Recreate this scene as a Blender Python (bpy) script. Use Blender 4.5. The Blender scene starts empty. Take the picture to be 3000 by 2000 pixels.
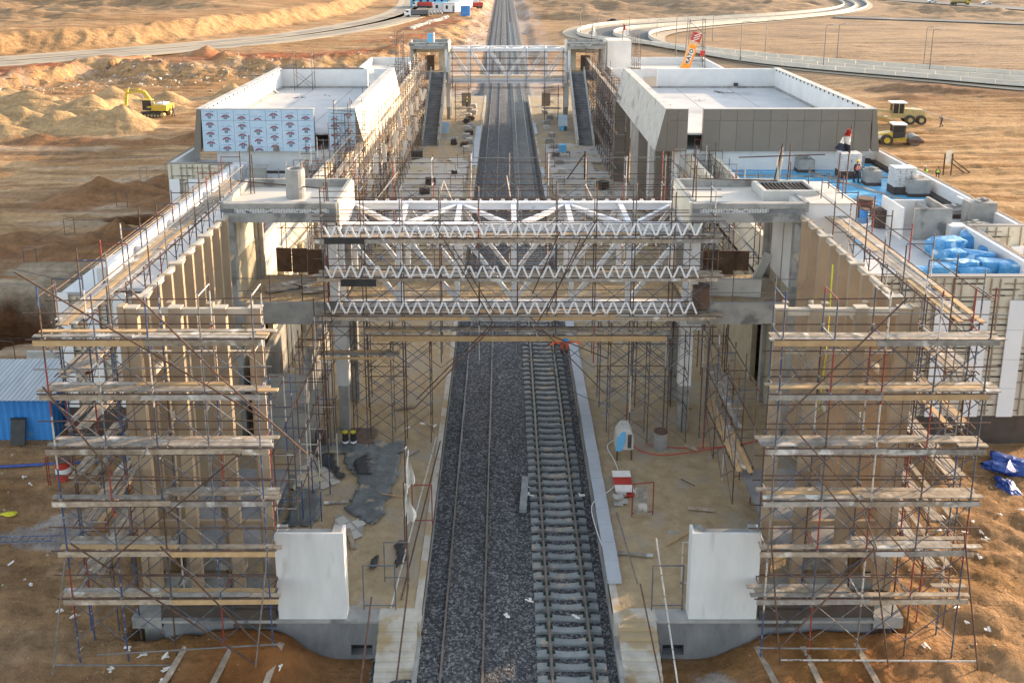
import bpy, math, random
import numpy as np
from mathutils import Vector, Matrix
random.seed(7)
SC = bpy.context.scene
COL = SC.collection
R = math.radians
# ---------------- camera ----------------
CAMH, PITCH, FPX = 25.08, R(12.05), 2580.0
cam = bpy.data.cameras.new('camera'); camo = bpy.data.objects.new('camera', cam); COL.objects.link(camo)
camo.location = (0, 0, CAMH); camo.rotation_euler = (R(90) - PITCH, 0, 0)
cam.sensor_width = 36; cam.lens = FPX / 3000 * 36
cam.shift_x = (1500 - 1477) / 3000; cam.shift_y = (414 - 1000) / 3000
cam.clip_end = 6000; cam.clip_start = 0.5
SC.camera = camo
# ---------------- sky and sun ----------------
SUN_EL, SUN_AZ = R(12.5), R(28)          # azimuth measured from +X towards +Y
w = bpy.data.worlds.new('World'); SC.world = w; w.use_nodes = True
nt = w.node_tree; bg = nt.nodes['Background']
sky = nt.nodes.new('ShaderNodeTexSky'); sky.sky_type = 'NISHITA'; sky.sun_disc = False
sky.sun_elevation = SUN_EL; sky.sun_rotation = R(90) - SUN_AZ
sky.air_density = 1.0; sky.dust_density = 1.5; sky.ozone_density = 1.0
hs = nt.nodes.new('ShaderNodeHueSaturation'); hs.inputs['Saturation'].default_value = .5; nt.links.new(sky.outputs[0], hs.inputs['Color']); nt.links.new(hs.outputs[0], bg.inputs[0]); bg.inputs[1].default_value = 0.15
sl = bpy.data.lights.new('sun', 'SUN'); so = bpy.data.objects.new('sun', sl); COL.objects.link(so)
sl.energy = 2.7; sl.angle = R(0.5); sl.color = (1.0, 0.69, 0.41)
d = Vector((math.cos(SUN_EL) * math.cos(SUN_AZ), math.cos(SUN_EL) * math.sin(SUN_AZ), math.sin(SUN_EL)))
so.rotation_euler = d.to_track_quat('Z', 'Y').to_euler(); so.location = (60, 40, 60)
SC.view_settings.view_transform = 'Standard'; SC.view_settings.look = 'None'
SC.view_settings.exposure = 1.84; SC.view_settings.gamma = 1

# ---------------- helpers ----------------
_c, _s = math.cos(PITCH), math.sin(PITCH)
def G(x, y, Z=0.0):                      # photo pixel (3000x2000) on a horizontal level -> world point
    a = (y - 414) / FPX; d_ = CAMH - Z
    Y = d_ * (_c - a * _s) / (a * _c + _s)
    return Vector(((x - 1477) / FPX * (Y * _c + d_ * _s), Y, Z))
def rnd(a, b): return random.uniform(a, b)

class MB:
    def __init__(s): s.v = []; s.f = []; s.mi = []; s.m = 0
    def add(s, vs, fs):
        n = len(s.v); s.v += [tuple(q) for q in vs]
        for f in fs: s.f.append(tuple(i + n for i in f)); s.mi.append(s.m)
        return s
    def box(s, x0, x1, y0, y1, z0, z1):
        return s.add([(x0,y0,z0),(x1,y0,z0),(x1,y1,z0),(x0,y1,z0),(x0,y0,z1),(x1,y0,z1),(x1,y1,z1),(x0,y1,z1)],
                     [(0,3,2,1),(4,5,6,7),(0,1,5,4),(1,2,6,5),(2,3,7,6),(3,0,4,7)])
    def cbox(s, c, dims, rz=0, rx=0, ry=0):
        M = Matrix.Translation(Vector(c)) @ Matrix.Rotation(rz, 4, 'Z') @ Matrix.Rotation(ry, 4, 'Y') @ Matrix.Rotation(rx, 4, 'X')
        a, b, e = [q / 2 for q in dims]
        vs = [M @ Vector(q) for q in [(-a,-b,-e),(a,-b,-e),(a,b,-e),(-a,b,-e),(-a,-b,e),(a,-b,e),(a,b,e),(-a,b,e)]]
        return s.add(vs, [(0,3,2,1),(4,5,6,7),(0,1,5,4),(1,2,6,5),(2,3,7,6),(3,0,4,7)])
    def tube(s, p, q, r=.024, n=6, r2=None):
        p = Vector(p); q = Vector(q); ax = (q - p)
        if ax.length < 1e-6: return s
        ax.normalize(); u = ax.orthogonal().normalized(); w_ = ax.cross(u); r2 = r if r2 is None else r2
        vs = []
        for (c_, rr) in ((p, r), (q, r2)):
            for i in range(n):
                t = 2 * math.pi * i / n; vs.append(c_ + (u * math.cos(t) + w_ * math.sin(t)) * rr)
        fs = [(i, (i + 1) % n, n + (i + 1) % n, n + i) for i in range(n)] + [tuple(range(n - 1, -1, -1)), tuple(range(n, 2 * n))]
        return s.add(vs, fs)
    def bar(s, p, q, w_=.1, h=.1, up=(0, 0, 1)):
        p = Vector(p); q = Vector(q); ax = (q - p).normalized(); up = Vector(up)
        sd = ax.cross(up)
        if sd.length < 1e-3: sd = ax.cross(Vector((0, 1, 0)))
        sd.normalize(); u = sd.cross(ax).normalized()
        vs = []
        for c_ in (p, q):
            for (a, b) in ((-1,-1),(1,-1),(1,1),(-1,1)): vs.append(c_ + sd * a * w_ / 2 + u * b * h / 2)
        return s.add(vs, [(0,1,2,3),(7,6,5,4),(0,4,5,1),(1,5,6,2),(2,6,7,3),(3,7,4,0)])
    def path(s, pts, r=.02, n=5):
        for a, b in zip(pts[:-1], pts[1:]): s.tube(a, b, r, n)
        return s
    def prism(s, poly, axis, a, b):       # poly: 2D points; axis 'x': (y,z), 'y': (x,z), 'z': (x,y)
        def mk(p, t):
            return {'x': (t, p[0], p[1]), 'y': (p[0], t, p[1]), 'z': (p[0], p[1], t)}[axis]
        n = len(poly); vs = [mk(p, a) for p in poly] + [mk(p, b) for p in poly]
        return s.add(vs, [tuple(range(n)), tuple(range(2 * n - 1, n - 1, -1))] + [(i, n + i, n + (i + 1) % n, (i + 1) % n) for i in range(n)])
    def lathe(s, prof, c=(0, 0, 0), n=16):   # prof: (r,z)
        vs = []; m_ = len(prof)
        for (r_, z_) in prof:
            for i in range(n):
                t = 2 * math.pi * i / n; vs.append((c[0] + r_ * math.cos(t), c[1] + r_ * math.sin(t), c[2] + z_))
        fs = [(k * n + i, k * n + (i + 1) % n, (k + 1) * n + (i + 1) % n, (k + 1) * n + i) for k in range(m_ - 1) for i in range(n)]
        fs += [tuple(range(n - 1, -1, -1)), tuple(range((m_ - 1) * n, m_ * n))]
        return s.add(vs, fs)
    def wheel(s, c, r, w_, axis='y', n=18):
        a = Vector(c); h = Vector((0, w_ / 2, 0)) if axis == 'y' else Vector((w_ / 2, 0, 0))
        return s.tube(a - h, a + h, r, n)
    def blob(s, c, rad, seed=0, amp=.25, nu=12, nv=7, flat=None):
        rg = random.Random(seed); ph = [rg.uniform(0, 6.28) for _ in range(6)]; vs = []
        for j in range(nv + 1):
            th = math.pi * j / nv
            for i in range(nu):
                t = 2 * math.pi * i / nu
                k = 1 + amp * (math.sin(3 * t + ph[0] + 2 * th) * .5 + math.sin(5 * t + ph[1]) * .3 * math.sin(th) + math.sin(4 * th + ph[2]) * .35) + rg.uniform(-.4, .4) * amp
                z_ = math.cos(th) * rad[2] * k
                if flat is not None: z_ = max(z_, flat)
                vs.append((c[0] + math.sin(th) * math.cos(t) * rad[0] * k, c[1] + math.sin(th) * math.sin(t) * rad[1] * k, c[2] + z_))
        fs = [(j * nu + i, (j + 1) * nu + i, (j + 1) * nu + (i + 1) % nu, j * nu + (i + 1) % nu) for j in range(nv) for i in range(nu)]
        return s.add(vs, fs)
    def wallx(s, y0, y1, z0, z1, x0, x1, holes=()):  # wall in the X/Z plane with rectangular holes (hx0,hx1,hz0,hz1)
        xs = sorted({x0, x1, *[h for q in holes for h in q[:2]]}); zs = sorted({z0, z1, *[h for q in holes for h in q[2:]]})
        for a, b in zip(xs[:-1], xs[1:]):
            for c_, d_ in zip(zs[:-1], zs[1:]):
                mx, mz = (a + b) / 2, (c_ + d_) / 2
                if any(q[0] < mx < q[1] and q[2] < mz < q[3] for q in holes): continue
                s.box(a, b, y0, y1, c_, d_)
        return s
    def mesh(s, name, mats, off=(0, 0, 0), smooth=False):
        me = bpy.data.meshes.new(name); o = Vector(off)
        me.from_pydata([(v[0] - o.x, v[1] - o.y, v[2] - o.z) for v in s.v], [], s.f)
        for m in (mats if isinstance(mats, (list, tuple)) else [mats]): me.materials.append(m)
        if any(s.mi): me.polygons.foreach_set('material_index', s.mi)
        if smooth: me.polygons.foreach_set('use_smooth', [True] * len(me.polygons))
        me.update(); return me

def tag(o, label=None, cat=None, group=None, kind=None):
    if label: o['label'] = label
    if cat: o['category'] = cat
    if group: o['group'] = group
    if kind: o['kind'] = kind
    return o
def T(name, loc, label, cat, group=None, rz=0):
    o = bpy.data.objects.new(name, None); COL.objects.link(o); o.location = loc; o.rotation_euler = (0, 0, rz); o.empty_display_size = .3
    return tag(o, label, cat, group)
def part(name, mb, mat, par=None, local=False, smooth=False, kind=None, label=None):
    """one mesh object; vertices are world coordinates unless local"""
    off = (0, 0, 0)
    if par is not None and not local:
        off = par.location if par.parent is None else (0, 0, 0)
        if par.parent is not None: off = par.parent.location
    me = mb.mesh(name, mat, off, smooth)
    o = bpy.data.objects.new(name, me); COL.objects.link(o)
    if par is not None: o.parent = par
    if kind: o['kind'] = kind
    if label: o['label'] = label
    return o
def one(name, mb, mat, label, cat, group=None, smooth=False):       # a thing that is a single mesh, origin at its base centre
    vs = np.array(mb.v); c_ = (float(vs[:, 0].mean()), float(vs[:, 1].mean()), float(vs[:, 2].min()))
    me = mb.mesh(name, mat, c_, smooth); o = bpy.data.objects.new(name, me); COL.objects.link(o); o.location = c_
    return tag(o, label, cat, group)
def struct(name, mb, mat, smooth=False, kind='structure'):
    o = bpy.data.objects.new(name, mb.mesh(name, mat, (0, 0, 0), smooth)); COL.objects.link(o); o['kind'] = kind; return o
def copy_tree(o, parent=None, loc=None, rz=None):
    c_ = o.copy(); COL.objects.link(c_); c_.parent = parent
    if loc is not None: c_.location = loc
    if rz is not None: c_.rotation_euler = (0, 0, rz)
    for ch in o.children: copy_tree(ch, c_)
    return c_

ORD = ['first','second','third','fourth','fifth','sixth','seventh','eighth','ninth','tenth','eleventh','twelfth','thirteenth','fourteenth','fifteenth','sixteenth','seventeenth','eighteenth','nineteenth','twentieth','twenty-first','twenty-second','twenty-third','twenty-fourth','twenty-fifth','twenty-sixth','twenty-seventh','twenty-eighth','twenty-ninth','thirtieth']
# ---------------- materials ----------------
def mat(name, c1, c2=None, scale=3.0, rough=.85, metal=0.0, bump=0.0, bscale=20.0, detail=6.0, stretch=(1, 1, 1), objrnd=0.0, spots=None, spotscale=2.0, spotlo=.58, spothi=.66, coat=0.0):
    m = bpy.data.materials.new(name); m.use_nodes = True; n = m.node_tree.nodes; L = m.node_tree.links
    b = n['Principled BSDF']; b.inputs['Roughness'].default_value = rough; b.inputs['Metallic'].default_value = metal
    if coat: b.inputs['Coat Weight'].default_value = coat
    geo = n.new('ShaderNodeNewGeometry'); mp = n.new('ShaderNodeMapping'); mp.inputs['Scale'].default_value = stretch
    L.new(geo.outputs['Position'], mp.inputs[0])
    col = None
    if c2 is None:
        rgb = n.new('ShaderNodeRGB'); rgb.outputs[0].default_value = (*c1, 1); col = rgb.outputs[0]
    else:
        nz = n.new('ShaderNodeTexNoise'); nz.inputs['Scale'].default_value = scale; nz.inputs['Detail'].default_value = detail; nz.inputs['Roughness'].default_value = .62
        L.new(mp.outputs[0], nz.inputs['Vector'])
        cr = n.new('ShaderNodeValToRGB'); cr.color_ramp.elements[0].position = .33; cr.color_ramp.elements[1].position = .67
        cr.color_ramp.elements[0].color = (*c1, 1); cr.color_ramp.elements[1].color = (*c2, 1)
        L.new(nz.outputs['Fac'], cr.inputs[0]); col = cr.outputs[0]
    if spots:
        n2 = n.new('ShaderNodeTexNoise'); n2.inputs['Scale'].default_value = spotscale; n2.inputs['Detail'].default_value = 5
        L.new(mp.outputs[0], n2.inputs['Vector'])
        r2 = n.new('ShaderNodeMapRange'); r2.inputs['From Min'].default_value = spotlo; r2.inputs['From Max'].default_value = spothi
        L.new(n2.outputs['Fac'], r2.inputs['Value'])
        mx = n.new('ShaderNodeMix'); mx.data_type = 'RGBA'; mx.inputs[7].default_value = (*spots, 1)
        L.new(r2.outputs[0], mx.inputs[0]); L.new(col, mx.inputs[6]); col = mx.outputs[2]
    if objrnd:
        oi = n.new('ShaderNodeObjectInfo'); mr = n.new('ShaderNodeMapRange'); mr.inputs['To Min'].default_value = 1 - objrnd; mr.inputs['To Max'].default_value = 1 + objrnd
        L.new(oi.outputs['Random'], mr.inputs['Value'])
        hv = n.new('ShaderNodeHueSaturation'); L.new(mr.outputs[0], hv.inputs['Value']); L.new(col, hv.inputs['Color']); col = hv.outputs[0]
    L.new(col, b.inputs['Base Color'])
    if bump:
        n3 = n.new('ShaderNodeTexNoise'); n3.inputs['Scale'].default_value = bscale; n3.inputs['Detail'].default_value = 5
        L.new(mp.outputs[0], n3.inputs['Vector'])
        bp = n.new('ShaderNodeBump'); bp.inputs['Strength'].default_value = 1; bp.inputs['Distance'].default_value = bump
        L.new(n3.outputs['Fac'], bp.inputs['Height']); L.new(bp.outputs[0], b.inputs['Normal'])
    return m
M = {}
M['conc'] = mat('concrete', (.23,.23,.22), (.36,.355,.33), 1.1, bump=.01, bscale=12, spots=(.15,.15,.145), spotscale=.8)
M['concd'] = mat('dark_concrete', (.13,.135,.14), (.24,.24,.24), 1.0, bump=.01, bscale=10, stretch=(1,1,.35))
M['concl'] = mat('pale_concrete', (.42,.41,.38), (.54,.53,.49), 1.2, bump=.006, bscale=14, spots=(.33,.32,.3), spotscale=.7)
M['white'] = mat('white_plaster', (.60,.61,.61), (.70,.70,.69), .7, bump=.002, spots=(.6,.59,.56), spotscale=.45, spotlo=.6, spothi=.75)
M['panel'] = mat('white_panel', (.74,.75,.76), (.79,.79,.79), .5, rough=.5, objrnd=.03)
M['cream'] = mat('cream_wall', (.62,.56,.44), (.72,.66,.54), .6, bump=.003, spots=(.5,.44,.33), spotscale=.6)
M['creamd'] = mat('scratched_render', (.33,.29,.2), (.42,.37,.27), 2, bump=.01, bscale=10)
M['fin'] = mat('brown_fin', (.30,.225,.15), (.365,.28,.19), .6, rough=.7, objrnd=.1, spots=(.24,.185,.13), spotscale=.5)
M['fincap'] = mat('fin_cap', (.42,.36,.28), (.50,.44,.35), 2, rough=.7)
M['clad'] = mat('brown_cladding', (.17,.145,.115), (.2,.17,.14), .5, rough=.45, objrnd=.05)
M['plinth'] = mat('dark_plinth', (.055,.043,.035), (.085,.068,.055), 1.5, rough=.6)
M['roofg'] = mat('roof_screed', (.44,.45,.46), (.54,.54,.53), .35, bump=.004, spots=(.36,.37,.38), spotscale=.25, spotlo=.55, spothi=.7)
M['roofc'] = mat('roof_pale', (.56,.52,.46), (.64,.6,.53), .4, bump=.003)
M['bitum'] = mat('bitumen', (.04,.032,.028), (.09,.07,.06), 4, bump=.01)
M['blue'] = mat('blue_insulation', (.06,.34,.60), (.15,.47,.70), .5, rough=.55, stretch=(.5,2.2,1), spots=(.36,.58,.72), spotscale=.6)
M['steelw'] = mat('white_steel', (.70,.715,.74), (.78,.785,.80), .9, rough=.45, spots=(.52,.52,.52), spotscale=1.6, spotlo=.62, spothi=.74)
M['alu'] = mat('white_aluminium', (.74,.74,.73), (.82,.81,.8), 3, rough=.4, spots=(.5,.45,.4), spotscale=8, spotlo=.62, spothi=.7)
M['rust'] = mat('rusty_tube', (.055,.034,.026), (.13,.07,.045), 5, rough=.8, objrnd=.25)
M['steelb'] = mat('blue_grey_tube', (.04,.052,.085), (.095,.11,.14), 4, rough=.6, objrnd=.25, spots=(.18,.12,.09), spotscale=3)
M['blutube'] = mat('blue_tube', (.02,.05,.15), (.045,.08,.17), 4, rough=.55, spots=(.3,.3,.3), spotscale=5)
M['redt'] = mat('red_tube', (.2,.03,.025), (.28,.05,.04), 4, rough=.6, objrnd=.15)
M['whit'] = mat('painted_white_tube', (.38,.36,.33), (.55,.53,.5), 5, rough=.6, spots=(.14,.08,.05), spotscale=5)
M['galv'] = mat('grey_tube', (.13,.12,.11), (.24,.22,.2), 5, rough=.5, metal=.2, objrnd=.2)
M['wood'] = mat('weathered_plank', (.22,.17,.12), (.42,.35,.265), 3.5, bump=.004, stretch=(1,1,1), objrnd=.22, spots=(.6,.57,.5), spotscale=1.7, spotlo=.6, spothi=.7)
M['woodg'] = mat('grey_plank', (.19,.17,.145), (.37,.34,.30), 3.2, bump=.004, objrnd=.22, spots=(.58,.57,.54), spotscale=1.3)
M['woodn'] = mat('new_timber', (.42,.27,.13), (.52,.36,.19), 3, bump=.003, objrnd=.15)
M['woodd'] = mat('dark_formwork', (.075,.05,.035), (.15,.10,.07), 2, bump=.004, objrnd=.2)
M['rail'] = mat('rail_steel', (.13,.105,.09), (.21,.175,.15), 2, rough=.5, metal=.35)
M['sleeper'] = mat('sleeper_concrete', (.19,.205,.205), (.28,.295,.29), 2.2, bump=.004, objrnd=.07, spots=(.38,.32,.25), spotscale=1.5)
M['green'] = mat('green_clip', (.015,.05,.035))
M['black'] = mat('black_plastic', (.02,.02,.022), (.04,.04,.042), 3, rough=.5)
M['mem'] = mat('black_membrane', (.075,.085,.088), (.16,.175,.175), 1.4, rough=.5, bump=.03, bscale=5, spots=(.3,.26,.19), spotscale=1.1)
M['dirtroad'] = mat('dusty_road', (.20,.175,.14), (.28,.245,.19), .1, spots=(.34,.29,.21), spotscale=.08, spotlo=.5, spothi=.6)
M['asph'] = mat('asphalt', (.06,.065,.07), (.095,.1,.1), .05, rough=.85, stretch=(1,1,1), spots=(.2,.18,.15), spotscale=.05)
M['asphs'] = mat('sandy_asphalt', (.33,.28,.21), (.43,.36,.26), .1, rough=.9)
M['barr'] = mat('concrete_barrier', (.52,.49,.43), (.62,.58,.5), .3)
M['yel'] = mat('yellow_paint', (.55,.38,.03), (.62,.44,.05), 3, rough=.45, spots=(.35,.25,.1), spotscale=3)
M['tanp'] = mat('tan_yellow_paint', (.42,.33,.13), (.50,.40,.18), 3, rough=.5, spots=(.32,.25,.15), spotscale=2)
M['orng'] = mat('orange_boom', (.75,.28,.015), (.8,.33,.03), 3, rough=.4)
M['tyre'] = mat('tyre', (.03,.027,.024), (.10,.085,.065), 3, rough=.9)
M['glass'] = mat('dark_glass', (.03,.035,.04), rough=.1)
M['tarpb'] = mat('blue_film', (.03,.21,.48), (.12,.38,.66), 2.2, rough=.5, bump=.12, bscale=3.2, spots=(.42,.62,.76), spotscale=2.2, spotlo=.58, spothi=.64)  # pale spots put highlights on the crumpled film into its colour
M['tarpd'] = mat('dark_blue_tarp', (.012,.04,.20), (.03,.09,.34), 3, rough=.45, bump=.03, bscale=5)
M['shedb'] = mat('blue_sheet', (.03,.19,.52), (.05,.25,.60), .8, rough=.45, spots=(.15,.25,.4), spotscale=1)
M['tin'] = mat('tin_roof', (.30,.33,.35), (.44,.46,.47), .8, rough=.4, metal=.3, stretch=(3,.5,1))
M['block'] = mat('block_grey', (.36,.35,.33), (.46,.45,.42), 4, bump=.006)
M['bags'] = mat('white_block', (.55,.55,.54), (.68,.68,.67), 5)
M['redp'] = mat('red_paint', (.38,.03,.02), (.45,.05,.035), 3, rough=.5)
M['whp'] = mat('white_paint', (.72,.72,.72), rough=.5)
M['cloth'] = mat('white_cloth', (.65,.62,.56), (.78,.76,.72), 4)
M['clothp'] = mat('pale_orange_cloth', (.72,.52,.36), (.8,.72,.62), 3)
M['skin'] = mat('skin', (.30,.16,.09))
M['hivis'] = mat('orange_vest', (.85,.13,.03)); M['hivg'] = mat('green_vest', (.42,.75,.04))
M['navy'] = mat('dark_cloth', (.025,.03,.05)); M['grey'] = mat('grey_cloth', (.12,.12,.13)); M['helm'] = mat('yellow_helmet', (.8,.5,.02), rough=.35)
M['white2'] = mat('weathered_white_wall', (.56,.57,.56), (.66,.66,.64), .9, bump=.004, bscale=9, stretch=(1.6,1.6,.45), spots=(.45,.43,.38), spotscale=1.1, spotlo=.57, spothi=.74)
M['soilr'] = mat('soil_clod', (.22,.13,.06), (.34,.22,.11), 5)
M['carw'] = mat('car_white', (.7,.7,.7), rough=.3, coat=.5)
M['lblue'] = mat('light_blue', (.10,.36,.62), (.15,.42,.66), 3, rough=.5)
M['lite'] = mat('film_blue', (.40,.54,.68), (.50,.62,.72), 1.5, rough=.4)
M['logor'] = mat('film_red', (.26,.03,.06)); M['logod'] = mat('film_dark', (.05,.06,.09)); M['logob'] = mat('film_text', (.12,.22,.32))
M['gravel'] = mat('grey_gravel', (.28,.27,.26), (.42,.41,.4), 9, bump=.03, bscale=16)
M['net'] = mat('yellow_rope', (.55,.5,.03))
M['copper'] = mat('bright_red', (.5,.03,.03))
# ---------------- terrain ----------------
rs = np.random.RandomState(3); LAT = rs.rand(256, 256)
def vnoise(x, y):
    xi = np.floor(x).astype(int); yi = np.floor(y).astype(int); fx = x - xi; fy = y - yi
    fx = fx * fx * (3 - 2 * fx); fy = fy * fy * (3 - 2 * fy)
    g = lambda a, b: LAT[a & 255, b & 255]
    return (g(xi, yi) * (1 - fx) + g(xi + 1, yi) * fx) * (1 - fy) + (g(xi, yi + 1) * (1 - fx) + g(xi + 1, yi + 1) * fx) * fy
def fbm(x, y, o=5, ridged=False):
    t = 0; a = .5; k = 1.0
    for i in range(o):
        n = vnoise(x * k + 17.3 * i, y * k + 5.1 * i)
        if ridged: n = 1 - abs(2 * n - 1)
        t = t + a * n; a *= .5; k *= 2.03
    return t / (1 - .5 ** o)
def pdist(X, Y, pts):
    """distance to polyline and signed side (positive = left of travel direction)"""
    best = np.full(X.shape, 1e9); side = np.zeros(X.shape)
    for (ax, ay), (bx, by) in zip(pts[:-1], pts[1:]):
        dx, dy = bx - ax, by - ay; L2 = dx * dx + dy * dy
        t = np.clip(((X - ax) * dx + (Y - ay) * dy) / L2, 0, 1)
        ex, ey = X - ax - t * dx, Y - ay - t * dy; dd = np.sqrt(ex * ex + ey * ey)
        m = dd < best; best = np.where(m, dd, best); side = np.where(m, np.sign(dx * ey - dy * ex), side)
    return best, side
def GP(pts, Z=0, ref=2352.0):            # list of points read off the 2352-wide view
    k = 3000 / ref; return [tuple(G(x * k, y * k, Z)[:2]) for x, y in pts]
sst = lambda e0, e1, v: (lambda t: t * t * (3 - 2 * t))(np.clip((v - e0) / (e1 - e0), 0, 1))
EDGE1 = GP([(-500,268),(-100,228),(0,212),(110,200),(240,172),(330,185),(430,178),(560,165),(700,172),(860,150),(960,128),(1035,100),(1075,62),(1110,25),(1122,-8),(1130,-40)])
ROAD = [GP([(-700,172),(-60,142),(160,124),(400,106),(640,84),(800,60),(900,38),(935,18),(945,0),(935,-22),(915,-45)], 2.2), GP([(-700,184),(-60,153),(160,135),(400,116),(640,95),(810,70),(905,50),(960,32),(985,14),(985,-4),(970,-45)], 2.2)]
EDGE2 = GP([(-700,168),(-100,134),(0,127),(300,108),(520,82),(640,66),(760,45),(850,22),(880,-2),(880,-45)], 2.5)
# near ground mounds and pits: (x, y in the 2352 view, radius x, radius y, height, z level)
MOUNDS = [(268,298,5.5,4.2,3.6),(292,287,4,4,2.6),(230,300,5.5,4,3.1),(175,302,5,4,2.2),(120,300,6,4,2.8),(40,292,8,4,2.9),(-60,300,8,5,3.2),(60,272,9,5,2.8),
 (0,312,5,3,1.8),(330,258,7,5,3.2),(270,262,8,5,3.0),(200,268,9,6,3.2),(135,262,6,4,2.2),(250,242,6,4,3.0),(380,237,4,3,2.2),(60,240,7,3,2.6),(-40,240,8,4,3),(10,235,8,3,2.4),(530,220,3.6,3,2.3),(470,157,5,4,2.5),(520,165,4.5,3,1.6),
 (80,325,4,2.5,1.0),(180,328,5,2.5,.7),(330,330,4,2,.8),(440,325,4,2.5,1.4),
 (215,455,4.5,3.2,2.0),(300,450,5,3,1.5),(370,440,5,3,1.6),(150,470,3.4,2.5,1.0),(360,470,3,2,1.0),
 (265,560,3.4,2.6,2.1),(330,560,3.2,2.4,1.7),(195,570,3,2.2,1.4),(120,585,4,2.5,1.0),(20,570,4,3,1.3),(-60,580,5,3,1.5),(230,590,4,2,1.2),
 (60,720,6,4.5,-2.8),(-40,745,7,5,-3.0),(110,700,3.5,2.4,-1.8),(170,650,3.2,1.6,-1.0),(260,625,3.5,1.5,-1.4),(330,505,3.5,1.6,-1.3),(390,500,3,1.5,-1.2),
 (2180,210,9,4,2.6),(2250,216,9,3.5,2.4),(2330,218,9,3.5,2.2),(2140,205,5,4,1.8),(2420,222,9,3.5,2.2),(2080,205,6,3,1.5),(2100,226,5,3,.8)]
YEL = MOUNDS[:20]
EXC = G(452, 336)
OUT_ = [tuple(G(x, y, 1.)[:2]) for x, y in ((3500,262),(3000,237),(2750,216),(2500,198),(2300,180),(2130,164),(2000,145),(1880,128),(1800,112),(1780,102),(1785,94),(1830,83),(1930,76),(2050,68),(2200,59),(2350,48),(2450,38),(2500,26),(2505,12),(2470,-3))]
OUT2_ = [tuple(G(x, y, .9)[:2]) for x, y in ((2330,-32),(2560,-4),(2750,8),(3000,26),(3500,60))]
OUT3_ = [tuple(G(x, y, .8)[:2]) for x, y in ((2445,50),(2600,55),(2750,60),(3000,70),(3500,88))]
def terrain(X, Y):
    z = np.full(X.shape, -.12)
    rough = sst(60, 200, Y)
    z += (fbm(X * .035, Y * .05, 5) - .5) * (.5 + 1.2 * rough) + (fbm(X * .5, Y * .5, 4) - .5) * .16
    mid = sst(46, 60, Y) * sst(330, 200, Y)
    z += mid * ((fbm(X * .10, Y * 1.1 + 3, 4) - .5) * .8 + (fbm(X * .9, Y * .9 + 7, 3) - .5) * .22)
    # near bottom soil, piled against the walls
    near = sst(44, 34, Y)
    z += near * (fbm(X * .6 + 9, Y * .7, 4) - .42) * .5
    z += near * (fbm(X * 2.3, Y * 2.3, 3) - .5) * .14
    rt = near * sst(14, 18, X); z += rt * .16 * (np.abs(np.sin((X * .55 + Y * .8) * 1.9 + 1.5 * fbm(X * .3, Y * .3, 3))) ** .6 - .5)
    wall = np.exp(-((Y - 27.9) / 1.2) ** 2)
    z += wall * (.55 * np.exp(-((X + 10.2) / 3.2) ** 2) + .5 * np.exp(-((X - 12) / 3.6) ** 2))
    z += .5 * np.exp(-((X + 7.8) / 1.3) ** 2 - ((Y - 27.2) / .8) ** 2) - .5 * np.exp(-((X + 5.4) / 1.3) ** 2 - ((Y - 27.6) / 1.2) ** 2) - .5 * np.exp(-((X - 7.0) / 1.5) ** 2 - ((Y - 27.6) / 1.2) ** 2)
    for (px, py, rx, ry, h) in MOUNDS:
        g = G(px * 3000 / 2352, py * 3000 / 2352, 0)
        ex = X + 1.2 * (fbm(X * .3, Y * .3 + 3, 3) - .5) - g.x; ey = Y + 1.2 * (fbm(X * .3 + 8, Y * .3, 3) - .5) - g.y - ry * .4
        q = np.sqrt((ex / rx) ** 2 + (ey / ry) ** 2)
        if h > 0: z = np.maximum(z, -.2 + h * 1.08 * (1 - q) + .25 * h * (fbm(X * .5, Y * .5, 4, True) - .6) * (q < 1.3)) 
        else: z = z + h * sst(1.15, .55, q + .35 * (fbm(X * .6, Y * .6, 3) - .5))
    dd, sd = pdist(X, Y, EDGE1); s1 = dd * sd
    s1 = s1 + (fbm(X * .1, Y * .1, 4) - .5) * 12
    up = sst(-3.5, 3.5, s1)
    gul = fbm(X * .22, Y * .22, 5, True) - .55
    z += up * (2.6 + .4 * np.sin(X * .05)) + np.exp(-(s1 / 7) ** 2) * gul * 2.6 + np.exp(-((s1 - 5) / 9) ** 2) * (fbm(X * .15, Y * .15, 4) - .3) * 1.2
    d2, sd2 = pdist(X, Y, EDGE2); s2 = d2 * sd2 + (fbm(X * .08, Y * .08, 3) - .5) * 4
    z += sst(2, 10, s2) * 4.2 + np.exp(-((s2 - 6) / 5) ** 2) * gul * 2.4
    far = sst(14, 60, s2) + sst(300, 380, Y) * sst(0, 25, X)
    far = np.clip(far, 0, 1)
    z += far * ((fbm(X * .018, Y * .03, 6, True) - .55) * 9 + (fbm(X * .06, Y * .08, 5) - .5) * 4)
    # flatten the built strip, the road strips and the railway
    for rd in ROAD:
        dr, _ = pdist(X, Y, rd); k = sst(7.5, 4.2, dr); z = z * (1 - k) + 2.2 * k
    kx = sst(8, 4.6, np.hypot(X - EXC.x + 1, Y - EXC.y)); z = z * (1 - kx) - .1 * kx
    for pl_, r0, r1, zz in ((OUT_, 22, 13, .55), (OUT2_, 22, 12, .7), (OUT3_, 14, 7, .5)):
        dr, _ = pdist(X, Y, pl_); k = sst(r0, r1, dr); z = z * (1 - k) + zz * k
    rw = sst(9.5, 6.5, abs(X - .5)); z = z * (1 - rw) + (-.9) * rw * 1.0
    berm = np.exp(-((X + 6.3) / 1.6) ** 2) * sst(148, 156, Y); z += berm * .5
    st = sst(23.5, 21.5, np.abs(X + 0.5 + 0 * Y)) * sst(42.5, 43.5, Y) * sst(170, 160, Y); z = z * (1 - st) + (-1.2) * st
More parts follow.
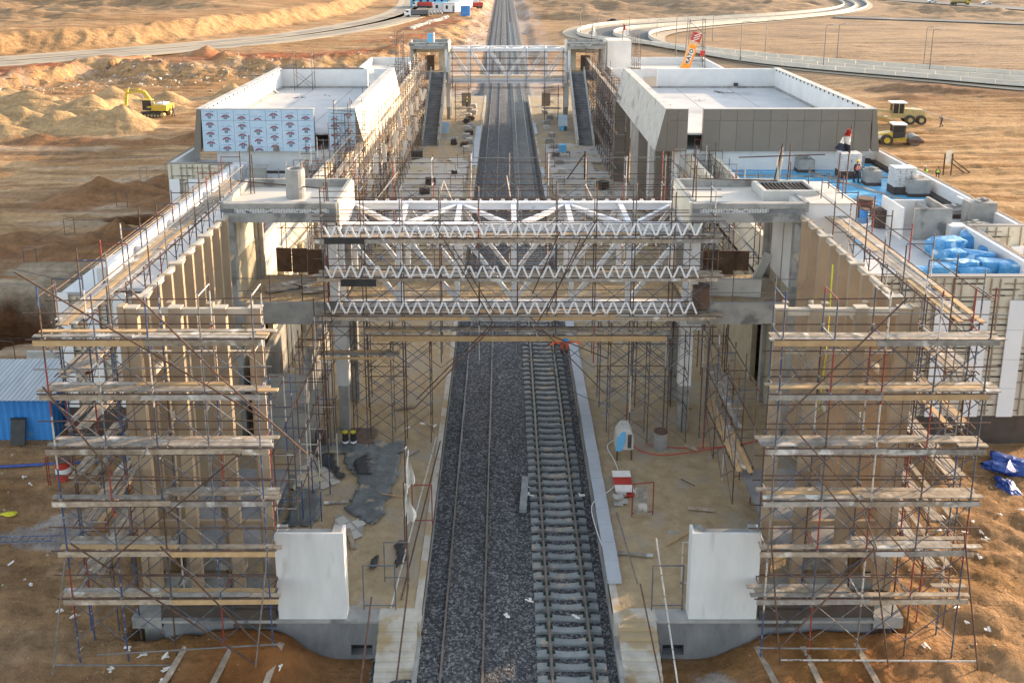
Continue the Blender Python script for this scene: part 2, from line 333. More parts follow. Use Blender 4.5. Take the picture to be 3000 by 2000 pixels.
    st = sst(14.9, 14.3, np.abs(X - .5)) * sst(28.3, 28.9, Y) * sst(160, 150, Y); z = z * (1 - st) + (-1.2) * st
    st = sst(30, 28.5, X) * sst(12, 14, X) * sst(42.5, 43.5, Y) * sst(122, 118, Y); z = z * (1 - st) + (-1.2) * st
    return z, s1, s2, far
RR = []        # right hand ramp roads are laid on the flat ground
rows = list(np.linspace(-40, 20, 12)); y_ = 20.0
while y_ < 60: y_ *= 1.0052; rows.append(y_)
while y_ < 620: y_ *= 1.0046; rows.append(y_)
while y_ < 5200: y_ *= 1.06; rows.append(y_)
rows = np.array(rows); NC = 560
t_ = np.linspace(-1, 1, NC)
half = np.maximum(rows, 20) * .72 + 14
half = np.where(rows > 620, half + (rows - 620) * 1.2, half)
Xg = t_[None, :] * half[:, None]; Yg = np.repeat(rows[:, None], NC, 1)
Zg, S1, S2, FAR = terrain(Xg, Yg)
fade = sst(560, 900, Yg); Zg = Zg * (1 - fade) + 3 * fade
base = np.stack([np.full(Xg.shape, .38), np.full(Xg.shape, .255), np.full(Xg.shape, .135)], -1)
def blend(c, k):
    global base
    base = base * (1 - k[..., None]) + np.array(c) * k[..., None]
n1 = fbm(Xg * .06, Yg * .16, 5); n2 = fbm(Xg * .2 + 40, Yg * .35, 5); n3 = fbm(Xg * .02 + 7, Yg * .05, 4)
blend((.47,.345,.20), sst(.42, .62, n1)); blend((.29,.175,.085), sst(.5, .7, n2) * .7)
leftz = sst(-12, -18, Xg) * sst(140, 110, Yg)
blend((.47,.40,.29), leftz * sst(.5, .62, fbm(Xg * .05 + 3, Yg * .5, 4)) * .8); blend((.25,.165,.095), leftz * sst(.5, .64, fbm(Xg * .08 + 13, Yg * .6, 4)) * .7)
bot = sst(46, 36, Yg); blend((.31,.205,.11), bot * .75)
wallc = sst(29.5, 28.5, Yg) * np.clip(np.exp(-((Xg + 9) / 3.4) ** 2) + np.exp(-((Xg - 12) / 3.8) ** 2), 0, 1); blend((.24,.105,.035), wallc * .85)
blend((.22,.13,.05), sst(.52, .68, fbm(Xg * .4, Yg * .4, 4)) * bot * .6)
for (px, py, rx, ry, h) in MOUNDS:
    g = G(px * 3000 / 2352, py * 3000 / 2352, 0); q = np.sqrt(((Xg - g.x) / rx) ** 2 + ((Yg - g.y - ry * .4) / ry) ** 2)
    if (px, py, rx, ry, h) in YEL: blend((.46,.345,.195), sst(1.3, .9, q))
    elif h > 0: blend((.27,.165,.09), sst(1.4, .9, q))
    else: blend((.16,.088,.045), sst(1.3, 1.0, q))
for (px, py, rx, ry) in ((180,640,7,2.2),(130,615,6,2),(60,650,6,1.6)):       # pale crust left of the station
    g = G(px * 3000 / 2352, py * 3000 / 2352, 0); q = np.sqrt(((Xg - g.x) / rx) ** 2 + ((Yg - g.y) / ry) ** 2) + (fbm(Xg * .8, Yg * .8, 4) - .5) * .9
    blend((.40,.36,.27), sst(1, .5, q) * .85)
for (px, py, rx, ry) in ((150,1205,1.3,1.4),(60,1225,2.4,.8),(1620,1545,1.1,.8)):   # gravel and rubble spills
    g = G(px * 3000 / 2352, py * 3000 / 2352, 0); q = np.sqrt(((Xg - g.x) / rx) ** 2 + ((Yg - g.y) / ry) ** 2) + (fbm(Xg * 1.8, Yg * 1.8, 4) - .5) * 1.2
    blend((.38,.37,.35), sst(1, .7, q) * .85)
plat = sst(-4, 3, S1)
red = np.exp(-((S1 - 8) / 9) ** 2); blend((.33,.125,.065), np.clip(red * sst(.42, .55, n3 + .25 * (n2 - .5) + .1), 0, 1) * .9)
blend((.42,.30,.18), plat * sst(6, 0, S2) * sst(.5, .6, n1) * .4)
face = np.exp(-(S1 / 3.2) ** 2); blend((.50,.37,.20), face * .7 * sst(150, 175, Yg)); blend((.30,.26,.21), face * sst(.5, .6, fbm(Xg * .3, Yg * .3, 4)) * .7)
blend((.42,.295,.165), np.exp(-((S2 - 6) / 5) ** 2) * .7)
blend((.35,.27,.175), FAR * .6); blend((.24,.18,.115), FAR * sst(.48, .62, n2) * .5)
rgt = sst(10, 40, Xg) * sst(150, 185, Yg); blend((.37,.29,.195), rgt * .8); blend((.29,.23,.16), rgt * sst(.5, .63, fbm(Xg * .03, Yg * .2 + 9, 5)) * .7)
rg2 = sst(30, 34, Xg) * sst(160, 120, Yg); blend((.44,.295,.145), rg2 * .7); blend((.27,.155,.065), rg2 * sst(.52, .62, fbm(Xg * .035, Yg * .45, 5)) * .75); blend((.50,.365,.205), rg2 * sst(.55, .66, fbm(Xg * .05 + 31, Yg * .5, 4)) * .6)
cor = sst(16, 8, abs(Xg - .5)) * sst(150, 165, Yg); blend((.42,.33,.25), cor * .8); blend((.50,.46,.41), cor * sst(.5, .6, fbm(Xg * .3, Yg * .08, 4)) * .7)
gray_ = base.mean(-1, keepdims=True); base = np.clip(gray_ + (base - gray_) * 1.08, .01, 1) * np.array([1.04, .95, .92]) * .82 * (0.90 + .2 * fbm(Xg * 1.3, Yg * 1.3, 3))[..., None]
nr = len(rows); idx = np.arange(nr * NC).reshape(nr, NC)
faces = np.stack([idx[:-1, :-1], idx[:-1, 1:], idx[1:, 1:], idx[1:, :-1]], -1).reshape(-1, 4)
me = bpy.data.meshes.new('ground'); me.vertices.add(nr * NC)
me.vertices.foreach_set('co', np.stack([Xg, Yg, Zg], -1).reshape(-1).astype(np.float32))
me.loops.add(faces.size); me.loops.foreach_set('vertex_index', faces.reshape(-1).astype(np.int32))
me.polygons.add(len(faces)); me.polygons.foreach_set('loop_start', np.arange(0, faces.size, 4, dtype=np.int32)); me.polygons.foreach_set('loop_total', np.full(len(faces), 4, np.int32))
me.polygons.foreach_set('use_smooth', np.ones(len(faces), bool))
me.update(); me.validate()
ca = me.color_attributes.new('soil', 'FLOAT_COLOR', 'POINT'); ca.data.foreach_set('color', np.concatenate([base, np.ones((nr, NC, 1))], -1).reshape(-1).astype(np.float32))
gm = bpy.data.materials.new('soil'); gm.use_nodes = True; n = gm.node_tree.nodes; L = gm.node_tree.links; bs = n['Principled BSDF']; bs.inputs['Roughness'].default_value = .95
bs.inputs['Specular IOR Level'].default_value = .15
at = n.new('ShaderNodeVertexColor'); at.layer_name = 'soil'; geo = n.new('ShaderNodeNewGeometry')
nz = n.new('ShaderNodeTexNoise'); nz.inputs['Scale'].default_value = 1.7; nz.inputs['Detail'].default_value = 8; nz.inputs['Roughness'].default_value = .7; L.new(geo.outputs['Position'], nz.inputs['Vector'])
mr = n.new('ShaderNodeMapRange'); mr.inputs['From Min'].default_value = .3; mr.inputs['From Max'].default_value = .7; mr.inputs['To Min'].default_value = .72; mr.inputs['To Max'].default_value = 1.25; L.new(nz.outputs['Fac'], mr.inputs['Value'])
mp = n.new('ShaderNodeMapping'); mp.inputs['Scale'].default_value = (.06, .9, 1); L.new(geo.outputs['Position'], mp.inputs[0])   # graded, wheel-marked streaks
nw = n.new('ShaderNodeTexNoise'); nw.inputs['Scale'].default_value = 1.0; nw.inputs['Detail'].default_value = 6; nw.inputs['Distortion'].default_value = .6; L.new(mp.outputs[0], nw.inputs['Vector'])
mr2 = n.new('ShaderNodeMapRange'); mr2.inputs['From Min'].default_value = .38; mr2.inputs['From Max'].default_value = .62; mr2.inputs['To Min'].default_value = .8; mr2.inputs['To Max'].default_value = 1.15; L.new(nw.outputs['Fac'], mr2.inputs['Value'])
mu = n.new('ShaderNodeMath'); mu.operation = 'MULTIPLY'; L.new(mr.outputs[0], mu.inputs[0]); L.new(mr2.outputs[0], mu.inputs[1])
hv = n.new('ShaderNodeHueSaturation'); L.new(at.outputs['Color'], hv.inputs['Color']); L.new(mu.outputs[0], hv.inputs['Value']); L.new(hv.outputs[0], bs.inputs['Base Color'])
nb = n.new('ShaderNodeTexNoise'); nb.inputs['Scale'].default_value = 3.0; nb.inputs['Detail'].default_value = 8; nb.inputs['Roughness'].default_value = .65; L.new(geo.outputs['Position'], nb.inputs['Vector'])
bp = n.new('ShaderNodeBump'); bp.inputs['Distance'].default_value = .22; bp.inputs['Strength'].default_value = .9; L.new(nb.outputs['Fac'], bp.inputs['Height'])
bp2 = n.new('ShaderNodeBump'); bp2.inputs['Distance'].default_value = .5; bp2.inputs['Strength'].default_value = .6; L.new(nw.outputs['Fac'], bp2.inputs['Height']); L.new(bp.outputs[0], bp2.inputs['Normal']); L.new(bp2.outputs[0], bs.inputs['Normal'])
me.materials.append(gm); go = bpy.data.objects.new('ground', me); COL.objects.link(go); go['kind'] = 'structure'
def gz(x, y):
    return float(terrain(np.array([[x]]), np.array([[y]]))[0][0, 0])
def onG(px, py, ref=3000.0, it=5):       # pixel -> point on the terrain surface
    k = 3000 / ref; z = 0.
    for _ in range(it):
        p = G(px * k, py * k, z); z = gz(p.x, p.y)
    return Vector((p.x, p.y, z))

# ---------------- roads ----------------
def smooth_poly(pts, it=3):
    for _ in range(it):
        q = [pts[0]]
        for a, b in zip(pts[:-1], pts[1:]):
            q += [(a[0] * .75 + b[0] * .25, a[1] * .75 + b[1] * .25), (a[0] * .25 + b[0] * .75, a[1] * .25 + b[1] * .75)]
        pts = q + [pts[-1]]
    return pts
def normals(pts):
    out = []
    for i, p in enumerate(pts):
        a = pts[max(0, i - 1)]; b = pts[min(len(pts) - 1, i + 1)]; dx, dy = b[0] - a[0], b[1] - a[1]; l = math.hypot(dx, dy) or 1
        out.append((-dy / l, dx / l))
    return out
def ribbon(pts, o0, o1, z, nm, mt, zf=None, thick=.25):
    pts = smooth_poly(pts); nn = normals(pts); mb = MB(); vs = []; fs = []
    for i, (p, q) in enumerate(zip(pts, nn)):
        zz = z if zf is None else zf(i)
        vs += [(p[0] + q[0] * o0, p[1] + q[1] * o0, zz - thick), (p[0] + q[0] * o0, p[1] + q[1] * o0, zz), (p[0] + q[0] * o1, p[1] + q[1] * o1, zz), (p[0] + q[0] * o1, p[1] + q[1] * o1, zz - thick)]
    for i in range(len(pts) - 1):
        a = 4 * i; fs += [(a, a + 4, a + 5, a + 1), (a + 1, a + 5, a + 6, a + 2), (a + 2, a + 6, a + 7, a + 3)]
    mb.add(vs, fs); return struct(nm, mb, mt)
for i, rd in enumerate(ROAD): ribbon(rd, -2.2, 2.2, 2.3, 'road', M['dirtroad'])
ribbon(ROAD[0], -5.4, -2.3, 2.29, 'road_shoulder', M['asphs']); ribbon(ROAD[0], 2.3, 5.6, 2.29, 'road_shoulder', M['asphs']); ribbon(ROAD[1], -5.6, -2.3, 2.29, 'road_shoulder', M['asphs']); ribbon(ROAD[1], 2.3, 5.2, 2.29, 'road_shoulder', M['asphs'])
# right hand curved ramp; full-size photo pixels
RA = [(3500,262),(3000,236),(2700,212),(2450,189),(2250,165),(2060,138),(1900,122),(1800,108),(1765,94),(1790,84),(1880,75),(2000,67),(2150,58),(2300,46),(2420,37),(2500,25),(2520,12),(2500,-2),(2440,-18)]
def GF(pts, Z=0): return [tuple(G(x, y, Z)[:2]) for x, y in pts]
ZR = 1.0
outer = GF([(3500,250),(3000,221),(2750,205),(2500,188),(2300,172),(2130,155),(2000,140),(1870,128),(1760,116),(1700,107),(1688,97),(1700,87),(1745,76),(1830,67),(1950,60),(2100,53),(2250,46),(2380,36),(2450,26),(2478,15),(2460,2),(2420,-14)], ZR)
mid = GF([(3500,266),(3000,237),(2750,220),(2500,201),(2300,184),(2150,170),(2010,150),(1900,131),(1830,114),(1795,103),(1800,93),(1845,84),(1930,77),(2050,69),(2200,60),(2350,50),(2450,40),(2500,27),(2510,14),(2480,0),(2430,-18)], ZR)
inner = GF([(3500,284),(3000,254),(2750,232),(2500,212),(2320,196),(2180,180),(2060,160),(1970,140),(1915,122),(1898,108),(1905,98),(1950,88),(2030,80),(2130,71),(2250,62),(2380,50),(2480,40),(2535,27),(2545,14),(2520,-2),(2470,-20)], ZR)
so_, sm_, si_ = smooth_poly(outer, 2), smooth_poly(mid, 2), smooth_poly(inner, 2)
def strip(A, B, z, nm, mt):
    n_ = min(len(A), len(B)); vs = []; fs = []
    for i in range(n_): vs += [(A[i][0], A[i][1], z), (B[i][0], B[i][1], z)]
    for i in range(n_ - 1): fs.append((2 * i, 2 * i + 1, 2 * i + 3, 2 * i + 2))
    return struct(nm, MB().add(vs, fs), mt)
lerp = lambda A, B, k: [(a[0] * (1 - k) + b[0] * k, a[1] * (1 - k) + b[1] * k) for a, b in zip(A, B)]
strip(so_, lerp(so_, sm_, .30), ZR, 'road_shoulder', M['asphs']); strip(lerp(so_, sm_, .30), sm_, ZR, 'road', M['asph'])
strip(sm_, lerp(sm_, si_, .28), ZR, 'road_shoulder', M['asphs']); strip(lerp(sm_, si_, .28), si_, ZR, 'road', M['asph'])
strip(si_, [(a[0] * 1.0 + .0, a[1]) for a in lerp(si_, sm_, -.45)], ZR - .3, 'embankment', M['asphs'])
strip(lerp(so_, sm_, -.35), so_, ZR - .3, 'embankment', M['asphs'])
# the barriers are made of separate concrete pieces
def barrier_line(pts, lab):
    pts = smooth_poly(pts, 2); dl = [0]
    for a, b in zip(pts[:-1], pts[1:]): dl.append(dl[-1] + math.hypot(b[0] - a[0], b[1] - a[1]))
    root = None; s = 0; seg = 6.0; i = 0
    root = T('road_barrier', (pts[0][0], pts[0][1], ZR), lab, 'barrier', 'concrete barriers beside the ramp')
    def P(s):
        k = max(j for j in range(len(dl)) if dl[j] <= s + 1e-9); k = min(k, len(pts) - 2); t = (s - dl[k]) / max(dl[k + 1] - dl[k], 1e-6)
        return Vector((pts[k][0] * (1 - t) + pts[k + 1][0] * t, pts[k][1] * (1 - t) + pts[k + 1][1] * t, ZR))
    rest = MB(); c_ = 0
    while s + seg < dl[-1]:
        a, b = P(s + .06), P(s + seg - .06); mb = MB()
        mb.bar(a + Vector((0, 0, .12)), b + Vector((0, 0, .12)), .55, .24); mb.bar(a + Vector((0, 0, .58)), b + Vector((0, 0, .58)), .26, .68)
        if c_ < 98: part('barrier_block', mb, M['barr'], root)
        else: rest.add(mb.v, mb.f)
        s += seg; c_ += 1
    if rest.v: part('barrier_block', rest, M['barr'], root, kind='stuff')
barrier_line(outer, 'long concrete barrier on the outer edge of the curved ramp'); barrier_line(mid, 'concrete barrier dividing the two lanes of the curved ramp'); barrier_line(inner, 'concrete barrier along the inner edge of the curved ramp, nearest the lamp posts')
hw = GF([(2350,-30),(2560,-4),(2750,8),(3000,26),(3500,60)], 1.0); ribbon(hw, -9, 9, 1.1, 'highway', M['asph'])
r3 = GF([(2445,50),(2600,55),(2750,60),(3000,70),(3500,88)], .8); ribbon(r3, -5, 5, .9, 'road', M['asph'])
# ---------------- ballast and tracks ----------------
CX = .5
def grid_sheet(name, x0, x1, y0, y1, nx, ny, zf, mt, kind='structure'):
    xs = np.linspace(x0, x1, nx); ys = np.linspace(y0, y1, ny); X, Y = np.meshgrid(xs, ys); Z = zf(X, Y)
    vs = np.stack([X, Y, Z], -1).reshape(-1, 3); ix = np.arange(nx * ny).reshape(ny, nx)
    fs = np.stack([ix[:-1, :-1], ix[:-1, 1:], ix[1:, 1:], ix[1:, :-1]], -1).reshape(-1, 4)
    me = bpy.data.meshes.new(name); me.from_pydata(vs.tolist(), [], fs.tolist()); me.materials.append(mt); me.polygons.foreach_set('use_smooth', [True] * len(fs))
    o = bpy.data.objects.new(name, me); COL.objects.link(o); o['kind'] = kind; return o
bm = bpy.data.materials.new('ballast_stone'); bm.use_nodes = True; n = bm.node_tree.nodes; L = bm.node_tree.links; bs = n['Principled BSDF']; bs.inputs['Roughness'].default_value = .8
geo = n.new('ShaderNodeNewGeometry'); vo = n.new('ShaderNodeTexVoronoi'); vo.inputs['Scale'].default_value = 13; L.new(geo.outputs['Position'], vo.inputs['Vector'])
sp = n.new('ShaderNodeSeparateColor'); L.new(vo.outputs['Color'], sp.inputs[0])
cr = n.new('ShaderNodeValToRGB'); cr.color_ramp.elements[0].color = (.03,.032,.036,1); cr.color_ramp.elements[1].color = (.33,.33,.33,1); cr.color_ramp.elements[1].position = 1
e = cr.color_ramp.elements.new(.5); e.color = (.08,.084,.09,1); e = cr.color_ramp.elements.new(.82); e.color = (.20,.205,.21,1); L.new(sp.outputs[0], cr.inputs[0])
nz = n.new('ShaderNodeTexNoise'); nz.inputs['Scale'].default_value = .5; L.new(geo.outputs['Position'], nz.inputs['Vector'])
mx = n.new('ShaderNodeMix'); mx.data_type = 'RGBA'; mx.blend_type = 'MULTIPLY'; mx.inputs[0].default_value = .45; L.new(cr.outputs[0], mx.inputs[6]); L.new(nz.outputs['Fac'], mx.inputs[7]); L.new(mx.outputs[2], bs.inputs['Base Color'])
bp = n.new('ShaderNodeBump'); bp.inputs['Distance'].default_value = .05; bp.inputs['Strength'].default_value = 1; bp.invert = True; L.new(vo.outputs['Distance'], bp.inputs['Height']); L.new(bp.outputs[0], bs.inputs['Normal'])
def bal_z(X, Y):
    z = np.where(X < .55, -.13, -.20) + sst(.2, .9, X) * -.0
    z = -.13 - .19 * sst(.2, .9, X)
    z = z + (fbm(X * 7, Y * 7, 3) - .5) * .07 + (fbm(X * .8, Y * .8, 3) - .5) * .06
    edge = sst(4.3, 5.6, np.abs(X - CX)); z = z - edge * .8
    return z
grid_sheet('ballast', -5.6, 6.6, 14, 44, 200, 480, bal_z, bm, 'stuff')
grid_sheet('ballast', -5.6, 6.6, 44, 130, 90, 420, bal_z, bm, 'stuff')
grid_sheet('ballast', -5.6, 6.6, 130, 620, 40, 420, bal_z, bm, 'stuff')
def rail_mb(x, y0, y1):
    prof = [(-.07,-.16),(.07,-.16),(.07,-.145),(.012,-.12),(.012,-.045),(.036,-.035),(.036,0),(-.036,0),(-.036,-.035),(-.012,-.045),(-.012,-.12),(-.07,-.145)]
    return MB().prism([(x + a, b) for a, b in prof], 'y', y0, y1)
t = T('railway_track', (-1.52, 26, -.13), 'older ballasted track on the left, its sleepers buried in dark stones', 'railway track')
for x in (-2.27, -.77): part('rail', rail_mb(x, 12, 620), M['rail'], t)
t = T('railway_track', (2.47, 26, -.2), 'new track on the right with exposed grey concrete sleepers', 'railway track')
for x in (1.72, 3.22): part('rail', rail_mb(x, 12, 620), M['rail'], t)
def sleeper_mb():
    mb = MB(); N = 12; xs = [-1.26 + 2.52 * i / N for i in range(N + 1)]
    for a, b in zip(xs[:-1], xs[1:]):
        def h(x): ax = abs(x); return -.165 - .055 * max(0, 1 - (ax / .62) ** 2) - .03 * max(0, (ax - 1.0) / .26)
        def wd(x): return .125 + .022 * min(1, (abs(x) / .7) ** 2)
        vs = []
        for x in (a, b):
            hh = h(x); k = wd(x); vs += [(x, -k - .02, -.38), (x, -k, hh - .03), (x, -k + .03, hh), (x, k - .03, hh), (x, k, hh - .03), (x, k + .02, -.38)]
        mb.add(vs, [(i, i + 1, i + 7, i + 6) for i in range(5)])
        if a == xs[0]: mb.add(vs[:6], [(5, 4, 3, 2, 1, 0)])
        if b == xs[-1]: mb.add(vs[6:], [(0, 1, 2, 3, 4, 5)])
    return mb
def clip_mb():
    mb = MB()
    for s in (-.75, .75):
        for e in (-.11, .11): mb.cbox((s + e, 0, -.135), (.085, .13, .06)); mb.tube((s + e, -.04, -.12), (s + e, .04, -.1), .02, 5)
    return mb
sm = sleeper_mb().mesh('sleeper', M['sleeper'], smooth=False); cm = clip_mb().mesh('fastening', M['green'])
ys = [24.9 + .6 * i for i in range(-4, 860)]
for i, y in enumerate(ys[:100]):
    o = bpy.data.objects.new('sleeper', sm); COL.objects.link(o); o.parent = t; o.location = (rnd(-.015, .015), y - 26, .2 - 0 + rnd(-.006, .006)); o.rotation_euler = (0, 0, rnd(-.012, .012))
    if i < 60:
        k = bpy.data.objects.new('fastening', cm); COL.objects.link(k); k.parent = o
rest = MB(); sv = [v.co.copy() for v in sm.vertices]; sf = [tuple(p.vertices) for p in sm.polygons]
for y in ys[100:]:
    if y > 330: break
    rest.add([(v.x + 2.47, v.y + y, v.z) for v in sv], sf)
part('sleeper', rest, M['sleeper'], t, kind='stuff')

# ---------------- platforms ----------------
PZ = .75
def sandmat(name, c1, c2, spot, ss=.5, lo=.5, hi=.6):
    return mat(name, c1, c2, 1.6, rough=.95, bump=.07, bscale=5, spots=spot, spotscale=ss, spotlo=lo, spothi=hi)
M['psand'] = sandmat('platform_sand', (.30,.225,.13), (.41,.32,.195), (.33,.28,.205), .55)
M['tile'] = mat('paving_tile', (.42,.405,.37), (.52,.50,.45), .7, rough=.8, bump=.004, objrnd=0, spots=(.47,.40,.28), spotscale=.35, spotlo=.52, spothi=.62)
M['tiled'] = mat('dark_paving', (.25,.235,.21), (.31,.295,.26), 2, rough=.8)
M['curb'] = mat('grey_kerb', (.33,.36,.40), (.42,.45,.49), .6, rough=.7, bump=.003)
M['edge'] = mat('edge_mortar', (.38,.35,.29), (.5,.47,.41), 2, bump=.01, spots=(.36,.28,.17), spotscale=.8, spotlo=.5, spothi=.58)
def plat(side):
    e = 3.62; o_ = 14.2
    def xx(a): return CX + side * a
    xi, xo = xx(e), xx(o_)
    lab = 'platform'
    mb = MB(); a, b = sorted((xi, xo)); mb.box(a, b, 28.95, 152, -1.0, PZ - .03)
    struct('platform', mb, M['conc'])
    def z(X, Y): return PZ - .0 + (fbm(X * 1.1, Y * 1.1, 4) - .5) * .10 * sst(0, .5, np.minimum(abs(X - xi), 3)) + (fbm(X * 5, Y * 5, 3) - .5) * .025
    grid_sheet('platform_sand', a + .02, b - .02, 28.42, 56, 130, 330, z, M['psand'])
    grid_sheet('platform_sand', a + .02, b - .02, 56, 151, 60, 300, lambda X, Y: z(X, Y) - .01, M['psand'])
    # mortar strip on the very edge
    a, b = sorted((xi - side * .0, xx(e + .28))); struct('platform_edge', MB().box(a - (.03 if side < 0 else 0) * 0, b, 28.38, 151.9, PZ - .3, PZ + .035), M['edge'])
plat(-1); plat(1)
# grey kerb slab on the right platform edge
t = T('kerb_slab_row', (CX + 3.75, 31, PZ), 'row of grey kerb slabs along the right platform edge', 'kerb slabs')
y = 30.3
while y < 60:
    l_ = 1.15; part('slab', MB().cbox((CX + 3.86 + rnd(-.01, .01), y + l_ / 2, PZ + .13), (.56, l_ - .012, .16)), M['curb'], t); y += l_
for y0, y1 in ((86, 91), (95, 99), (118, 126)): one('kerb_slab', MB().box(CX + 3.66, CX + 4.1, y0, y1, PZ, PZ + .16), M['curb'], {86:'short grey kerb piece on the right edge beyond the white bridge',95:'small grey kerb piece on the right edge beside the stacked blocks',118:'long grey kerb piece on the right edge beside the far stair'}[y0], 'kerb')
one('kerb_slab', MB().box(CX - 4.5, CX - 3.7, 100, 124, PZ, PZ + .1), M['curb'], 'long pale kerb strip on the left platform edge beside the far stair', 'kerb')
# tile carpets (pattern is laid tile by tile inside one sheet)
def tiles(name, x0, x1, y0, y1, ang, s, g, lab, holes=0.0, seed=1, z=.05, poly=None):
    rg = random.Random(seed); base_ = MB(); top = MB(); ca_, sa_ = math.cos(ang), math.sin(ang); cx, cy = (x0 + x1) / 2, (y0 + y1) / 2
    N = int(max(x1 - x0, y1 - y0) / s) + 2
    for i in range(-N, N):
        for j in range(-N, N):
            u, v_ = i * s, j * s; X = cx + u * ca_ - v_ * sa_; Y = cy + u * sa_ + v_ * ca_
            if not (x0 < X < x1 and y0 < Y < y1): continue
            if poly and not poly(X, Y): continue
            if rg.random() < holes: continue
            top.m = 1 if (i % 4 == 0 and j % 4 == 0) else 0
            top.cbox((X, Y, PZ + z + rg.uniform(-.002, .002)), (s - g, s - g, .03), ang)
    return one(name, top, [M['tile'], M['tiled']], lab, 'paving')
wob = lambda X, Y, k=1.: k * math.sin(X * 1.7 + Y * .9) + k * .6 * math.sin(X * .8 - Y * 2.3)
tiles('tile_paving', -11.5, -4.2, 72, 105, R(45), .62, .04, 'pale diamond tile paving on the left platform beyond the bridge', 0, 3, .1, lambda X, Y: Y < 103 + wob(X, Y, .8))
tiles('tile_paving', 5.0, 13.6, 72, 113, R(45), .62, .05, 'grey diamond tile paving on the right platform beyond the bridge', .02, 4, .1, lambda X, Y: Y < 111 + wob(X, Y, 1.2) and not (10.5 < X and 97 < Y < 101))
# exposed tile patches in the left front, with dark bands between
def tilepatch(poly, lab, ang=R(38), s=.52, sd=1):
    P = [onP(q) for q in poly]
    def inside(X, Y):
        c_ = False; j = len(P) - 1
        for i in range(len(P)):
            if ((P[i][1] > Y) != (P[j][1] > Y)) and (X < (P[j][0] - P[i][0]) * (Y - P[i][1]) / (P[j][1] - P[i][1]) + P[i][0]): c_ = not c_
            j = i
        return c_
    mb = MB(); mb.m = 1; mb.prism([(p[0], p[1]) for p in P], 'z', PZ + .03, PZ + .065); mb.m = 0
    ca_, sa_ = math.cos(ang), math.sin(ang); cx = sum(p[0] for p in P) / len(P); cy = sum(p[1] for p in P) / len(P)
    for i in range(-10, 11):
        for j in range(-10, 11):
            u, v_ = i * s, j * s * 1.15; X = cx + u * ca_ - v_ * sa_; Y = cy + u * sa_ + v_ * ca_
            if inside(X, Y): mb.cbox((X, Y, PZ + .062), (s - .09, s * 1.15 - .09, .02), ang)
    return one('tile_paving', mb, [M['tile'], M['tiled']], lab, 'paving')
def onP(q): g = G(q[0], q[1], PZ); return (g.x, g.y)
tilepatch([(900,1340),(870,1385),(858,1428),(905,1440),(985,1415),(960,1380),(930,1345)], 'uncovered tile patch under the folded black sheet')
tilepatch([(985,1510),(970,1570),(1060,1575),(1068,1540)], 'small uncovered tile patch behind the white end wall')
# black membrane and folded sheets, left front platform
def sheet(poly, lab, mt, nm='membrane_sheet', cat='plastic sheet', z=.06, wr=.05, seed=0, step=.14):
    P = [onP(q) for q in poly]; xs = [p[0] for p in P]; ys_ = [p[1] for p in P]
    nx = int((max(xs) - min(xs)) / step) + 2; ny = int((max(ys_) - min(ys_)) / step) + 2
    X, Y = np.meshgrid(np.linspace(min(xs), max(xs), nx), np.linspace(min(ys_), max(ys_), ny))
    jx = X + (fbm(X * 1.5 + seed, Y * 1.5, 3) - .5) * .7; jy = Y + (fbm(X * 1.5, Y * 1.5 + seed + 5, 3) - .5) * .7
    ins = np.zeros(X.shape, bool); j = len(P) - 1
    for i in range(len(P)):
        c_ = ((P[i][1] > jy) != (P[j][1] > jy)) & (jx < (P[j][0] - P[i][0]) * (jy - P[i][1]) / (P[j][1] - P[i][1] + 1e-9) + P[i][0]); ins ^= c_; j = i
    Z = PZ + z + wr * fbm(X * 2.2 + seed, Y * 1.2, 4, True)
    mb = MB(); ids = {}
    for a in range(ny - 1):
        for b in range(nx - 1):
            if ins[a, b]:
                f = []
                for (p, q) in ((a, b), (a, b + 1), (a + 1, b + 1), (a + 1, b)):
                    if (p, q) not in ids: ids[(p, q)] = len(mb.v); mb.v.append((float(X[p, q]), float(Y[p, q]), float(Z[p, q])))
                    f.append(ids[(p, q)])
                mb.f.append(tuple(f)); mb.mi.append(0)
    o = one(nm, mb, mt, lab, cat, smooth=True); m_ = o.modifiers.new('thickness', 'SOLIDIFY'); m_.thickness = .012; return o
sheet([(905,1300),(1190,1295),(1170,1340),(1130,1480),(1080,1540),(1010,1500),(1050,1440),(1040,1385),(990,1340),(905,1330)], 'large wrinkled black membrane spread on the left platform', M['mem'], seed=1)
sheet([(800,1390),(860,1400),(850,1430),(830,1500),(790,1560),(770,1500)], 'grey dusty membrane between the scaffold and the tile patch', M['mem'], seed=12)
sheet([(860,1430),(930,1440),(950,1470),(900,1545),(830,1545)], 'torn black membrane strip behind the left white end wall', M['mem'], seed=2)
sheet([(1035,1370),(1080,1330),(1090,1400),(1040,1400)], 'square black membrane piece with a folded crease', M['black'], seed=5, z=.12)
sheet([(905,1335),(975,1337),(1010,1410),(1000,1412),(960,1375)], 'folded dark grey sheet lying across the tiles', M['black'], seed=3, z=.14, step=.09)
sheet([(1030,1258),(1100,1258),(1098,1305),(1033,1305)], 'flat dark rubber mat beside the paint cans', M['woodd'], 'rubber_mat', 'mat', seed=4, z=.1, wr=.02, step=.09)
sheet([(1155,1600),(1185,1585),(1190,1650),(1150,1668)], 'torn black scrap near the left platform edge', M['black'], seed=7, z=.08, step=.08)
sheet([(1075,1640),(1100,1625),(1105,1660),(1080,1675)], 'crumpled black scrap right of the left white end wall', M['black'], seed=8, z=.08, step=.07)
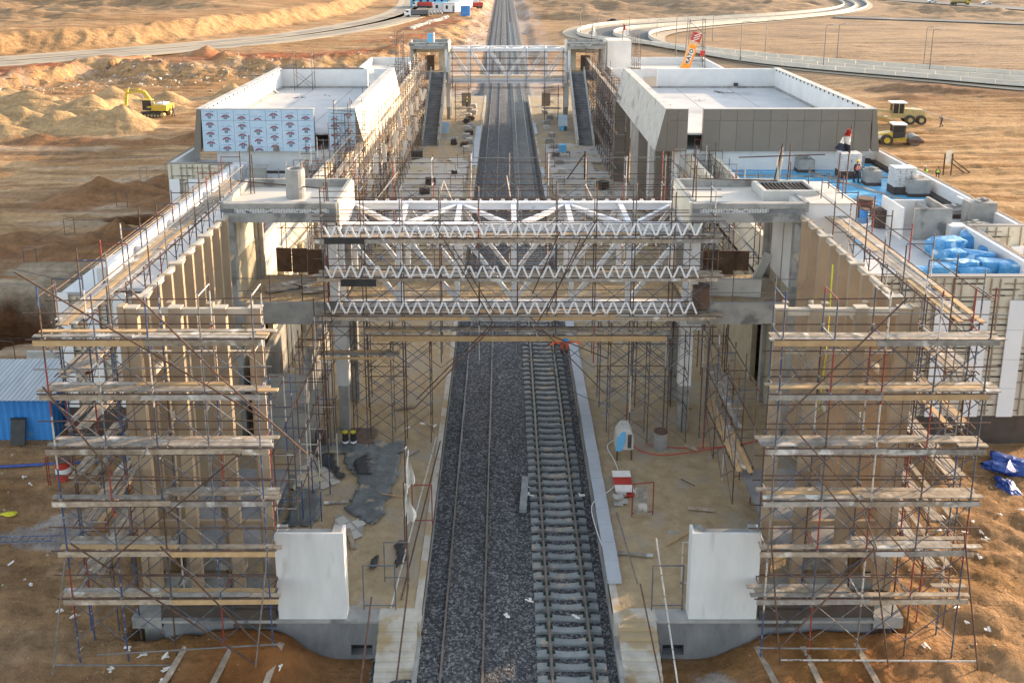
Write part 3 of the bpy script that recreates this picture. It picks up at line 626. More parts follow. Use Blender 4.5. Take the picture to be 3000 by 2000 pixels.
# ---------------- concrete front walls, end walls, stairs ----------------
for side, nm in ((-1, 'left'), (1, 'right')):
    x = lambda a: CX + side * a
    def bx(mb, a, b, y0, y1, z0, z1): p, q = sorted((x(a), x(b))); return mb.box(p, q, y0, y1, z0, z1)
    t = T('platform_end_wall', (x(9), 28.4, -.6), nm + ' concrete retaining wall with a dark drain opening at the platform end', 'retaining wall')
    mb = MB(); p, q = sorted((x(5.2), x(13.2)))
    hole = sorted((x(5.45), x(6.25))); hole2 = sorted((x(5.22), x(5.42)))
    mb.wallx(28.4, 28.9, -1.1, .7, p, q, [(hole[0], hole[1], -.75, -.3)])
    part('wall', mb, M['concd'], t); part('ledge', bx(MB(), 5.2, 13.25, 28.32, 28.95, .7, .8), M['conc'], t)
    part('drain_opening', bx(MB(), 5.45, 6.25, 28.75, 28.85, -.75, -.3), M['black'], t)
    t = T('end_wall', (x(7.6), 28.5, .8), nm + ' white plastered end wall standing on the concrete ledge', 'wall')
    mb = MB(); bx(mb, 6.37, 8.9, 28.42, 28.5, .8, 4.4); bx(mb, 6.37, 6.47, 28.5, 28.95, .8, 4.4); bx(mb, 8.8, 8.9, 28.5, 28.95, .8, 4.4); part('wall', mb, M['white2'], t)
    mb = MB(); bx(mb, 6.8, 8.5, 28.5, 28.95, 4.1, 4.22); bx(mb, 6.47, 6.8, 28.5, 28.95, 4.1, 4.4); bx(mb, 8.5, 8.8, 28.5, 28.95, 4.1, 4.4); part('coping', mb, M['conc'], t)
    t = T('end_stair', (x(4.55), 28, -1), nm + ' sandy concrete steps leading down from the platform end', 'stair')
    for k in range(9):
        y1 = 28.4 - .3 * k; part('step', bx(MB(), 3.75, 5.15, y1 - .3, y1, -1.4, PZ - .04 - .155 * (k + 1) + .155), M['edge'], t)
    part('landing', bx(MB(), 3.65, 5.2, 28.4, 29.0, -1, PZ - .02 + .05), M['edge'], t)
    part('side_wall', bx(MB(), 3.6, 3.75, 25.6, 28.4, -1.4, .1), M['conc'], t)
# ---------------- fin towers ----------------
def fin_tower(side, nm):
    x = lambda a: CX + side * a
    def bx(mb, a, b, y0, y1, z0, z1): p, q = sorted((x(a), x(b))); return mb.box(p, q, y0, y1, z0, z1)
    t = T('fin_screen', (x(11.6), 29.5, .8), nm + ' tall screen of brown vertical fins round the stair enclosure behind the front scaffold', 'fin screen', 'brown fin screens')
    Z0, Z1 = 1.35, 12.75
    part('plinth', bx(bx(bx(MB(), 9.0, 13.3, 28.48, 28.6, .82, 1.3), 9.0, 14.2, 29.2, 29.42, .3, 1.1), 13.98, 14.2, 29.42, 41, .8, 1.35), M['plinth'], t)
    part('plinth_box', bx(MB(), 9.0, 10.6, 28.36, 28.47, .5, 1.22), M['plinth'], t)
    part('sill', bx(MB(), 9.0, 14.15, 29.75, 30.0, 1.0, 1.5), M['conc'], t)
    part('ledge', bx(MB(), 13.3, 14.4, 28.42, 29.19, .4, .85), M['conc'], t)
    for k, (a, w_) in enumerate(((9.15, .42), (10.4, .40), (12.0, .42), (13.55, .42))):
        part('fin', bx(MB(), a, a + w_, 29.3, 29.56, Z0, Z1), M['fin'], t)
        part('fin_cap', bx(MB(), a - .03, a + w_ + .03, 29.26, 29.6, Z1, Z1 + .05), M['fincap'], t)
    for a, w_, yy in ((9.85, .2, 30.6), (11.25, .26, 30.5), (12.8, .22, 30.6)):
        part('fin', bx(MB(), a, a + w_, yy, yy + .25, Z0 - .3, Z1 - .3), M['fin'], t)
    part('corner_fin', bx(MB(), 13.98, 14.22, 29.25, 29.6, Z0, Z1 + .1), M['fin'], t)
    part('top_rail', bx(MB(), 9.2, 14.0, 29.36, 29.52, Z1 - .28, Z1 - .02), M['fincap'], t)
    part('cross_rail', bx(MB(), 9.3, 13.9, 29.57, 29.7, 10.9, 11.0), M['fincap'], t)
    part('cross_rail', bx(MB(), 9.4, 13.9, 29.57, 29.7, 3.9, 4.1), M['fin'], t)
    y = 30.3; k = 0
    while y < 40.5:
        part('fin', bx(MB(), 13.55, 14.1, y, y + .18, Z0, Z1), M['fin'], t)
        if k % 3 == 0: part('fin_cap', bx(MB(), 13.53, 14.12, y - .02, y + .3, Z1, Z1 + .05), M['fincap'], t)
        if y + 1.18 < 41: part('top_rail', bx(MB(), 13.8, 13.98, y + .181, y + 1.178, Z1 - .22, Z1 - .01), M['fincap'], t)
        if k % 2 == 0 and y < 40: part('spacer', bx(MB(), 13.65, 13.85, y + .181, y + 1.178, 9.5 + 1.1 * math.sin(k), 9.68 + 1.1 * math.sin(k)), M['fincap'], t)
        if k % 3 == 1 and y < 40: part('spacer', bx(MB(), 13.65, 13.85, y + .181, y + 1.178, 6.0 + math.sin(k), 6.18 + math.sin(k)), M['fincap'], t)
        y += 1.18; k += 1
    # blank scratched inner column next to the tower
    part('floor_slab', bx(MB(), 10.2, 13.6, 30.6, 36, 2.0, 2.2), M['concd'], t)
    part('formwork', bx(MB(), 10.6, 12.9, 30.2, 30.5, 1.5, 2.1), M['woodg'], t)
    if side < 0: part('lift_wall', bx(bx(bx(MB(), 10.3, 10.6, 40.3, 46, PZ, 5.2), 10.3, 13.0, 40.0, 40.3, PZ, 4.7), 12.7, 13.0, 40.3, 46, PZ, 5.0), M['conc'], t)
    return t
fin_tower(-1, 'left'); fin_tower(1, 'right')
# ---------------- bridge towers ----------------
def bridge_tower(side, Y0, Z1, nm, far=False):
    x = lambda a: CX + side * a
    def bx(mb, a, b, y0, y1, z0, z1): p, q = sorted((x(a), x(b))); return mb.box(p, q, y0, y1, z0, z1)
    Y1 = Y0 + 4.3; oo = 14.05
    t = T('bridge_tower', (x(11.5), Y0 + 3, PZ), nm, 'tower', 'concrete towers carrying the footbridges')
    r = part('roof', bx(MB(), 8.7, oo - .02, Y0 + .02, Y1, Z1 - .5, Z1 - .38), M['roofc'], t)
    part('parapet', bx(bx(bx(MB(), 8.6, 8.78, Y0 + .24, Y1, Z1 - .37, Z1 + .05), 8.6, oo, Y1, Y1 + .2, Z1 - .5, Z1 + .05), oo, oo + .2, Y0, Y1 + .2, Z1 - .5, Z1 + .02), M['conc'], r)
    part('front_beam', bx(bx(MB(), 8.6, oo, Y0 - .2, Y0, Z1 - .95, Z1 - .48), 8.6, oo, Y0 - .2, Y0 + .22, Z1 - .26, Z1), M['conc'], t)
    part('brick_bed', bx(MB(), 8.6, oo, Y0 - .14, Y0, Z1 - .479, Z1 - .261), M['concd'], t)
    br = MB()
    for row in range(4):
        a = 8.95 + (row % 2) * .12
        while a < oo - .7 - (1.2 if side > 0 else 0):
            if random.random() < .88: bx(br, a, a + .20, Y0 - .185, Y0 - .141, Z1 - .468 + row * .052, Z1 - .43 + row * .052)
            a += .25
    part('brickwork', br, M['bags'], t)
    part('side_fascia', MB().prism([(Y0, Z1), (Y1, Z1), (Y1, Z1 - 1.4), (Y0, Z1 - 1.4)], 'x', *sorted((x(8.48), x(8.6)))), M['cream'], t)
    part('edge_beam', bx(MB(), 8.62, 8.95, Y0 + .41, Y1 - .41, Z1 - 2.0, Z1 - 1.45), M['concd'], t)
    # posts, floor slab and walls of the two storeys
    for a in (8.7, oo - .4):
        for yy in (Y0, Y1 - .4): part('column', bx(MB(), a, a + .4, yy, yy + .4, 8.0 if (a < 9 and yy == Y0) else PZ, Z1 - .96), M['white2'] if (a < 9 and yy == Y0) else M['conc'], t)
    fl = part('floor', bx(MB(), 8.6, oo, Y0, Y1, 7.8, 8.0), M['psand'], t)
    part('floor_beam', bx(MB(), 8.6, oo, Y0 - .2, Y0, 7.1, 8.22), M['conc'], t)
    part('outer_wall', bx(MB(), oo - .22, oo, Y0 + .4, Y1 - .4, 8.0, Z1 - .5), M['cream'], t)
    part('dado', bx(MB(), oo - .26, oo - .221, Y0 + .4, Y1 - .4, 8.0, 10.2), M['creamd'], t)
    bk = MB(); p, q = sorted((x(9.1), x(oo - .4)))
    hl = sorted((x(10.2), x(13.4)))
    bk.wallx(Y1 - .3, Y1 - .1, 8.0, Z1 - .5, p, q, [(hl[0], hl[1], 8.0, 10.6 if far else 12.0)]); part('back_wall', bk, M['cream'] if far else M['conc'], t)
    part('lower_wall', bx(MB(), oo - .2, oo, Y0 + .4, Y1 - .4, PZ, 7.0), M['creamd'], t)
    if far: part('doorway', bx(MB(), 10.9, 12.3, Y1 - .36, Y1 - .31, 8.0, 10.2), M['woodd'], t)
    return t
bridge_tower(-1, 41, 13.3, 'near left bridge tower with flat pale roof and a cylindrical stub on it')
bridge_tower(1, 41, 13.3, 'near right bridge tower with flat pale roof and a grated hatch')
bridge_tower(-1, 127, 12.5, 'far left bridge tower at the top of the left stair', True)
bridge_tower(1, 127, 12.5, 'far right bridge tower at the top of the right stair', True)
t = T('lift_house', (16, 44, 9), 'white plastered lift house joined to the near right tower roof', 'building')
part('wall', MB().box(14.28, 17.2, 41.2, 45.4, 8.6, 13.1), M['white'], t)
part('roof', MB().box(14.28, 17.2, 41.2, 45.4, 13.1, 13.2), M['roofc'], t)
t = T('roof_hatch', (14.2, 43.5, 13), 'concrete hatch with dark steel grating on the near right tower roof', 'hatch')
part('curb', MB().box(13.0, 15.8, 42.6, 42.8, 12.93, 13.45).box(13.0, 15.8, 44.6, 44.8, 12.93, 13.45).box(13.0, 13.2, 42.8, 44.6, 12.93, 13.45).box(15.6, 15.8, 42.8, 44.6, 13.2, 13.45), M['concl'], t)
mb = MB()
for k in range(12): mb.box(13.25 + k * .2, 13.31 + k * .2, 42.8, 44.6, 13.3, 13.37)
part('grating', mb, M['bitum'], t); part('pit', MB().box(13.2, 15.6, 42.8, 44.6, 13.21, 13.24), M['black'], t)
one('concrete_stub', MB().lathe([(.48,0),(.5,.5),(.47,.55),(.5,1.15),(.47,1.5),(.36,1.52),(.34,1.3)], (-10.6, 43.3, 12.92), 18), M['conc'], 'round concrete stub casting a shadow on the near left tower roof', 'concrete stub', smooth=False)
# far white blocks beside the far towers
t = T('stair_block', (16.3, 131, 4), 'tall white blank block right of the far right tower', 'building'); part('wall', MB().box(13.9 + 1.3, 18.7, 129.5, 134, 0, 12.4), M['white'], t); part('roof', MB().box(15.2, 18.7, 129.5, 134, 12.4, 12.5), M['roofc'], t)
# ---------------- near and far stairs ----------------
def big_stair(side, Yt, nm, top=8.0, Yb=None, parts=True):
    x = lambda a: CX + side * a
    n_ = 44; rise = (top - PZ) / n_; tr = (Yt - Yb) / n_; z = PZ; y = Yb
    t = T('platform_stair', (x(10.1), Yb, PZ), nm, 'stair', 'long stairs up to the far footbridge')
    for k in range(n_):
        w_ = 1.35 if k in (11, 22, 33) else 0
        p, q = sorted((x(9.15), x(11.0))); part('step', MB().box(p, q, y, y + tr + (.0), z - .5, z + rise), M['concd'], t); y += tr; z += rise
    for a in (8.95, 11.0):
        p, q = sorted((x(a), x(a + .2)))
        pl = [(Yb - .3, PZ - .1), (Yb - .3, PZ + .9)]
        for k in range(23):
            f = k / 22; yy = Yb + (Yt - Yb) * f; zz = PZ + .95 + (top - PZ) * f; pl += [(yy, zz), (yy + .35, zz)]
        pl += [(Yt, top + .9), (Yt, top - 1.1), (Yb + 2.2, PZ - .1)]
        part('stringer', MB().prism(pl, 'x', p, q), M['concl'] if side > 0 else M['conc'], t)
    return t
big_stair(-1, 127, 'long concrete stair climbing to the far left tower', Yb=111.3)
big_stair(1, 127, 'long concrete stair climbing to the far right tower', Yb=111.3)
# ---------------- footbridges ----------------
def girder(mb, p, q, w_=.3, h=.35): mb.bar(p, q, w_, .05); return mb
def Ibar(p, q, w_=.28, h=.34, tk=.045):
    mb = MB(); p = Vector(p); q = Vector(q); ax = (q - p).normalized(); up = Vector((0, 0, 1))
    if abs(ax.z) > .9: up = Vector((0, 1, 0))
    sd = ax.cross(up).normalized(); u = sd.cross(ax).normalized()
    mb.bar(p + u * (h - tk) / 2, q + u * (h - tk) / 2, w_, tk, u); mb.bar(p - u * (h - tk) / 2, q - u * (h - tk) / 2, w_, tk, u); mb.bar(p, q, tk, h - 2 * tk, u); return mb
def footbridge(Yf, Yr, Zb, Zt, nm, x0=-8.1, x1=9.1, girdh=.8):
    t = T('footbridge', (CX, (Yf + Yr) / 2, Zb), nm, 'footbridge', 'white steel truss footbridges'); N = 6; xs = [x0 + (x1 - x0) * i / N for i in range(N + 1)]
    for Y, fr in ((Yf, 1), (Yr, 0)):
        part('top_chord', Ibar((x0 - .2, Y, Zt - .2), (x1 + .2, Y, Zt - .2), .34, .4), M['steelw'], t)
        part('bottom_chord', Ibar((x0 - .2, Y, Zb + girdh / 2), (x1 + .2, Y, Zb + girdh / 2), .34, girdh), M['steelw'], t)
        for k, x_ in enumerate(xs): part('vertical', Ibar((x_, Y, Zb + girdh), (x_, Y, Zt - .4), .24, .26), M['steelw'], t)
        for k in range(N):
            a, b = (xs[k], xs[k + 1]) if k < N / 2 else (xs[k + 1], xs[k])
            part('diagonal', Ibar((a + (.15 if b > a else -.15), Y, Zt - .42), (b, Y, Zb + girdh), .18, .2), M['steelw'], t)
    for k, x_ in enumerate(xs):
        part('cross_beam', Ibar((x_, Yf + .17, Zt - .2), (x_, Yr - .17, Zt - .2), .26, .28), M['steelw'], t)
        part('floor_beam', Ibar((x_, Yf + .17, Zb + .4), (x_, Yr - .17, Zb + .4), .2, .4), M['steelw'], t)
    for k in range(N):
        a = (xs[k], Yr - .15) if k % 2 == 0 else (xs[k], Yf + .15); b = (xs[k + 1], Yf + .15) if k % 2 == 0 else (xs[k + 1], Yr - .15)
        part('top_bracing', Ibar((a[0] + .15, a[1], Zt - .18), (b[0] - .15, b[1], Zt - .18), .2, .22), M['steelw'], t)
    part('deck', MB().box(x0, x1, Yf + .2, Yr - .2, Zb + .62, Zb + .7), M['woodn'] if 0 else M['psand'], t)
    return t
footbridge(41.8, 45.6, 6.9, 12.03, 'near white truss footbridge wrapped in scaffolding', girdh=1.05)
footbridge(129.0, 132.5, 6.35, 11.45, 'far white truss footbridge between the two far towers', girdh=.7)
for (yc_, zt) in ((42.0, 7.0), (130, 6.3)):
    for side, nm in ((-1, 'left'), (1, 'right')):
        lab = ('near ' if yc_ < 50 else 'far ') + nm + ' bridge pier, grey concrete cased in white panels'
        t = T('bridge_pier', (CX + side * 8.85, yc_, PZ), lab, 'pier', 'bridge piers'); x_ = CX + side * 8.8
        part('column', MB().cbox((x_, yc_, (PZ + zt) / 2), (.5, .5, zt - PZ)), M['conc'], t)
        part('casing', MB().cbox((x_, yc_ - .26, zt - 1.6 - .3), (.62, .04, 3.6)).cbox((x_ - .3, yc_, zt - 1.9), (.04, .5, 3.6)).cbox((x_ + .3, yc_, zt - 1.9), (.04, .5, 3.6)), M['white'], t)
        part('bearing_head', MB().cbox((x_ + side * .1, yc_ - .05, zt - .28), (1.1, .9, .5)), M['white'], t)
        part('rear_column', MB().cbox((x_, yc_ + 3.2, (PZ + zt) / 2), (.5, .5, zt - PZ)), M['conc'], t)
# ---------------- main blocks with wrapped / clad fascias ----------------
YF, YR = 68.7, 94.0
def film_marks(x0, x1, z0, z1, Y, off, sd, wv):
    rg = random.Random(sd); mb = MB(); w_ = x1 - x0; cx = (x0 + x1) / 2
    z = z1 - off
    while z > z0 + .02:
        def q(px, pz, a, b, m_, ry=0):
            if z0 + .05 < pz < z1 - .05: mb.m = m_; mb.cbox((px, Y - .004, pz), (a, .004, b), 0, 0, ry)
        for k in range(9):                                   # arched row of dark red letter blocks
            t = R(-52 + 13 * k); q(cx + .36 * math.sin(t), z - .36 + .36 * math.cos(t), .07, .11, 0, t)
            if k % 2: q(cx + .36 * math.sin(t), z - .36 + .31 * math.cos(t), .03, .03, 0, t)
        for k in range(4):                                   # striped globe
            for a in range(5):
                t = R(-50 + 25 * a); q(cx + .17 * math.sin(t) * (1 - .1 * k), z - .15 - .08 * k + .035 * math.cos(t), .08, .04, 1, -t * .4)
        for k in range(11):
            if k in (3, 6): continue
            q(cx - .3 + .06 * k, z + .17, .045 if k < 6 else .055, .032 if k < 6 else .05, 2)
        q(cx, z + .115, .5, .008, 2)
        for s in (-.45, .45): q(cx + s, z + .16, .045, .045, 2, R(45)); q(cx + s, z - .22, .04, .04, 2, R(45))
        z -= .765
    return mb
def block(side, xin, xout, gap, nm):
    x = lambda v: v
    t = T('station_block', ((xin + xout) / 2, (YF + YR) / 2, 0), nm, 'building')
    lo, hi = min(xin, xout), max(xin, xout); out = 1 if xout > xin else -1
    fl = part('roof', MB().box(lo + .4, hi - .4, YF + .4, YR - .4, 10.85, 11.0), M['roofg'], t)
    # kerb strips and joints on the roof
    mb = MB(); mb.box(lo + .62, hi - .62, YR - .85, YR - .65, 11.0, 11.16)
    for s in (lo + .62, hi - .82): mb.box(s, s + .2, YF + .5, YR - .65, 11.0, 11.16)
    part('roof_kerb', mb, M['conc'], fl)
    for v in (.33, .66): part('roof_joint', MB().box(lo + (hi - lo) * v, lo + (hi - lo) * v + .05, YF + .6, YR - .9, 11.0, 11.006), M['concd'], fl)
    Z0, Z1 = 9.6, 13.0
    # side walls: the upper storey leans outward at the bottom
    for s, e in ((xin, -out), (xout, out)):
        th = -.45 * e; foot = .75 * e if e == -out else .45 * e
        b = s
        poly = [(b, Z1), (b + foot, Z0), (b + foot + th * .8, Z0), (b + th, Z1 - .2), (b + th, Z1)]
        part('side_wall', MB().prism(poly, 'y', YF + .0, YR), (M['concl'] if side > 0 else M['cream']) if e == -out else M['clad'], t)
        part('side_lining', MB().prism([(b + th * 1.0, 10.9), (b + th * 1.0, Z1), (b + th * 1.3, Z1), (b + th * 1.3, 10.9)], 'y', YF + .3, YR - .3), M['white'], t)
        part('coping', MB().box(min(b, b + th * 1.35) - .03, max(b, b + th * 1.35) + .03, YF - .04, YR + .04, Z1 + .002, Z1 + .06), M['concl'], t)
        br = MB(); y = YF + 1
        while y < YR - 1: br.box(min(b + th * 1.36, b + th * 1.5), max(b + th * 1.36, b + th * 1.5), y, y + .12, Z1 - .16, Z1 + .02); y += 1.1
        part('bracket', br, M['bitum'], t, kind=None)
    g0, g1 = gap
    part('rear_wall', MB().wallx(YR - .4, YR, 9.6, Z1, lo + .36, hi - .36, [((-14.6, -13.9, 10.9, Z1) if side < 0 else (14.9, 16.4, 10.9, Z1))]), M['white'], t)
    part('rear_rail', MB().box(lo + .4, (g0 if side > 0 else hi - 3.2), YR - .46, YR + .03, Z1 + .003, Z1 + .08), M['bitum'], t)
    # front fascia panels
    a = lo + (.0 if side > 0 else .35); segs = []
    if side < 0: segs = [(lo + .35, g0, 7), (g1, hi - .0, 2)]
    else: segs = [(lo + .15, g0, 2), (g1, hi - .35, 10)]
    pi = 0
    for (a, b, n_) in segs:
        for k in range(n_):
            p, q = a + (b - a) * k / n_, a + (b - a) * (k + 1) / n_
            for (za, zb) in ((9.6, 12.1), (12.12, 13.0)):
                f = part('fascia_panel', MB().box(p + .012, q - .012, YF - .06, YF, za, zb - .01), M['lite'] if side < 0 else M['clad'], t)
                if side < 0:
                    off = (.35 + .13 * ((pi * 5) % 4)) if za > 12 else (.2 + .14 * ((pi * 3) % 5))
                    part('film_print', film_marks(p, q, za, zb, YF - .06, off, pi, q - p), [M['logor'], M['logod'], M['logob']], f)
            pi += 1
        part('fascia_backing', MB().box(a, b, YF + .001, YF + .35, 9.6, 12.96), M['clad'] if side > 0 else M['concd'], t)
        part('front_coping', MB().box(a - .02, b + .02, YF - .08, YF + .38, 13.003, 13.05), M['concl'], t)
    # corner wedge
    e = xout; part('corner_panel', MB().prism([(e - out * .34, 13.0), (e, 13.0), (e + out * .44, 9.6), (e - out * .12, 9.6)], 'y', YF - .055, YF + .3), M['clad'], t)
    e = xin; part('corner_panel', MB().prism([(e + out * .15, 13.0), (e, 13.0), (e - out * .74, 9.6), (e + out * .15, 9.6)], 'y', YF - .052, YF + .3), M['clad'], t)
    # storey below
    part('lower_wall', MB().box(lo + 1.2, hi - 1.2, YF + .5, YR - .5, -1, 9.6), M['white'], t)
    if side < 0:
        for (px, z0) in ((-22.2 + 1.95, 9.62), (-18.2, 9.62)): part('torn_film', MB().lathe([(.01, 0), (.26, .02), (.22, .3), (.1, .5)], (px, YF - .07, z0), 8), M['clad'], t)
    return t
block(-1, -11.8, -24.35, (-15.1, -14.0), 'left station block, front fascia wrapped in pale blue printed film')
block(1, 12.8, 29.5, (14.6, 15.8), 'right station block with dark brown panelled front fascia')
# piers under the overhang of the right block
for (x0, x1, y0, y1, lab) in ((13.1, 15.2, 84, 89, 'large brown and grey pier under the overhanging right block'), (11.9, 13.0, 92.5, 94.5, 'slim brown pier behind the large pier, near the far right scaffold')):
    t = T('platform_pier', ((x0 + x1) / 2, y0, PZ), lab, 'pier'); part('face', MB().box(x0, x1 - .01, y0 + .3, y1, PZ, 9.55), M['conc'] if x0 > 13 else M['clad'], t); part('front_panel', MB().box(x0 + .02, x1 + .5, y0, y0 + .3, PZ, 9.55), M['clad'], t)
t = T('platform_pier', (13.9, 72, PZ), 'grey and brown pier near the front corner of the right block', 'pier'); part('face', MB().box(12.6, 14.9, 72.0, 74.4, PZ, 9.55), M['conc'], t); part('front_panel', MB().box(12.65, 15.2, 71.7, 71.98, PZ, 9.55), M['clad'], t)
# roof clutter of the blocks
def pile(nm, c, lab, cat, mt, n_=6, L_=1.2, sc=1.0, rzr=.6, seed=0):
    rg = random.Random(seed); t = T(nm, c, lab, cat)
    for k in range(n_): part('board', MB().cbox((c[0] + rg.uniform(-.15, .15) * sc, c[1] + rg.uniform(-.15, .15) * sc, c[2] + .04 + .06 * k), (L_ * rg.uniform(.7, 1), .28 * sc, .05), rg.uniform(-rzr, rzr)), mt, t)
    return t
pile('board_pile', (13.9, 87.2, 11.0), 'stack of pale panels on the right block roof beside its inner parapet', 'board stack', M['concl'], 9, 1.5, 1.6, .1, 1)
pile('board_pile', (14.9, 79.5, 11.0), 'low wooden crate of boards on the right block roof', 'board stack', M['wood'], 4, 1.2, 1.4, .05, 2)
def scraps(c, lab, n_, r, mt, seed, nm='debris_heap', cat='debris'):
    rg = random.Random(seed); mb = MB()
    for k in range(n_):
        x, y = c[0] + rg.gauss(0, r * .5), c[1] + rg.gauss(0, r * .5); a = rg.uniform(0, 3.1); l_ = rg.uniform(.25, .8) * r
        mb.cbox((x, y, c[2] + .03 + rg.uniform(0, .06)), (l_, .05, .03), a, 0, rg.uniform(-.15, .15))
    return one(nm, mb, mt, lab, cat)
scraps((14.9, 82.2, 11.0), 'dark heap of cut cable on the right block roof near the board crate', 16, .9, M['bitum'], 1)
scraps((22.6, 89.8, 11.0), 'dark scraps in the rear middle of the right block roof', 14, .8, M['bitum'], 2)
scraps((19.0, 84.6, 11.0), 'small dark scrap in the middle of the right block roof', 5, .5, M['bitum'], 3)
scraps((24.6, 79.5, 11.0), 'pale litter in the front half of the right block roof', 9, 1.0, M['whp'], 4)
scraps((-20.5, 86.5, 11.0), 'dark litter by the outer wall of the left block roof', 8, .6, M['bitum'], 5)
scraps((-17.6, 88.0, 11.0), 'thin dark rod on the left block roof', 3, .6, M['bitum'], 6)
one('gutter_box', MB().box(24.6, 25.0, 93.3, 93.56, 11.1, 11.5), M['bitum'], 'small black outlet box on the rear parapet of the right block', 'outlet box')
one('drain_pipe', MB().path([(-23.6, 90.2, 12.2), (-23.6, 89.7, 11.3), (-23.1, 89.3, 11.05)], .06), M['whp'], 'short white drain pipe at the outer wall of the left block roof', 'pipe')
# ---------------- low wings ----------------
def facade_panels(t, x0, x1, Y, zt, panels, tubes_seed, zb=1.3, nrm=-1):
    rg = random.Random(tubes_seed)
    part('backing_wall', MB().box(x0, x1, Y, Y + .3, zb, zt), M['cream'], t)
    part('plinth', MB().box(x0 - .02, x1 + .02, Y - .06, Y + .3, -.6, zb), M['plinth'], t)
    part('coping', MB().box(x0, x1, Y - .04, Y + .36, zt + .002, zt + .05), M['clad'], t)
    for (a, b) in panels:
        for k in range(4): part('cladding_panel', MB().box(a, b, Y - .2, Y - .14, zb + .05 + k * 1.62, zb + .05 + (k + 1) * 1.62 - .02), M['panel'], t)
    fr = 0
    xs = []
    v = x0 + .3
    while v < x1: xs.append(v); v += rg.choice((.45, .75, .55))
    for v in xs: part('subframe_post', MB().box(v - .03, v + .03, Y - .12, Y - .06, zb + .1, zt - .05), M['creamd'] if 0 else M['galvb'], t)
    mb = MB()
    z = zb + .3
    while z < zt - .2:
        for k in range(int((x1 - x0) / 1.4)):
            a = x0 + .1 + rg.uniform(0, x1 - x0 - 1.6); mb.box(a, min(x1, a + rg.uniform(.8, 1.6)), Y - .06, Y - .005, z, z + .045)
        z += .32
    part('subframe_rail', mb, M['galvb'], t)
M['galvb'] = mat('subframe_tube', (.26,.20,.14), (.36,.29,.21), 3, rough=.7)
def parapet(t, x0, x1, y0, y1, z0, z1, rail=None):
    part('parapet', MB().box(x0, x1, y0, y1, z0, z1), M['white'], t)
    if rail:                                   # subframe ladder bolted outside the parapet
        (ax, ay), (bx_, by) = rail; mb = MB(); mb.tube((ax, ay, z1 + .02), (bx_, by, z1 + .02), .035, 4)
        d_ = Vector((bx_ - ax, by - ay, 0)); L_ = d_.length; d_.normalize(); nrm = Vector((d_.y, -d_.x, 0)) * .22
        if (Vector((ax, ay, 0)) + nrm - Vector(((x0 + x1) / 2, (y0 + y1) / 2, 0))).length < (Vector((ax, ay, 0)) - nrm - Vector(((x0 + x1) / 2, (y0 + y1) / 2, 0))).length: nrm = -nrm
        mb.tube(Vector((ax, ay, z1 - .02)) + nrm, Vector((bx_, by, z1 - .02)) + nrm, .035, 4)
        k = .3
        while k < L_: p = Vector((ax, ay, z1)) + d_ * k; mb.tube(p, p + nrm, .03, 4); mb.tube(p + nrm, p + nrm - Vector((0, 0, 1.3)), .03, 4); k += 1.3
        part('subframe', mb, M['galvb'], t)
# right front wing
t = T('station_wing', (22, 56, 0), 'low right wing with blue insulated roof and half clad lattice front', 'building')
part('roof', MB().box(14.7, 27.7, 42.6, 50.8, 7.7, 7.9).box(14.7, 31.1, 50.802, 72.0, 7.7, 7.9), M['roofg'], t)
facade_panels(t, 14.6, 28, 42.3, 9.0, [(22.0, 22.75), (24.0, 24.75), (25.75, 26.6), (27.3, 27.95)], 5)
parapet(t, 27.7, 28, 42.602, 50.8, -.6, 9.0, ((28.05, 42.4), (28.05, 50.8)))
facade_panels(t, 28.02, 31.4, 50.8, 9.0, [(30.6, 31.35)], 9)
parapet(t, 31.1, 31.4, 51.102, 72.4, -.6, 9.0, ((31.45, 50.9), (31.45, 72.4)))
for y in (50.9, 57.0, 63.5): part('buttress', MB().box(30.75 if y > 51 else 27.0, 31.098 if y > 51 else 28.0, y, y + .8, 7.9, 8.95), M['white'], t)
part('rear_parapet', MB().box(14.8, 31.1, 71.9, 72.4, 7.9, 9.2), M['white'], t)
part('upstand', MB().box(30.6, 31.1, 56, 71.9, 7.9, 8.15).box(18, 30.6, 71.5, 71.9, 7.9, 8.3), M['bitum'], t)
part('inner_parapet', MB().box(14.75, 15.05, 47.4, 72.0, 6.8, 9.3).box(16.6, 16.9, 50.0, 72.0, 7.9, 9.3), M['cream'], t)
part('platform_wall', MB().box(14.3, 14.6, 47.4, 72.0, -.5, 6.8), M['creamd'], t)
ins = MB()
def insl(p0, p1, p2, p3, z=7.95): ins.add([(p[0], p[1], z) for p in (p0, p1, p2, p3)] + [(p[0], p[1], z - .05) for p in (p0, p1, p2, p3)], [(0,1,2,3),(0,4,5,1),(1,5,6,2),(2,6,7,3),(3,7,4,0)])
insl((17.2,71.4),(17.2,64.8),(24,61.2),(30.5,71.4)); insl((24,61.2),(30.5,57.8),(30.5,64.5),(30.5,71.4))
insl((17.4, 64.2), (23.6, 62.9), (23.0, 58), (20.5, 52)); insl((20.5, 52), (23.0, 58), (23.4, 56), (21.4, 50.5))
part('roof_insulation', ins, M['blue'], t)
mbj = MB()
for k in range(9): mbj.box(17.6 + 1.45 * k, 17.63 + 1.45 * k, 62.5 + .0 * k, 71.3, 7.951, 7.956)
for k in range(5): mbj.box(17.6, 30.4, 63.2 + 1.9 * k, 63.23 + 1.9 * k, 7.957, 7.96)
part('insulation_joints', mbj, M['shedb'], t)
for (a, b) in (((23.3, 70.5), (29.6, 57.6)), ((17.4, 64.4), (29.2, 57.9)), ((17.6, 67.2), (30.2, 66.6)), ((20.5, 51.8), (23.6, 57.5)), ((24, 56), (30, 56.2))):
    part('mortar_ridge', MB().bar((a[0], a[1], 7.99), (b[0], b[1], 7.99), .3, .1), M['conc'], t)
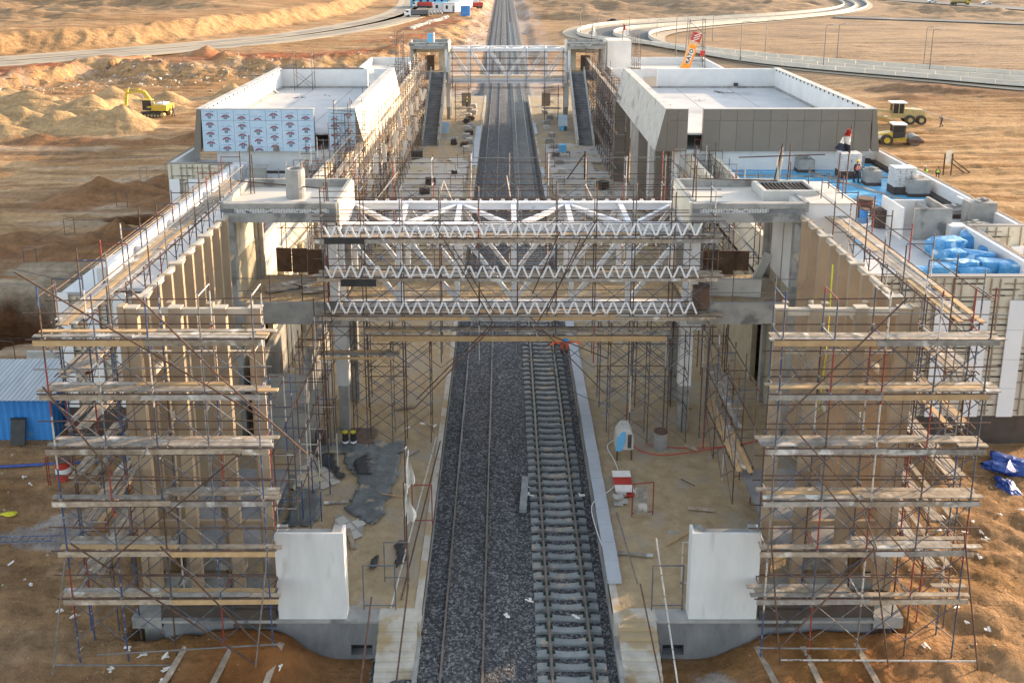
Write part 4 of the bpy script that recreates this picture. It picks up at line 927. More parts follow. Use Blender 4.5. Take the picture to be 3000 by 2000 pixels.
# left front wing
t = T('station_wing', (-18, 56, 0), 'low left wing with grey roof and white parapet behind the left scaffold', 'building')
part('roof', MB().box(-20.7, -13.5, 43.6, 67.0, 7.7, 7.9).box(-26, -12.6, 67.002, 73, 7.7, 7.9), M['roofg'], t)
facade_panels(t, -23.5, -14.4, 43.3, 7.6, [(-23.4, -22.7), (-21.9, -21.2), (-20.4, -19.7), (-18.9, -18.2)], 15)
part('parapet', MB().box(-21.3, -20.7, 43.6, 66.9, -.6, 9.0), M['white'], t); parapet(t, -21.0, -20.702, 43.61, 66.89, 8.9, 9.06, ((-21.35, 43.5), (-21.35, 66.9)))
part('side_box', MB().box(-23.5, -21.3, 43.602, 50, -.6, 7.5), M['white'], t)
for y in (47.0, 52.0, 58.5, 65.8): part('buttress', MB().box(-20.698, -20.2, y, y + .8, 7.9, 9.04), M['white'], t)
facade_panels(t, -26.3, -21.302, 66.9, 9.0, [(-26.2, -25.4), (-24.7, -23.9), (-23.8, -23.0), (-22.2, -21.5)], 25)
parapet(t, -26.3, -26, 67.2, 73.4, -.6, 9.0, ((-26.35, 66.9), (-26.35, 73.4))); part('front_parapet', MB().box(-26, -20.2, 67.2, 67.5, 7.9, 8.98), M['white'], t)
part('inner_parapet', MB().box(-13.9, -13.6, 47.4, 68.4, 6.8, 9.2).box(-15.9, -15.6, 47.4, 68.4, 7.9, 9.2), M['cream'], t)
part('upstand', MB().box(-25.5, -13.9, 68.2, 68.5, 7.9, 8.05), M['bitum'], t)
part('platform_wall', MB().box(-13.6, -13.3, 47.4, 94, -.5, 6.8).box(-13.0, -12.7, 68.5, 94, 6.8, 9.6), M['cream'], t)
for yy in range(49, 94, 5): part('pilaster', MB().box(-13.298, -13.0, yy, yy + .6, PZ, 6.8), M['creamd'], t)
one('roof_box', MB().box(-19.6, -18.4, 65.4, 66.3, 7.9, 9.0).box(-19.7, -18.3, 65.3, 66.4, 9.0, 9.08), M['conc'], 'rough grey concrete box on the left wing roof in front of the film wrapped fascia', 'roof box')
# long walls beyond the blocks, beside the far stairs
for side, nm in ((-1, 'left'), (1, 'right')):
    x = lambda a: CX + side * a
    p, q = sorted((x(14.6), x(21.5 if side < 0 else 31)))
    t = T('station_wing', ((p + q) / 2, 115, 0), 'low ' + nm + ' wing behind the main block with pale parapet', 'building')
    w0 = 94.3 if side < 0 else 124.0
    part('roof', MB().box(p, q, w0, 138.7, 7.7, 7.9).box(p, q, w0, w0 + .3, -1, 7.69), M['roofc'], t)
    part('parapet', MB().box(p, q, 138.7, 139, -1, 9.0).box(p, p + .3, w0, 138.7, -1, 9.0).box(q - .3, q, w0, 138.7, -1, 9.0).box(p + .3, q - .3, w0 + 1, w0 + 1.3, 7.9, 9.0), M['white'], t)
    a, b = sorted((x(12.9), x(13.2))); part('platform_wall', MB().box(a, b, 94.6, 127, PZ, 9.4), M['cream'] if side < 0 else M['clad'], t)
# ---------------- blue shed, lower left ----------------
t = T('site_shed', (-25, 43, -.1), 'blue corrugated metal shed with grey tin roof at the left edge', 'shed')
def corr(p0, p1, z0, z1, mt, nm, n_=26, amp=.05):
    vs = []; fs = []; d_ = Vector(p1) - Vector(p0); nn = Vector((d_.y, -d_.x)).normalized()
    for i in range(n_ + 1):
        f = i / n_; o = nn * (amp if i % 2 else 0); p = Vector(p0) + d_ * f + o; vs += [(p.x, p.y, z0), (p.x, p.y, z1)]
    for i in range(n_): fs.append((2 * i, 2 * i + 2, 2 * i + 3, 2 * i + 1))
    o = part(nm, MB().add(vs, fs), mt, t); md = o.modifiers.new('thickness', 'SOLIDIFY'); md.thickness = .01
corr((-31, 42.4), (-23.9, 42.4), -.15, 2.25, M['shedb'], 'wall', 40); corr((-23.9, 42.4), (-23.9, 45.6), -.15, 2.3, M['shedb'], 'wall', 16)
vs = []; fs = []
for i in range(61):
    x_ = -31.2 + 7.5 * i / 60; dz_ = .04 if i % 2 else 0; vs += [(x_, 42.1, 2.25 + dz_), (x_, 45.9, 2.75 + dz_)]
for i in range(60): fs.append((2 * i, 2 * i + 2, 2 * i + 3, 2 * i + 1))
o = part('roof', MB().add(vs, fs), M['tin'], t); md = o.modifiers.new('thickness', 'SOLIDIFY'); md.thickness = .012
one('black_board', MB().cbox((-25.5, 42.0, .55), (.75, .05, 1.35), 0, R(-14)).cbox((-25.5, 42.15, 1.2), (.8, .08, .08)), M['black'], 'black board leaning against the blue shed', 'board')
one('tin_sheet', MB().cbox((-21.9, 45.3, 3.2), (2.3, 1.6, .05), R(24), 0, R(-6)).cbox((-21.9, 45.3, 1.8), (.06, .06, 2.7)), M['tin'], 'corrugated tin sheet propped on a post behind the left scaffold', 'tin sheet')
# ---------------- site compound far behind, left of the railway ----------------
def cabin(c, d_, h, rz, lab, mt, roofm, nm='site_cabin', door=True):
    t = T(nm, c, lab, 'cabin', None, rz); a, b = d_
    part('wall', MB().box(-a / 2, a / 2, -b / 2, b / 2, 0, h), mt, t, True); part('roof', MB().box(-a / 2 - .15, a / 2 + .15, -b / 2 - .15, b / 2 + .15, h + .002, h + .16), roofm, t, True)
    if door:
        for k in range(int(a / 3)): part('window', MB().box(-a / 2 + 1 + 3 * k, -a / 2 + 2 + 3 * k, -b / 2 - .03, -b / 2 - .002, h * .35, h * .75), M['glass'], t, True)
        part('door', MB().box(a / 2 - 1.1, a / 2 - .3, -b / 2 - .03, -b / 2 - .002, .1, h * .75), M['concd'], t, True)
    return t
P = lambda x, y, z=2.6: (lambda g: (g.x, g.y, z))(G(1180 + x / 7.84, y / 7.84, z))
cabin(P(780, 140), (22, 9), 4.5, 0, 'long blue and white site office at the top of the photo', M['lblue'], M['whp'])
cabin(P(1010, 250), (11, 5), 3.2, .1, 'white site cabin in front of the long blue office', M['carw'], M['lblue'])
cabin(P(1230, 260), (5, 14), 3.4, -.35, 'long pale cabin running away beside the yard road', M['carw'], M['tin'])
cabin(P(1330, 200), (5, 14), 3.4, -.35, 'second pale cabin behind the long pale cabin', M['carw'], M['tin'])
cabin(P(1440, 365), (3.4, 3), 3.4, 0, 'small bright blue kiosk beside the railway cutting', M['shedb'], M['shedb'], door=False)
cabin(P(1655, 130), (3.6, 3), 3, 0, 'tiny yellow and white hut on top of the cutting', M['carw'], M['yel'], 'site_hut', False)
for k in range(5):
    p = P(530 + 75 * k, 350 - 6 * k); mb = MB()
    for j in range(5): mb.wheel((p[0] - 1 + j * .5, p[1], 2.9 + .35 * (j % 2)), .45, 2.2)
    one('pipe_stack', mb, M['conc'], ['row of grey pipes behind the red cargo truck', 'grey pipe stack left of the pale crates', 'grey pipe stack in the middle of the yard', 'grey pipe stack before the white cabin', 'grey pipe stack nearest the blue kiosk'][k], 'pipe stack', 'pipe stacks in the yard')
for k in range(26):
    f = k / 25; p = P(200 + 800 * f, 605 - 225 * f, 2.75); z_ = gz(p[0], p[1])
    mb = MB(); rg = random.Random(k); mb.cbox((p[0], p[1] + rg.uniform(-.6, .6), z_ + .35), (1.2, 1.0, .7), rg.uniform(0, 3)).cbox((p[0] + .6, p[1] - .8, z_ + .2), (.9, .7, .5), rg.uniform(0, 3))
    o = one('kerb_block', mb, M['barr'], 'pale concrete block in the curving row beside the red earth yard, ' + ORD[k] + ' from the left', 'concrete block', 'row of pale blocks in the yard')
# ---------------- scaffolding ----------------
TUBEM = ['rust', 'steelb', 'galv', 'whit', 'redt', 'blutube']
def pm(wts): return M[random.choices(TUBEM, wts)[0]]
class Cap:
    """adds parts one by one and, past the hundredth of a kind on one thing, gathers the rest in one part"""
    def __init__(s, root, lim=96): s.root = root; s.n = {}; s.rest = {}; s.lim = lim
    def add(s, name, mb, m):
        c_ = s.n.get(name, 0); s.n[name] = c_ + 1
        if c_ < s.lim: part(name, mb, m, s.root)
        else: s.rest.setdefault(name, []).append((mb, m))
    def close(s):
        for k, L_ in s.rest.items():
            ms = []; big = MB()
            for mb, m in L_:
                if m not in ms: ms.append(m)
                big.m = ms.index(m); big.add(mb.v, mb.f)
            part(k, big, ms, s.root, kind='stuff')
def planks(cap, p, q, wdir, z, n_, lo=3.0, hi=4.2, wts=(.5,.35,.15), start=0, off=.24, name='plank'):
    """rows of boards from p to q (2D) stacked sideways along wdir"""
    p = Vector(p); q = Vector(q); d_ = (q - p); L_ = d_.length; d_.normalize(); wd = Vector(wdir)
    for k in range(n_):
        s = rnd(-.5, .0)
        while s < L_:
            l_ = rnd(lo, hi); e_ = min(s + l_, L_ + rnd(0, .4))
            if random.random() < .86:
                a = p + d_ * s + wd * (start + k * off); b = p + d_ * (e_ + .1) + wd * (start + k * off); zz = z + rnd(0, .035)
                cap.add(name, MB().bar((a.x, a.y, zz), (b.x, b.y, zz + rnd(-.02, .02)), off * .88, .045), random.choices([M['wood'], M['woodg'], M['woodn']], wts)[0])
            s = e_ + .02
def scaffold(nm, lab, o, ax, nb, bay, dep, z0, lifts, zt, decks=(), wts=(4,5,2,1,1,1), braces=True, ledg=1, tops=True, r=.029, nplk=4, toe=(), frame=True, extra=.0, midrail=True, group=None, lightd=None, wrow=(0, 1), zjit=.25, pw=.24, coup=False):
    """o: start corner of the outer row; ax: unit direction; dep: vector from the outer to the inner row"""
    o = Vector((o[0], o[1])); ax = Vector(ax); dp = Vector(dep); root = T('scaffold', (o.x, o.y, 0 if callable(z0) else z0), lab, 'scaffold', group); cap = Cap(root)
    for i in range(nb + 1):
        for j in (0, 1):
            p = o + ax * (bay * i) + dp * j; z = z0(p.x, p.y) if callable(z0) else z0; top = zt + rnd(-zjit, zjit) + (0 if j else .1)
            # posts are sleeved together from frames two metres high, each with its own paint
            zz = z; k = 0
            mb = MB(); mats_ = []
            while zz < top - .05:
                e_ = min(zz + 1.97, top); m = pm(wts)
                if m not in mats_: mats_.append(m)
                mb.m = mats_.index(m); mb.tube((p.x, p.y, zz), (p.x, p.y, e_), r, 6); zz = e_
            cap.add('post', mb, mats_)
    for z in lifts:
        for j in (0, 1):
            a = o + dp * j - ax * (.25 + rnd(0, extra)); b = o + dp * j + ax * (bay * nb + .25 + rnd(0, extra)); off = dp.normalized() * (-.05 if j == 0 else .05)
            if ledg:
                cap.add('ledger', MB().tube((a.x + off.x, a.y + off.y, z), (b.x + off.x, b.y + off.y, z + rnd(-.03, .03)), .025, 6), M['rust'])
                if midrail: cap.add('ledger', MB().tube((a.x + off.x, a.y + off.y, z + .95 + rnd(-.1, .1)), (b.x + off.x, b.y + off.y, z + .95 + rnd(-.1, .1)), .024, 6), M['rust'] if random.random() < .8 else M['galv'])
        for i in range(nb + 1):
            p = o + ax * (bay * i); q = p + dp; e_ = dp.normalized() * .04
            cap.add('transom', MB().tube((p.x - e_.x, p.y - e_.y, z - .05), (q.x + e_.x, q.y + e_.y, z - .05), .024, 6), pm(wts))
            if coup:
                for j in (0, 1): u = p + dp * j; cap.add('coupler', MB().cbox((u.x, u.y - .03, z + rnd(-.03, .03)), (.11, .1, .09), rnd(0, 1)), M['galv'])
            if frame: cap.add('transom', MB().tube((p.x, p.y, z - .45), (q.x, q.y, z - .45), .018, 5), pm(wts))
        if braces:
            zl = z - 1.7
            for i in range(nb):
                for j in wrow:
                    p = o + ax * (bay * i) + dp * j; q = p + ax * bay; m = M['steelb'] if random.random() < .75 else M['galv']; f = dp.normalized() * (-.05 if j == 0 else .05)
                    mb = MB(); mb.tube((p.x + f.x, p.y + f.y, zl), (q.x + f.x, q.y + f.y, z - .15), .017, 5); mb.tube((p.x + f.x * 1.5, p.y + f.y * 1.5, z - .15), (q.x + f.x * 1.5, q.y + f.y * 1.5, zl), .017, 5)
                    cap.add('cross_brace', mb, m)
    if tops:
        for i in range(nb + 1):
            p = o + ax * (bay * i); q = p + dp; cap.add('top_transom', MB().tube((p.x, p.y, zt - .1), (q.x, q.y, zt - .1), .024, 6), pm(wts))
    nd = dp.normalized(); L_ = bay * nb
    for z in decks:
        a = o - ax * .2; b = o + ax * (L_ + .2); planks(cap, a + ax * rnd(0, .3), b, nd, z + .03, nplk, start=.12, off=pw)
    for z in toe:
        a = o - ax * .3 - nd * .07; b = o + ax * (L_ + .3) - nd * .07; s = 0; d_ = b - a; LL = d_.length; d_.normalize()
        while s < LL:
            e_ = min(LL, s + rnd(3.0, 4.2)); p, q = a + d_ * s, a + d_ * e_; cap.add('toe_board', MB().bar((p.x, p.y, z - .12), (q.x, q.y, z - .1 + rnd(-.03, .03)), .045, .19), random.choice([M['wood'], M['wood'], M['woodg'], M['woodn']])); s = e_ + .01
    cap.close(); return root
LIFT = [0.32 + .25, 2.58, 4.52, 6.49, 8.50, 10.53, 12.50]
gnd = lambda x, y: gz(x, y) - .02
FW = (2, 6, 1, 2, 2, 5)
s1 = scaffold('front', 'left front scaffold wrapping the face of the left fin screen, eight plank decks high', (-15.4, 27.35), (1, 0), 4, 1.76, (0, 1.15), gnd, LIFT[1:], 14.1, decks=LIFT[1:-1] + [12.5], wts=FW, toe=LIFT[1:], extra=.35, nplk=3, pw=.22, coup=True)
s2 = scaffold('front', 'right front scaffold wrapping the face of the right fin screen with new timber boards', (9.3, 27.35), (1, 0), 4, 1.73, (0, 1.15), gnd, LIFT[1:], 14.0, decks=LIFT[1:-1] + [12.4], wts=(3, 6, 1, 2, 3, 1), toe=LIFT[1:], extra=.2, nplk=3, pw=.22, coup=True)
SW = (5, 5, 2, 1, 2, 1)
scaffold('side', 'long scaffold running back along the outer side of the left fin screen', (-15.75, 29.0), (0, 1), 10, 1.87, (1.05, 0), gnd, LIFT[1:], 14.1, decks=[2.6, 4.55, 6.5, 8.5, 10.55, 12.5], wts=SW, extra=.3, nplk=4, wrow=(0,))
scaffold('side', 'long scaffold running back along the outer side of the right fin screen', (16.75, 29.0), (0, 1), 8, 1.87, (-1.05, 0), gnd, LIFT[1:], 14.1, decks=[2.6, 4.55, 6.5, 8.5, 10.55, 12.5], wts=SW, extra=.3, nplk=4, wrow=(0,))
# front inner return of the right scaffold (ladder beam) and rakers
def raker(p, q, lab, m='rust', r=.03, par=None):
    return part('raking_tube', MB().tube(p, q, r, 6), M[m], par)
def UY(x, y, Y):                                          # pixel on a vertical plane facing the camera
    a = (y - 414) / FPX; d_ = Y * (a * _c + _s) / (_c - a * _s); z_ = Y * _c + d_ * _s; return Vector(((x - 1477) / FPX * z_, Y, CAMH - d_))
Yr_ = 27.0
for a, b, m in (((42,797),(775,1228),'rust'), ((380,847),(640,1100),'rust'), ((640,1100),(900,1330),'rust'), ((125,1132),(330,1390),'rust'), ((205,1590),(770,1960),'rust'), ((470,1600),(760,1890),'rust'), ((300,1660),(700,1330),'rust'), ((455,1270),(360,1440),'galv')): raker(UY(*a, Yr_ - rnd(0, .15)), UY(*b, Yr_ - .1), '', m, par=s1)
for a, b, m in (((2660,872),(2300,1220),'rust'), ((2300,1225),(2690,1660),'rust'), ((2345,1333),(2560,1600),'rust'), ((2560,1610),(2280,1900),'rust'), ((2560,1600),(2610,2010),'rust'), ((2260,1590),(2290,2010),'rust'), ((2825,1560),(2870,2010),'rust'), ((2530,1500),(2570,1610),'galv')): raker(UY(*a, Yr_), UY(*b, Yr_ - .1), '', m, par=s2)
for a, b, par, m in (((158,1947),(745,1947),s1,'galv'), ((285,1917),(830,1885),s1,'galv'), ((2285,1932),(2865,1936),s2,'whit'), ((2220,1897),(2540,1900),s2,'galv')):
    p = UY(*a, 27.0); q = UY(*b, 27.0); part('ground_rail', MB().tube(p, q, .03, 6), M[m], par)
for x, y0, y1 in ((150, 1640, 2010), (445, 1960, 2040), (745, 1600, 1990)): part('raking_tube', MB().tube(UY(x + 40, y0, 26.9), UY(x, y1, 26.7), .028, 6), M['galv'], s1)
# sole boards under the front feet
for i, (x, y, a, sc_, dx) in enumerate(((2228,1930,0,s2,.25), (2365,1930,0,s2,.2), (2520,1920,0,s2,.25), (530,1930,0,s1,-.3), (665,1935,0,s1,-.3), (815,1920,0,s1,-.25))):
    p = onG(x, y); q = Vector((p.x + dx, p.y - 1.1, 0)); q.z = gz(q.x, q.y); part('sole_board', MB().bar(p + Vector((0, .5, .08)), q + Vector((0, 0, .08)), .22, .045), M['wood'], sc_)
# ladder on the right scaffold
def ladder(p, q, lab, mt, w_=.38, nm='ladder', side=(1, 0, 0), par=None):
    p = Vector(p); q = Vector(q); s = Vector(side) * w_ / 2
    if par is None: t = T(nm, p, lab, 'ladder')
    mb = MB(); mb.tube(p - s, q - s, .022, 5); mb.tube(p + s, q + s, .022, 5); n_ = int((q - p).length / .32)
    for k in range(1, n_): c_ = p + (q - p) * k / n_; mb.tube(c_ - s, c_ + s, .016, 5)
    if par is None: part('rails_and_rungs', mb, mt, t); return t
    return part('ladder', mb, mt, par)
ladder((15.6, 28.0, 8.3), (15.7, 28.1, 12.3), '', M['galv'], par=s2)
# scaffolds hung round the near bridge
BL = [9.0, 11.15]
xs0 = -7.9
b1 = scaffold('bridge_front', 'scaffold hung in front of the near white footbridge, hiding its trusses', (-8.7, 40.1), (1, 0), 10, 1.87, (0, .95), (lambda x, y: PZ if abs(x - .5) > 4.6 else 5.4), [6.85, 7.85, 9.85, 11.78, 12.9], 14.2, decks=[7.85, 9.85, 11.78], wts=(6, 5, 2, 1, 1, 0), toe=[7.85, 9.85, 11.78], extra=.4, nplk=3, wrow=(0,), coup=True)
cap = Cap(b1)
planks(cap, (-6.6, 40.2), (7.8, 40.2), (0, 1), 6.9, 3, wts=(.4,.2,.4))
planks(cap, (-8.8, 39.9), (-5.6, 39.9), (0, 1), 5.7, 4)
cap.add('toe_board', MB().bar((-6.4, 40.0, 6.7), (7.9, 40.0, 6.7), .05, .26), M['woodn'])
def lattice(x0, x1, Y, z0, z1, par, m='alu', sag=0, seed=0):
    t = part('lattice_girder', MB().tube((x0, Y, z0), (x1, Y, z0), .028, 6).tube((x0, Y, z1), (x1, Y, z1), .028, 6), M['rust'], par)
    rg = random.Random(seed); s = .315; k = 0; x = x0; mb = MB()
    while x < x1 - s: a, b = (z1, z0) if k % 2 == 0 else (z0, z1); mb.bar((x + .03, Y, a), (x + s - .03, Y, b), .08, .05, (0, 1, 0)); x += s; k += 1
    part('web', mb, M[m], t)
for (x0, x1, z0, z1, Y, sd) in ((-8.6, -1.1, 11.85, 12.45, 40.02, 1), (-1.3, 9.6, 11.97, 12.6, 39.98, 2), (-8.6, 9.6, 9.84, 10.45, 40.0, 3), (-8.6, 9.5, 8.0, 8.62, 40.0, 4), (-7.0, 8.6, 9.3, 9.95, 46.3, 5), (-7, 8.6, 11.3, 12, 46.3, 6)): lattice(x0, x1, Y, z0, z1, b1, seed=sd)
for a, b in (((1275,660),(1445,945)), ((1325,720),(1450,920)), ((1745,650),(1575,945)), ((1700,700),(1600,920)), ((1445,945),(1220,1170)), ((1450,950),(1210,1200)), ((1555,930),(1770,1150)), ((1560,960),(1780,1050)), ((1640,680),(1560,860))): part('raking_tube', MB().tube(UY(*a, 39.8), UY(*b, 39.7), .028, 6), M['rust'], b1)
part('dark_board', MB().cbox((-7.6, 39.95, 11.72), (1.9, .06, .32)), M['black'], b1); part('dark_board', MB().cbox((-7.0, 39.95, 9.6), (1.7, .06, .34)), M['black'], b1)
cap.close()
b2 = scaffold('bridge_rear', 'guard rail scaffold on the far side of the near footbridge', (-8.3, 47.2), (1, 0), 8, 2.15, (0, .9), 6.6, [7.2, 9.3, 11.4, 12.9], 14.0, decks=[7.0, 11.2], wts=(1, 1, 2, 5, 1, 0), extra=.3, nplk=2, wrow=(0,))
for a, b in (((1048,655),(1165,505)), ((1275,620),(1300,530)), ((1300,530),(1330,600)), ((1740,590),(1715,540)), ((1495,575),(1485,515))): part('raking_tube', MB().tube(UY(*a, 46.9), UY(*b, 46.9), .03, 6), M['clothp'], b2)
for (x0, nb, lab) in ((-7.6, 2, 'scaffold tower on the left platform under the near footbridge'), (5.3, 2, 'scaffold tower on the right platform under the near footbridge')):
    scaffold('tower', lab, (x0, 40.6), (1, 0), nb, 1.95, (0, 1.0), PZ, [2.6, 4.5, 6.0], 7.2, wts=(8, 3, 1, 0, 0, 0), ledg=0, tops=False, r=.024, nplk=2)
for (x0, nb, lab) in ((-7.4, 1, 'rear scaffold tower on the left platform behind the near left pier'), (5.2, 2, 'rear scaffold tower on the right platform behind the near right pier')):
    scaffold('tower', lab, (x0, 44.2), (1, 0), nb, 1.95, (0, 1.1), PZ, [2.6, 4.5, 6.2], 7.0, wts=(8, 3, 1, 0, 0, 0), ledg=1, midrail=False, tops=False, nplk=2)
scaffold('tower', 'thin ladder tower between the fin screen and the near left pier', (-10.1, 40.2), (1, 0), 1, 1.1, (0, .8), PZ, [2.6, 4.5, 6.2], 6.9, wts=(8, 3, 1, 0, 0, 0), midrail=False, tops=False, braces=False)
# inside the near towers
for side, lab in ((-1, 'sunlit scaffold behind the open upper floor of the near left tower'), (1, 'scaffold behind the open upper floor of the near right tower')):
    scaffold('inner', lab, (CX + side * 9.6 - (0 if side > 0 else 3.6), 48.0), (1, 0), 3, 1.5, (0, 1.0), PZ, [8.0, 9.8, 11.5], 12.6, decks=[8.0], wts=(9, 2, 1, 0, 0, 0), midrail=False, nplk=2)
scaffold('inner', 'scaffold along the inner platform side of the right fin screen', (10.3, 35.5), (0, 1), 3, 1.85, (.8, 0), PZ, [2.6, 4.5, 6.4], 7.0, decks=[2.6, 4.5], wts=(7, 4, 2, 1, 0, 0), tops=False, nplk=3, midrail=False, wrow=(0,))
scaffold('inner', 'scaffold along the inner platform side of the left fin screen', (-8.0, 30.4), (0, 1), 4, 1.95, (-.8, 0), PZ, [4.5, 6.4, 8.4], 9.5, decks=[], wts=(5, 4, 2, 2, 0, 2), tops=False, nplk=2, midrail=False, braces=False)
# platform-side scaffolds between the towers
WD = (8, 3, 2, 2, 0, 0)
scaffold('long', 'dense long scaffold along the left building wall towards the far stair', (-10.9, 52), (0, 1), 34, 2.1, (-1.1, 0), PZ, [2.6, 4.5, 6.4, 8.3, 10.2], 11.4, decks=[2.7, 4.6, 6.5, 8.4, 10.3], wts=WD, nplk=3, wrow=(0,), zjit=.7)
scaffold('long', 'second row of scaffold in front of the left building wall', (-12.6, 60), (0, 1), 28, 2.1, (-.9, 0), PZ, [4.5, 8.3, 10.2], 12.0, decks=[8.4], wts=(9, 2, 2, 1, 0, 0), nplk=2, braces=False, zjit=.8, midrail=False)
scaffold('long', 'long scaffold along the right wall towards the far stair', (11.7, 91), (0, 1), 17, 2.1, (1.1, 0), PZ, [2.6, 4.5, 6.4, 8.3, 10.2], 11.6, decks=[2.7, 6.5, 10.3], wts=WD, nplk=2, wrow=(0,), zjit=.9)
scaffold('side', 'scaffold by the parapet of the right wing below the brown fascia', (14.1, 52), (0, 1), 8, 2.1, (-.9, 0), PZ, [4.5, 6.4, 8.3], 10.3, decks=[8.3], wts=(7, 3, 2, 2, 1, 0), nplk=2)
scaffold('roof', 'scaffold frames standing between the two cream parapets of the right wing', (15.25, 50), (0, 1), 9, 2.1, (1.2, 0), 7.9, [9.3], 10.6, wts=(5, 1, 1, 3, 1, 0), midrail=False)
scaffold('roof', 'scaffold frames standing between the two cream parapets of the left wing', (-15.4, 50), (0, 1), 8, 2.1, (1.2, 0), 7.9, [9.3], 10.4, wts=(5, 1, 1, 3, 2, 0), midrail=False)
scaffold('corner', 'scaffold stack at the inner front corner of the film wrapped block', (-13.2, 67.2), (1, 0), 2, 1.1, (0, 1.0), PZ, [4.5, 6.4, 8.3, 10.2, 12], 13.8, decks=[6.5], wts=(8, 3, 2, 2, 0, 0), nplk=3)
for k, (side, y, lab) in enumerate(((-1, 128, 'scaffold under the far footbridge on the left platform'), (1, 128, 'scaffold under the far footbridge on the right platform'))):
    scaffold('tower', lab, (CX + side * 6.6 - 1.1, y), (1, 0), 1, 2.0, (0, 1.4), PZ, [2.6, 4.5], 6.2, decks=[2.6], wts=(9, 2, 1, 0, 0, 0), tops=False)
b3 = scaffold('far', 'guard scaffold in front of the far footbridge', (-7.6, 127.6), (1, 0), 6, 2.7, (0, .9), 5.6, [5.8, 7.3, 8.2, 9.1, 10.1], 11.4, decks=[5.7], wts=(4, 4, 2, 1, 0, 0), braces=False, nplk=2, midrail=True)
scaffold('far', 'tall thin scaffold left of the far left tower', (-15.6, 126), (0, 1), 2, 1.8, (.8, 0), 0, [3, 5, 7, 9, 11, 13], 14, wts=(9, 2, 1, 0, 0, 0))
scaffold('far', 'scaffold beside the white block at the far right tower', (19.2, 129), (0, 1), 2, 1.8, (.8, 0), 0, [3, 5, 7, 9, 11], 13.2, wts=(9, 2, 1, 0, 0, 0))
# roof frame tower on the left block, roof scaffolds on the far right roof
scaffold('roof', 'small scaffold tower standing in the far corner of the left block roof', (-22.0, 91.6), (1, 0), 1, 1.9, (0, 1.2), 11.0, [12.9], 14.8, wts=(9, 1, 2, 0, 0, 0), ledg=0)
t = T('lattice_mast', (29.2, 134.5, 7.9), 'thin steel lattice frame on the roof behind the crane boom', 'steel frame')
mb = MB()
for dx in (-1.4, 1.4):
    for dy in (-.8, .8): mb.tube((29.2 + dx, 134.5 + dy, 7.9), (29.2 + dx * .8, 134.5 + dy, 15.4), .06, 5)
part('leg', mb, M['galv'], t); mb = MB()
for z_ in (9, 11, 13, 15): mb.tube((27.9, 133.7, z_), (30.5, 133.7, z_ + .3), .04, 5); mb.tube((27.9, 133.7, z_), (30.5, 133.7, z_ - 2 if z_ > 9 else z_), .04, 5)
part('brace', mb, M['galv'], t)
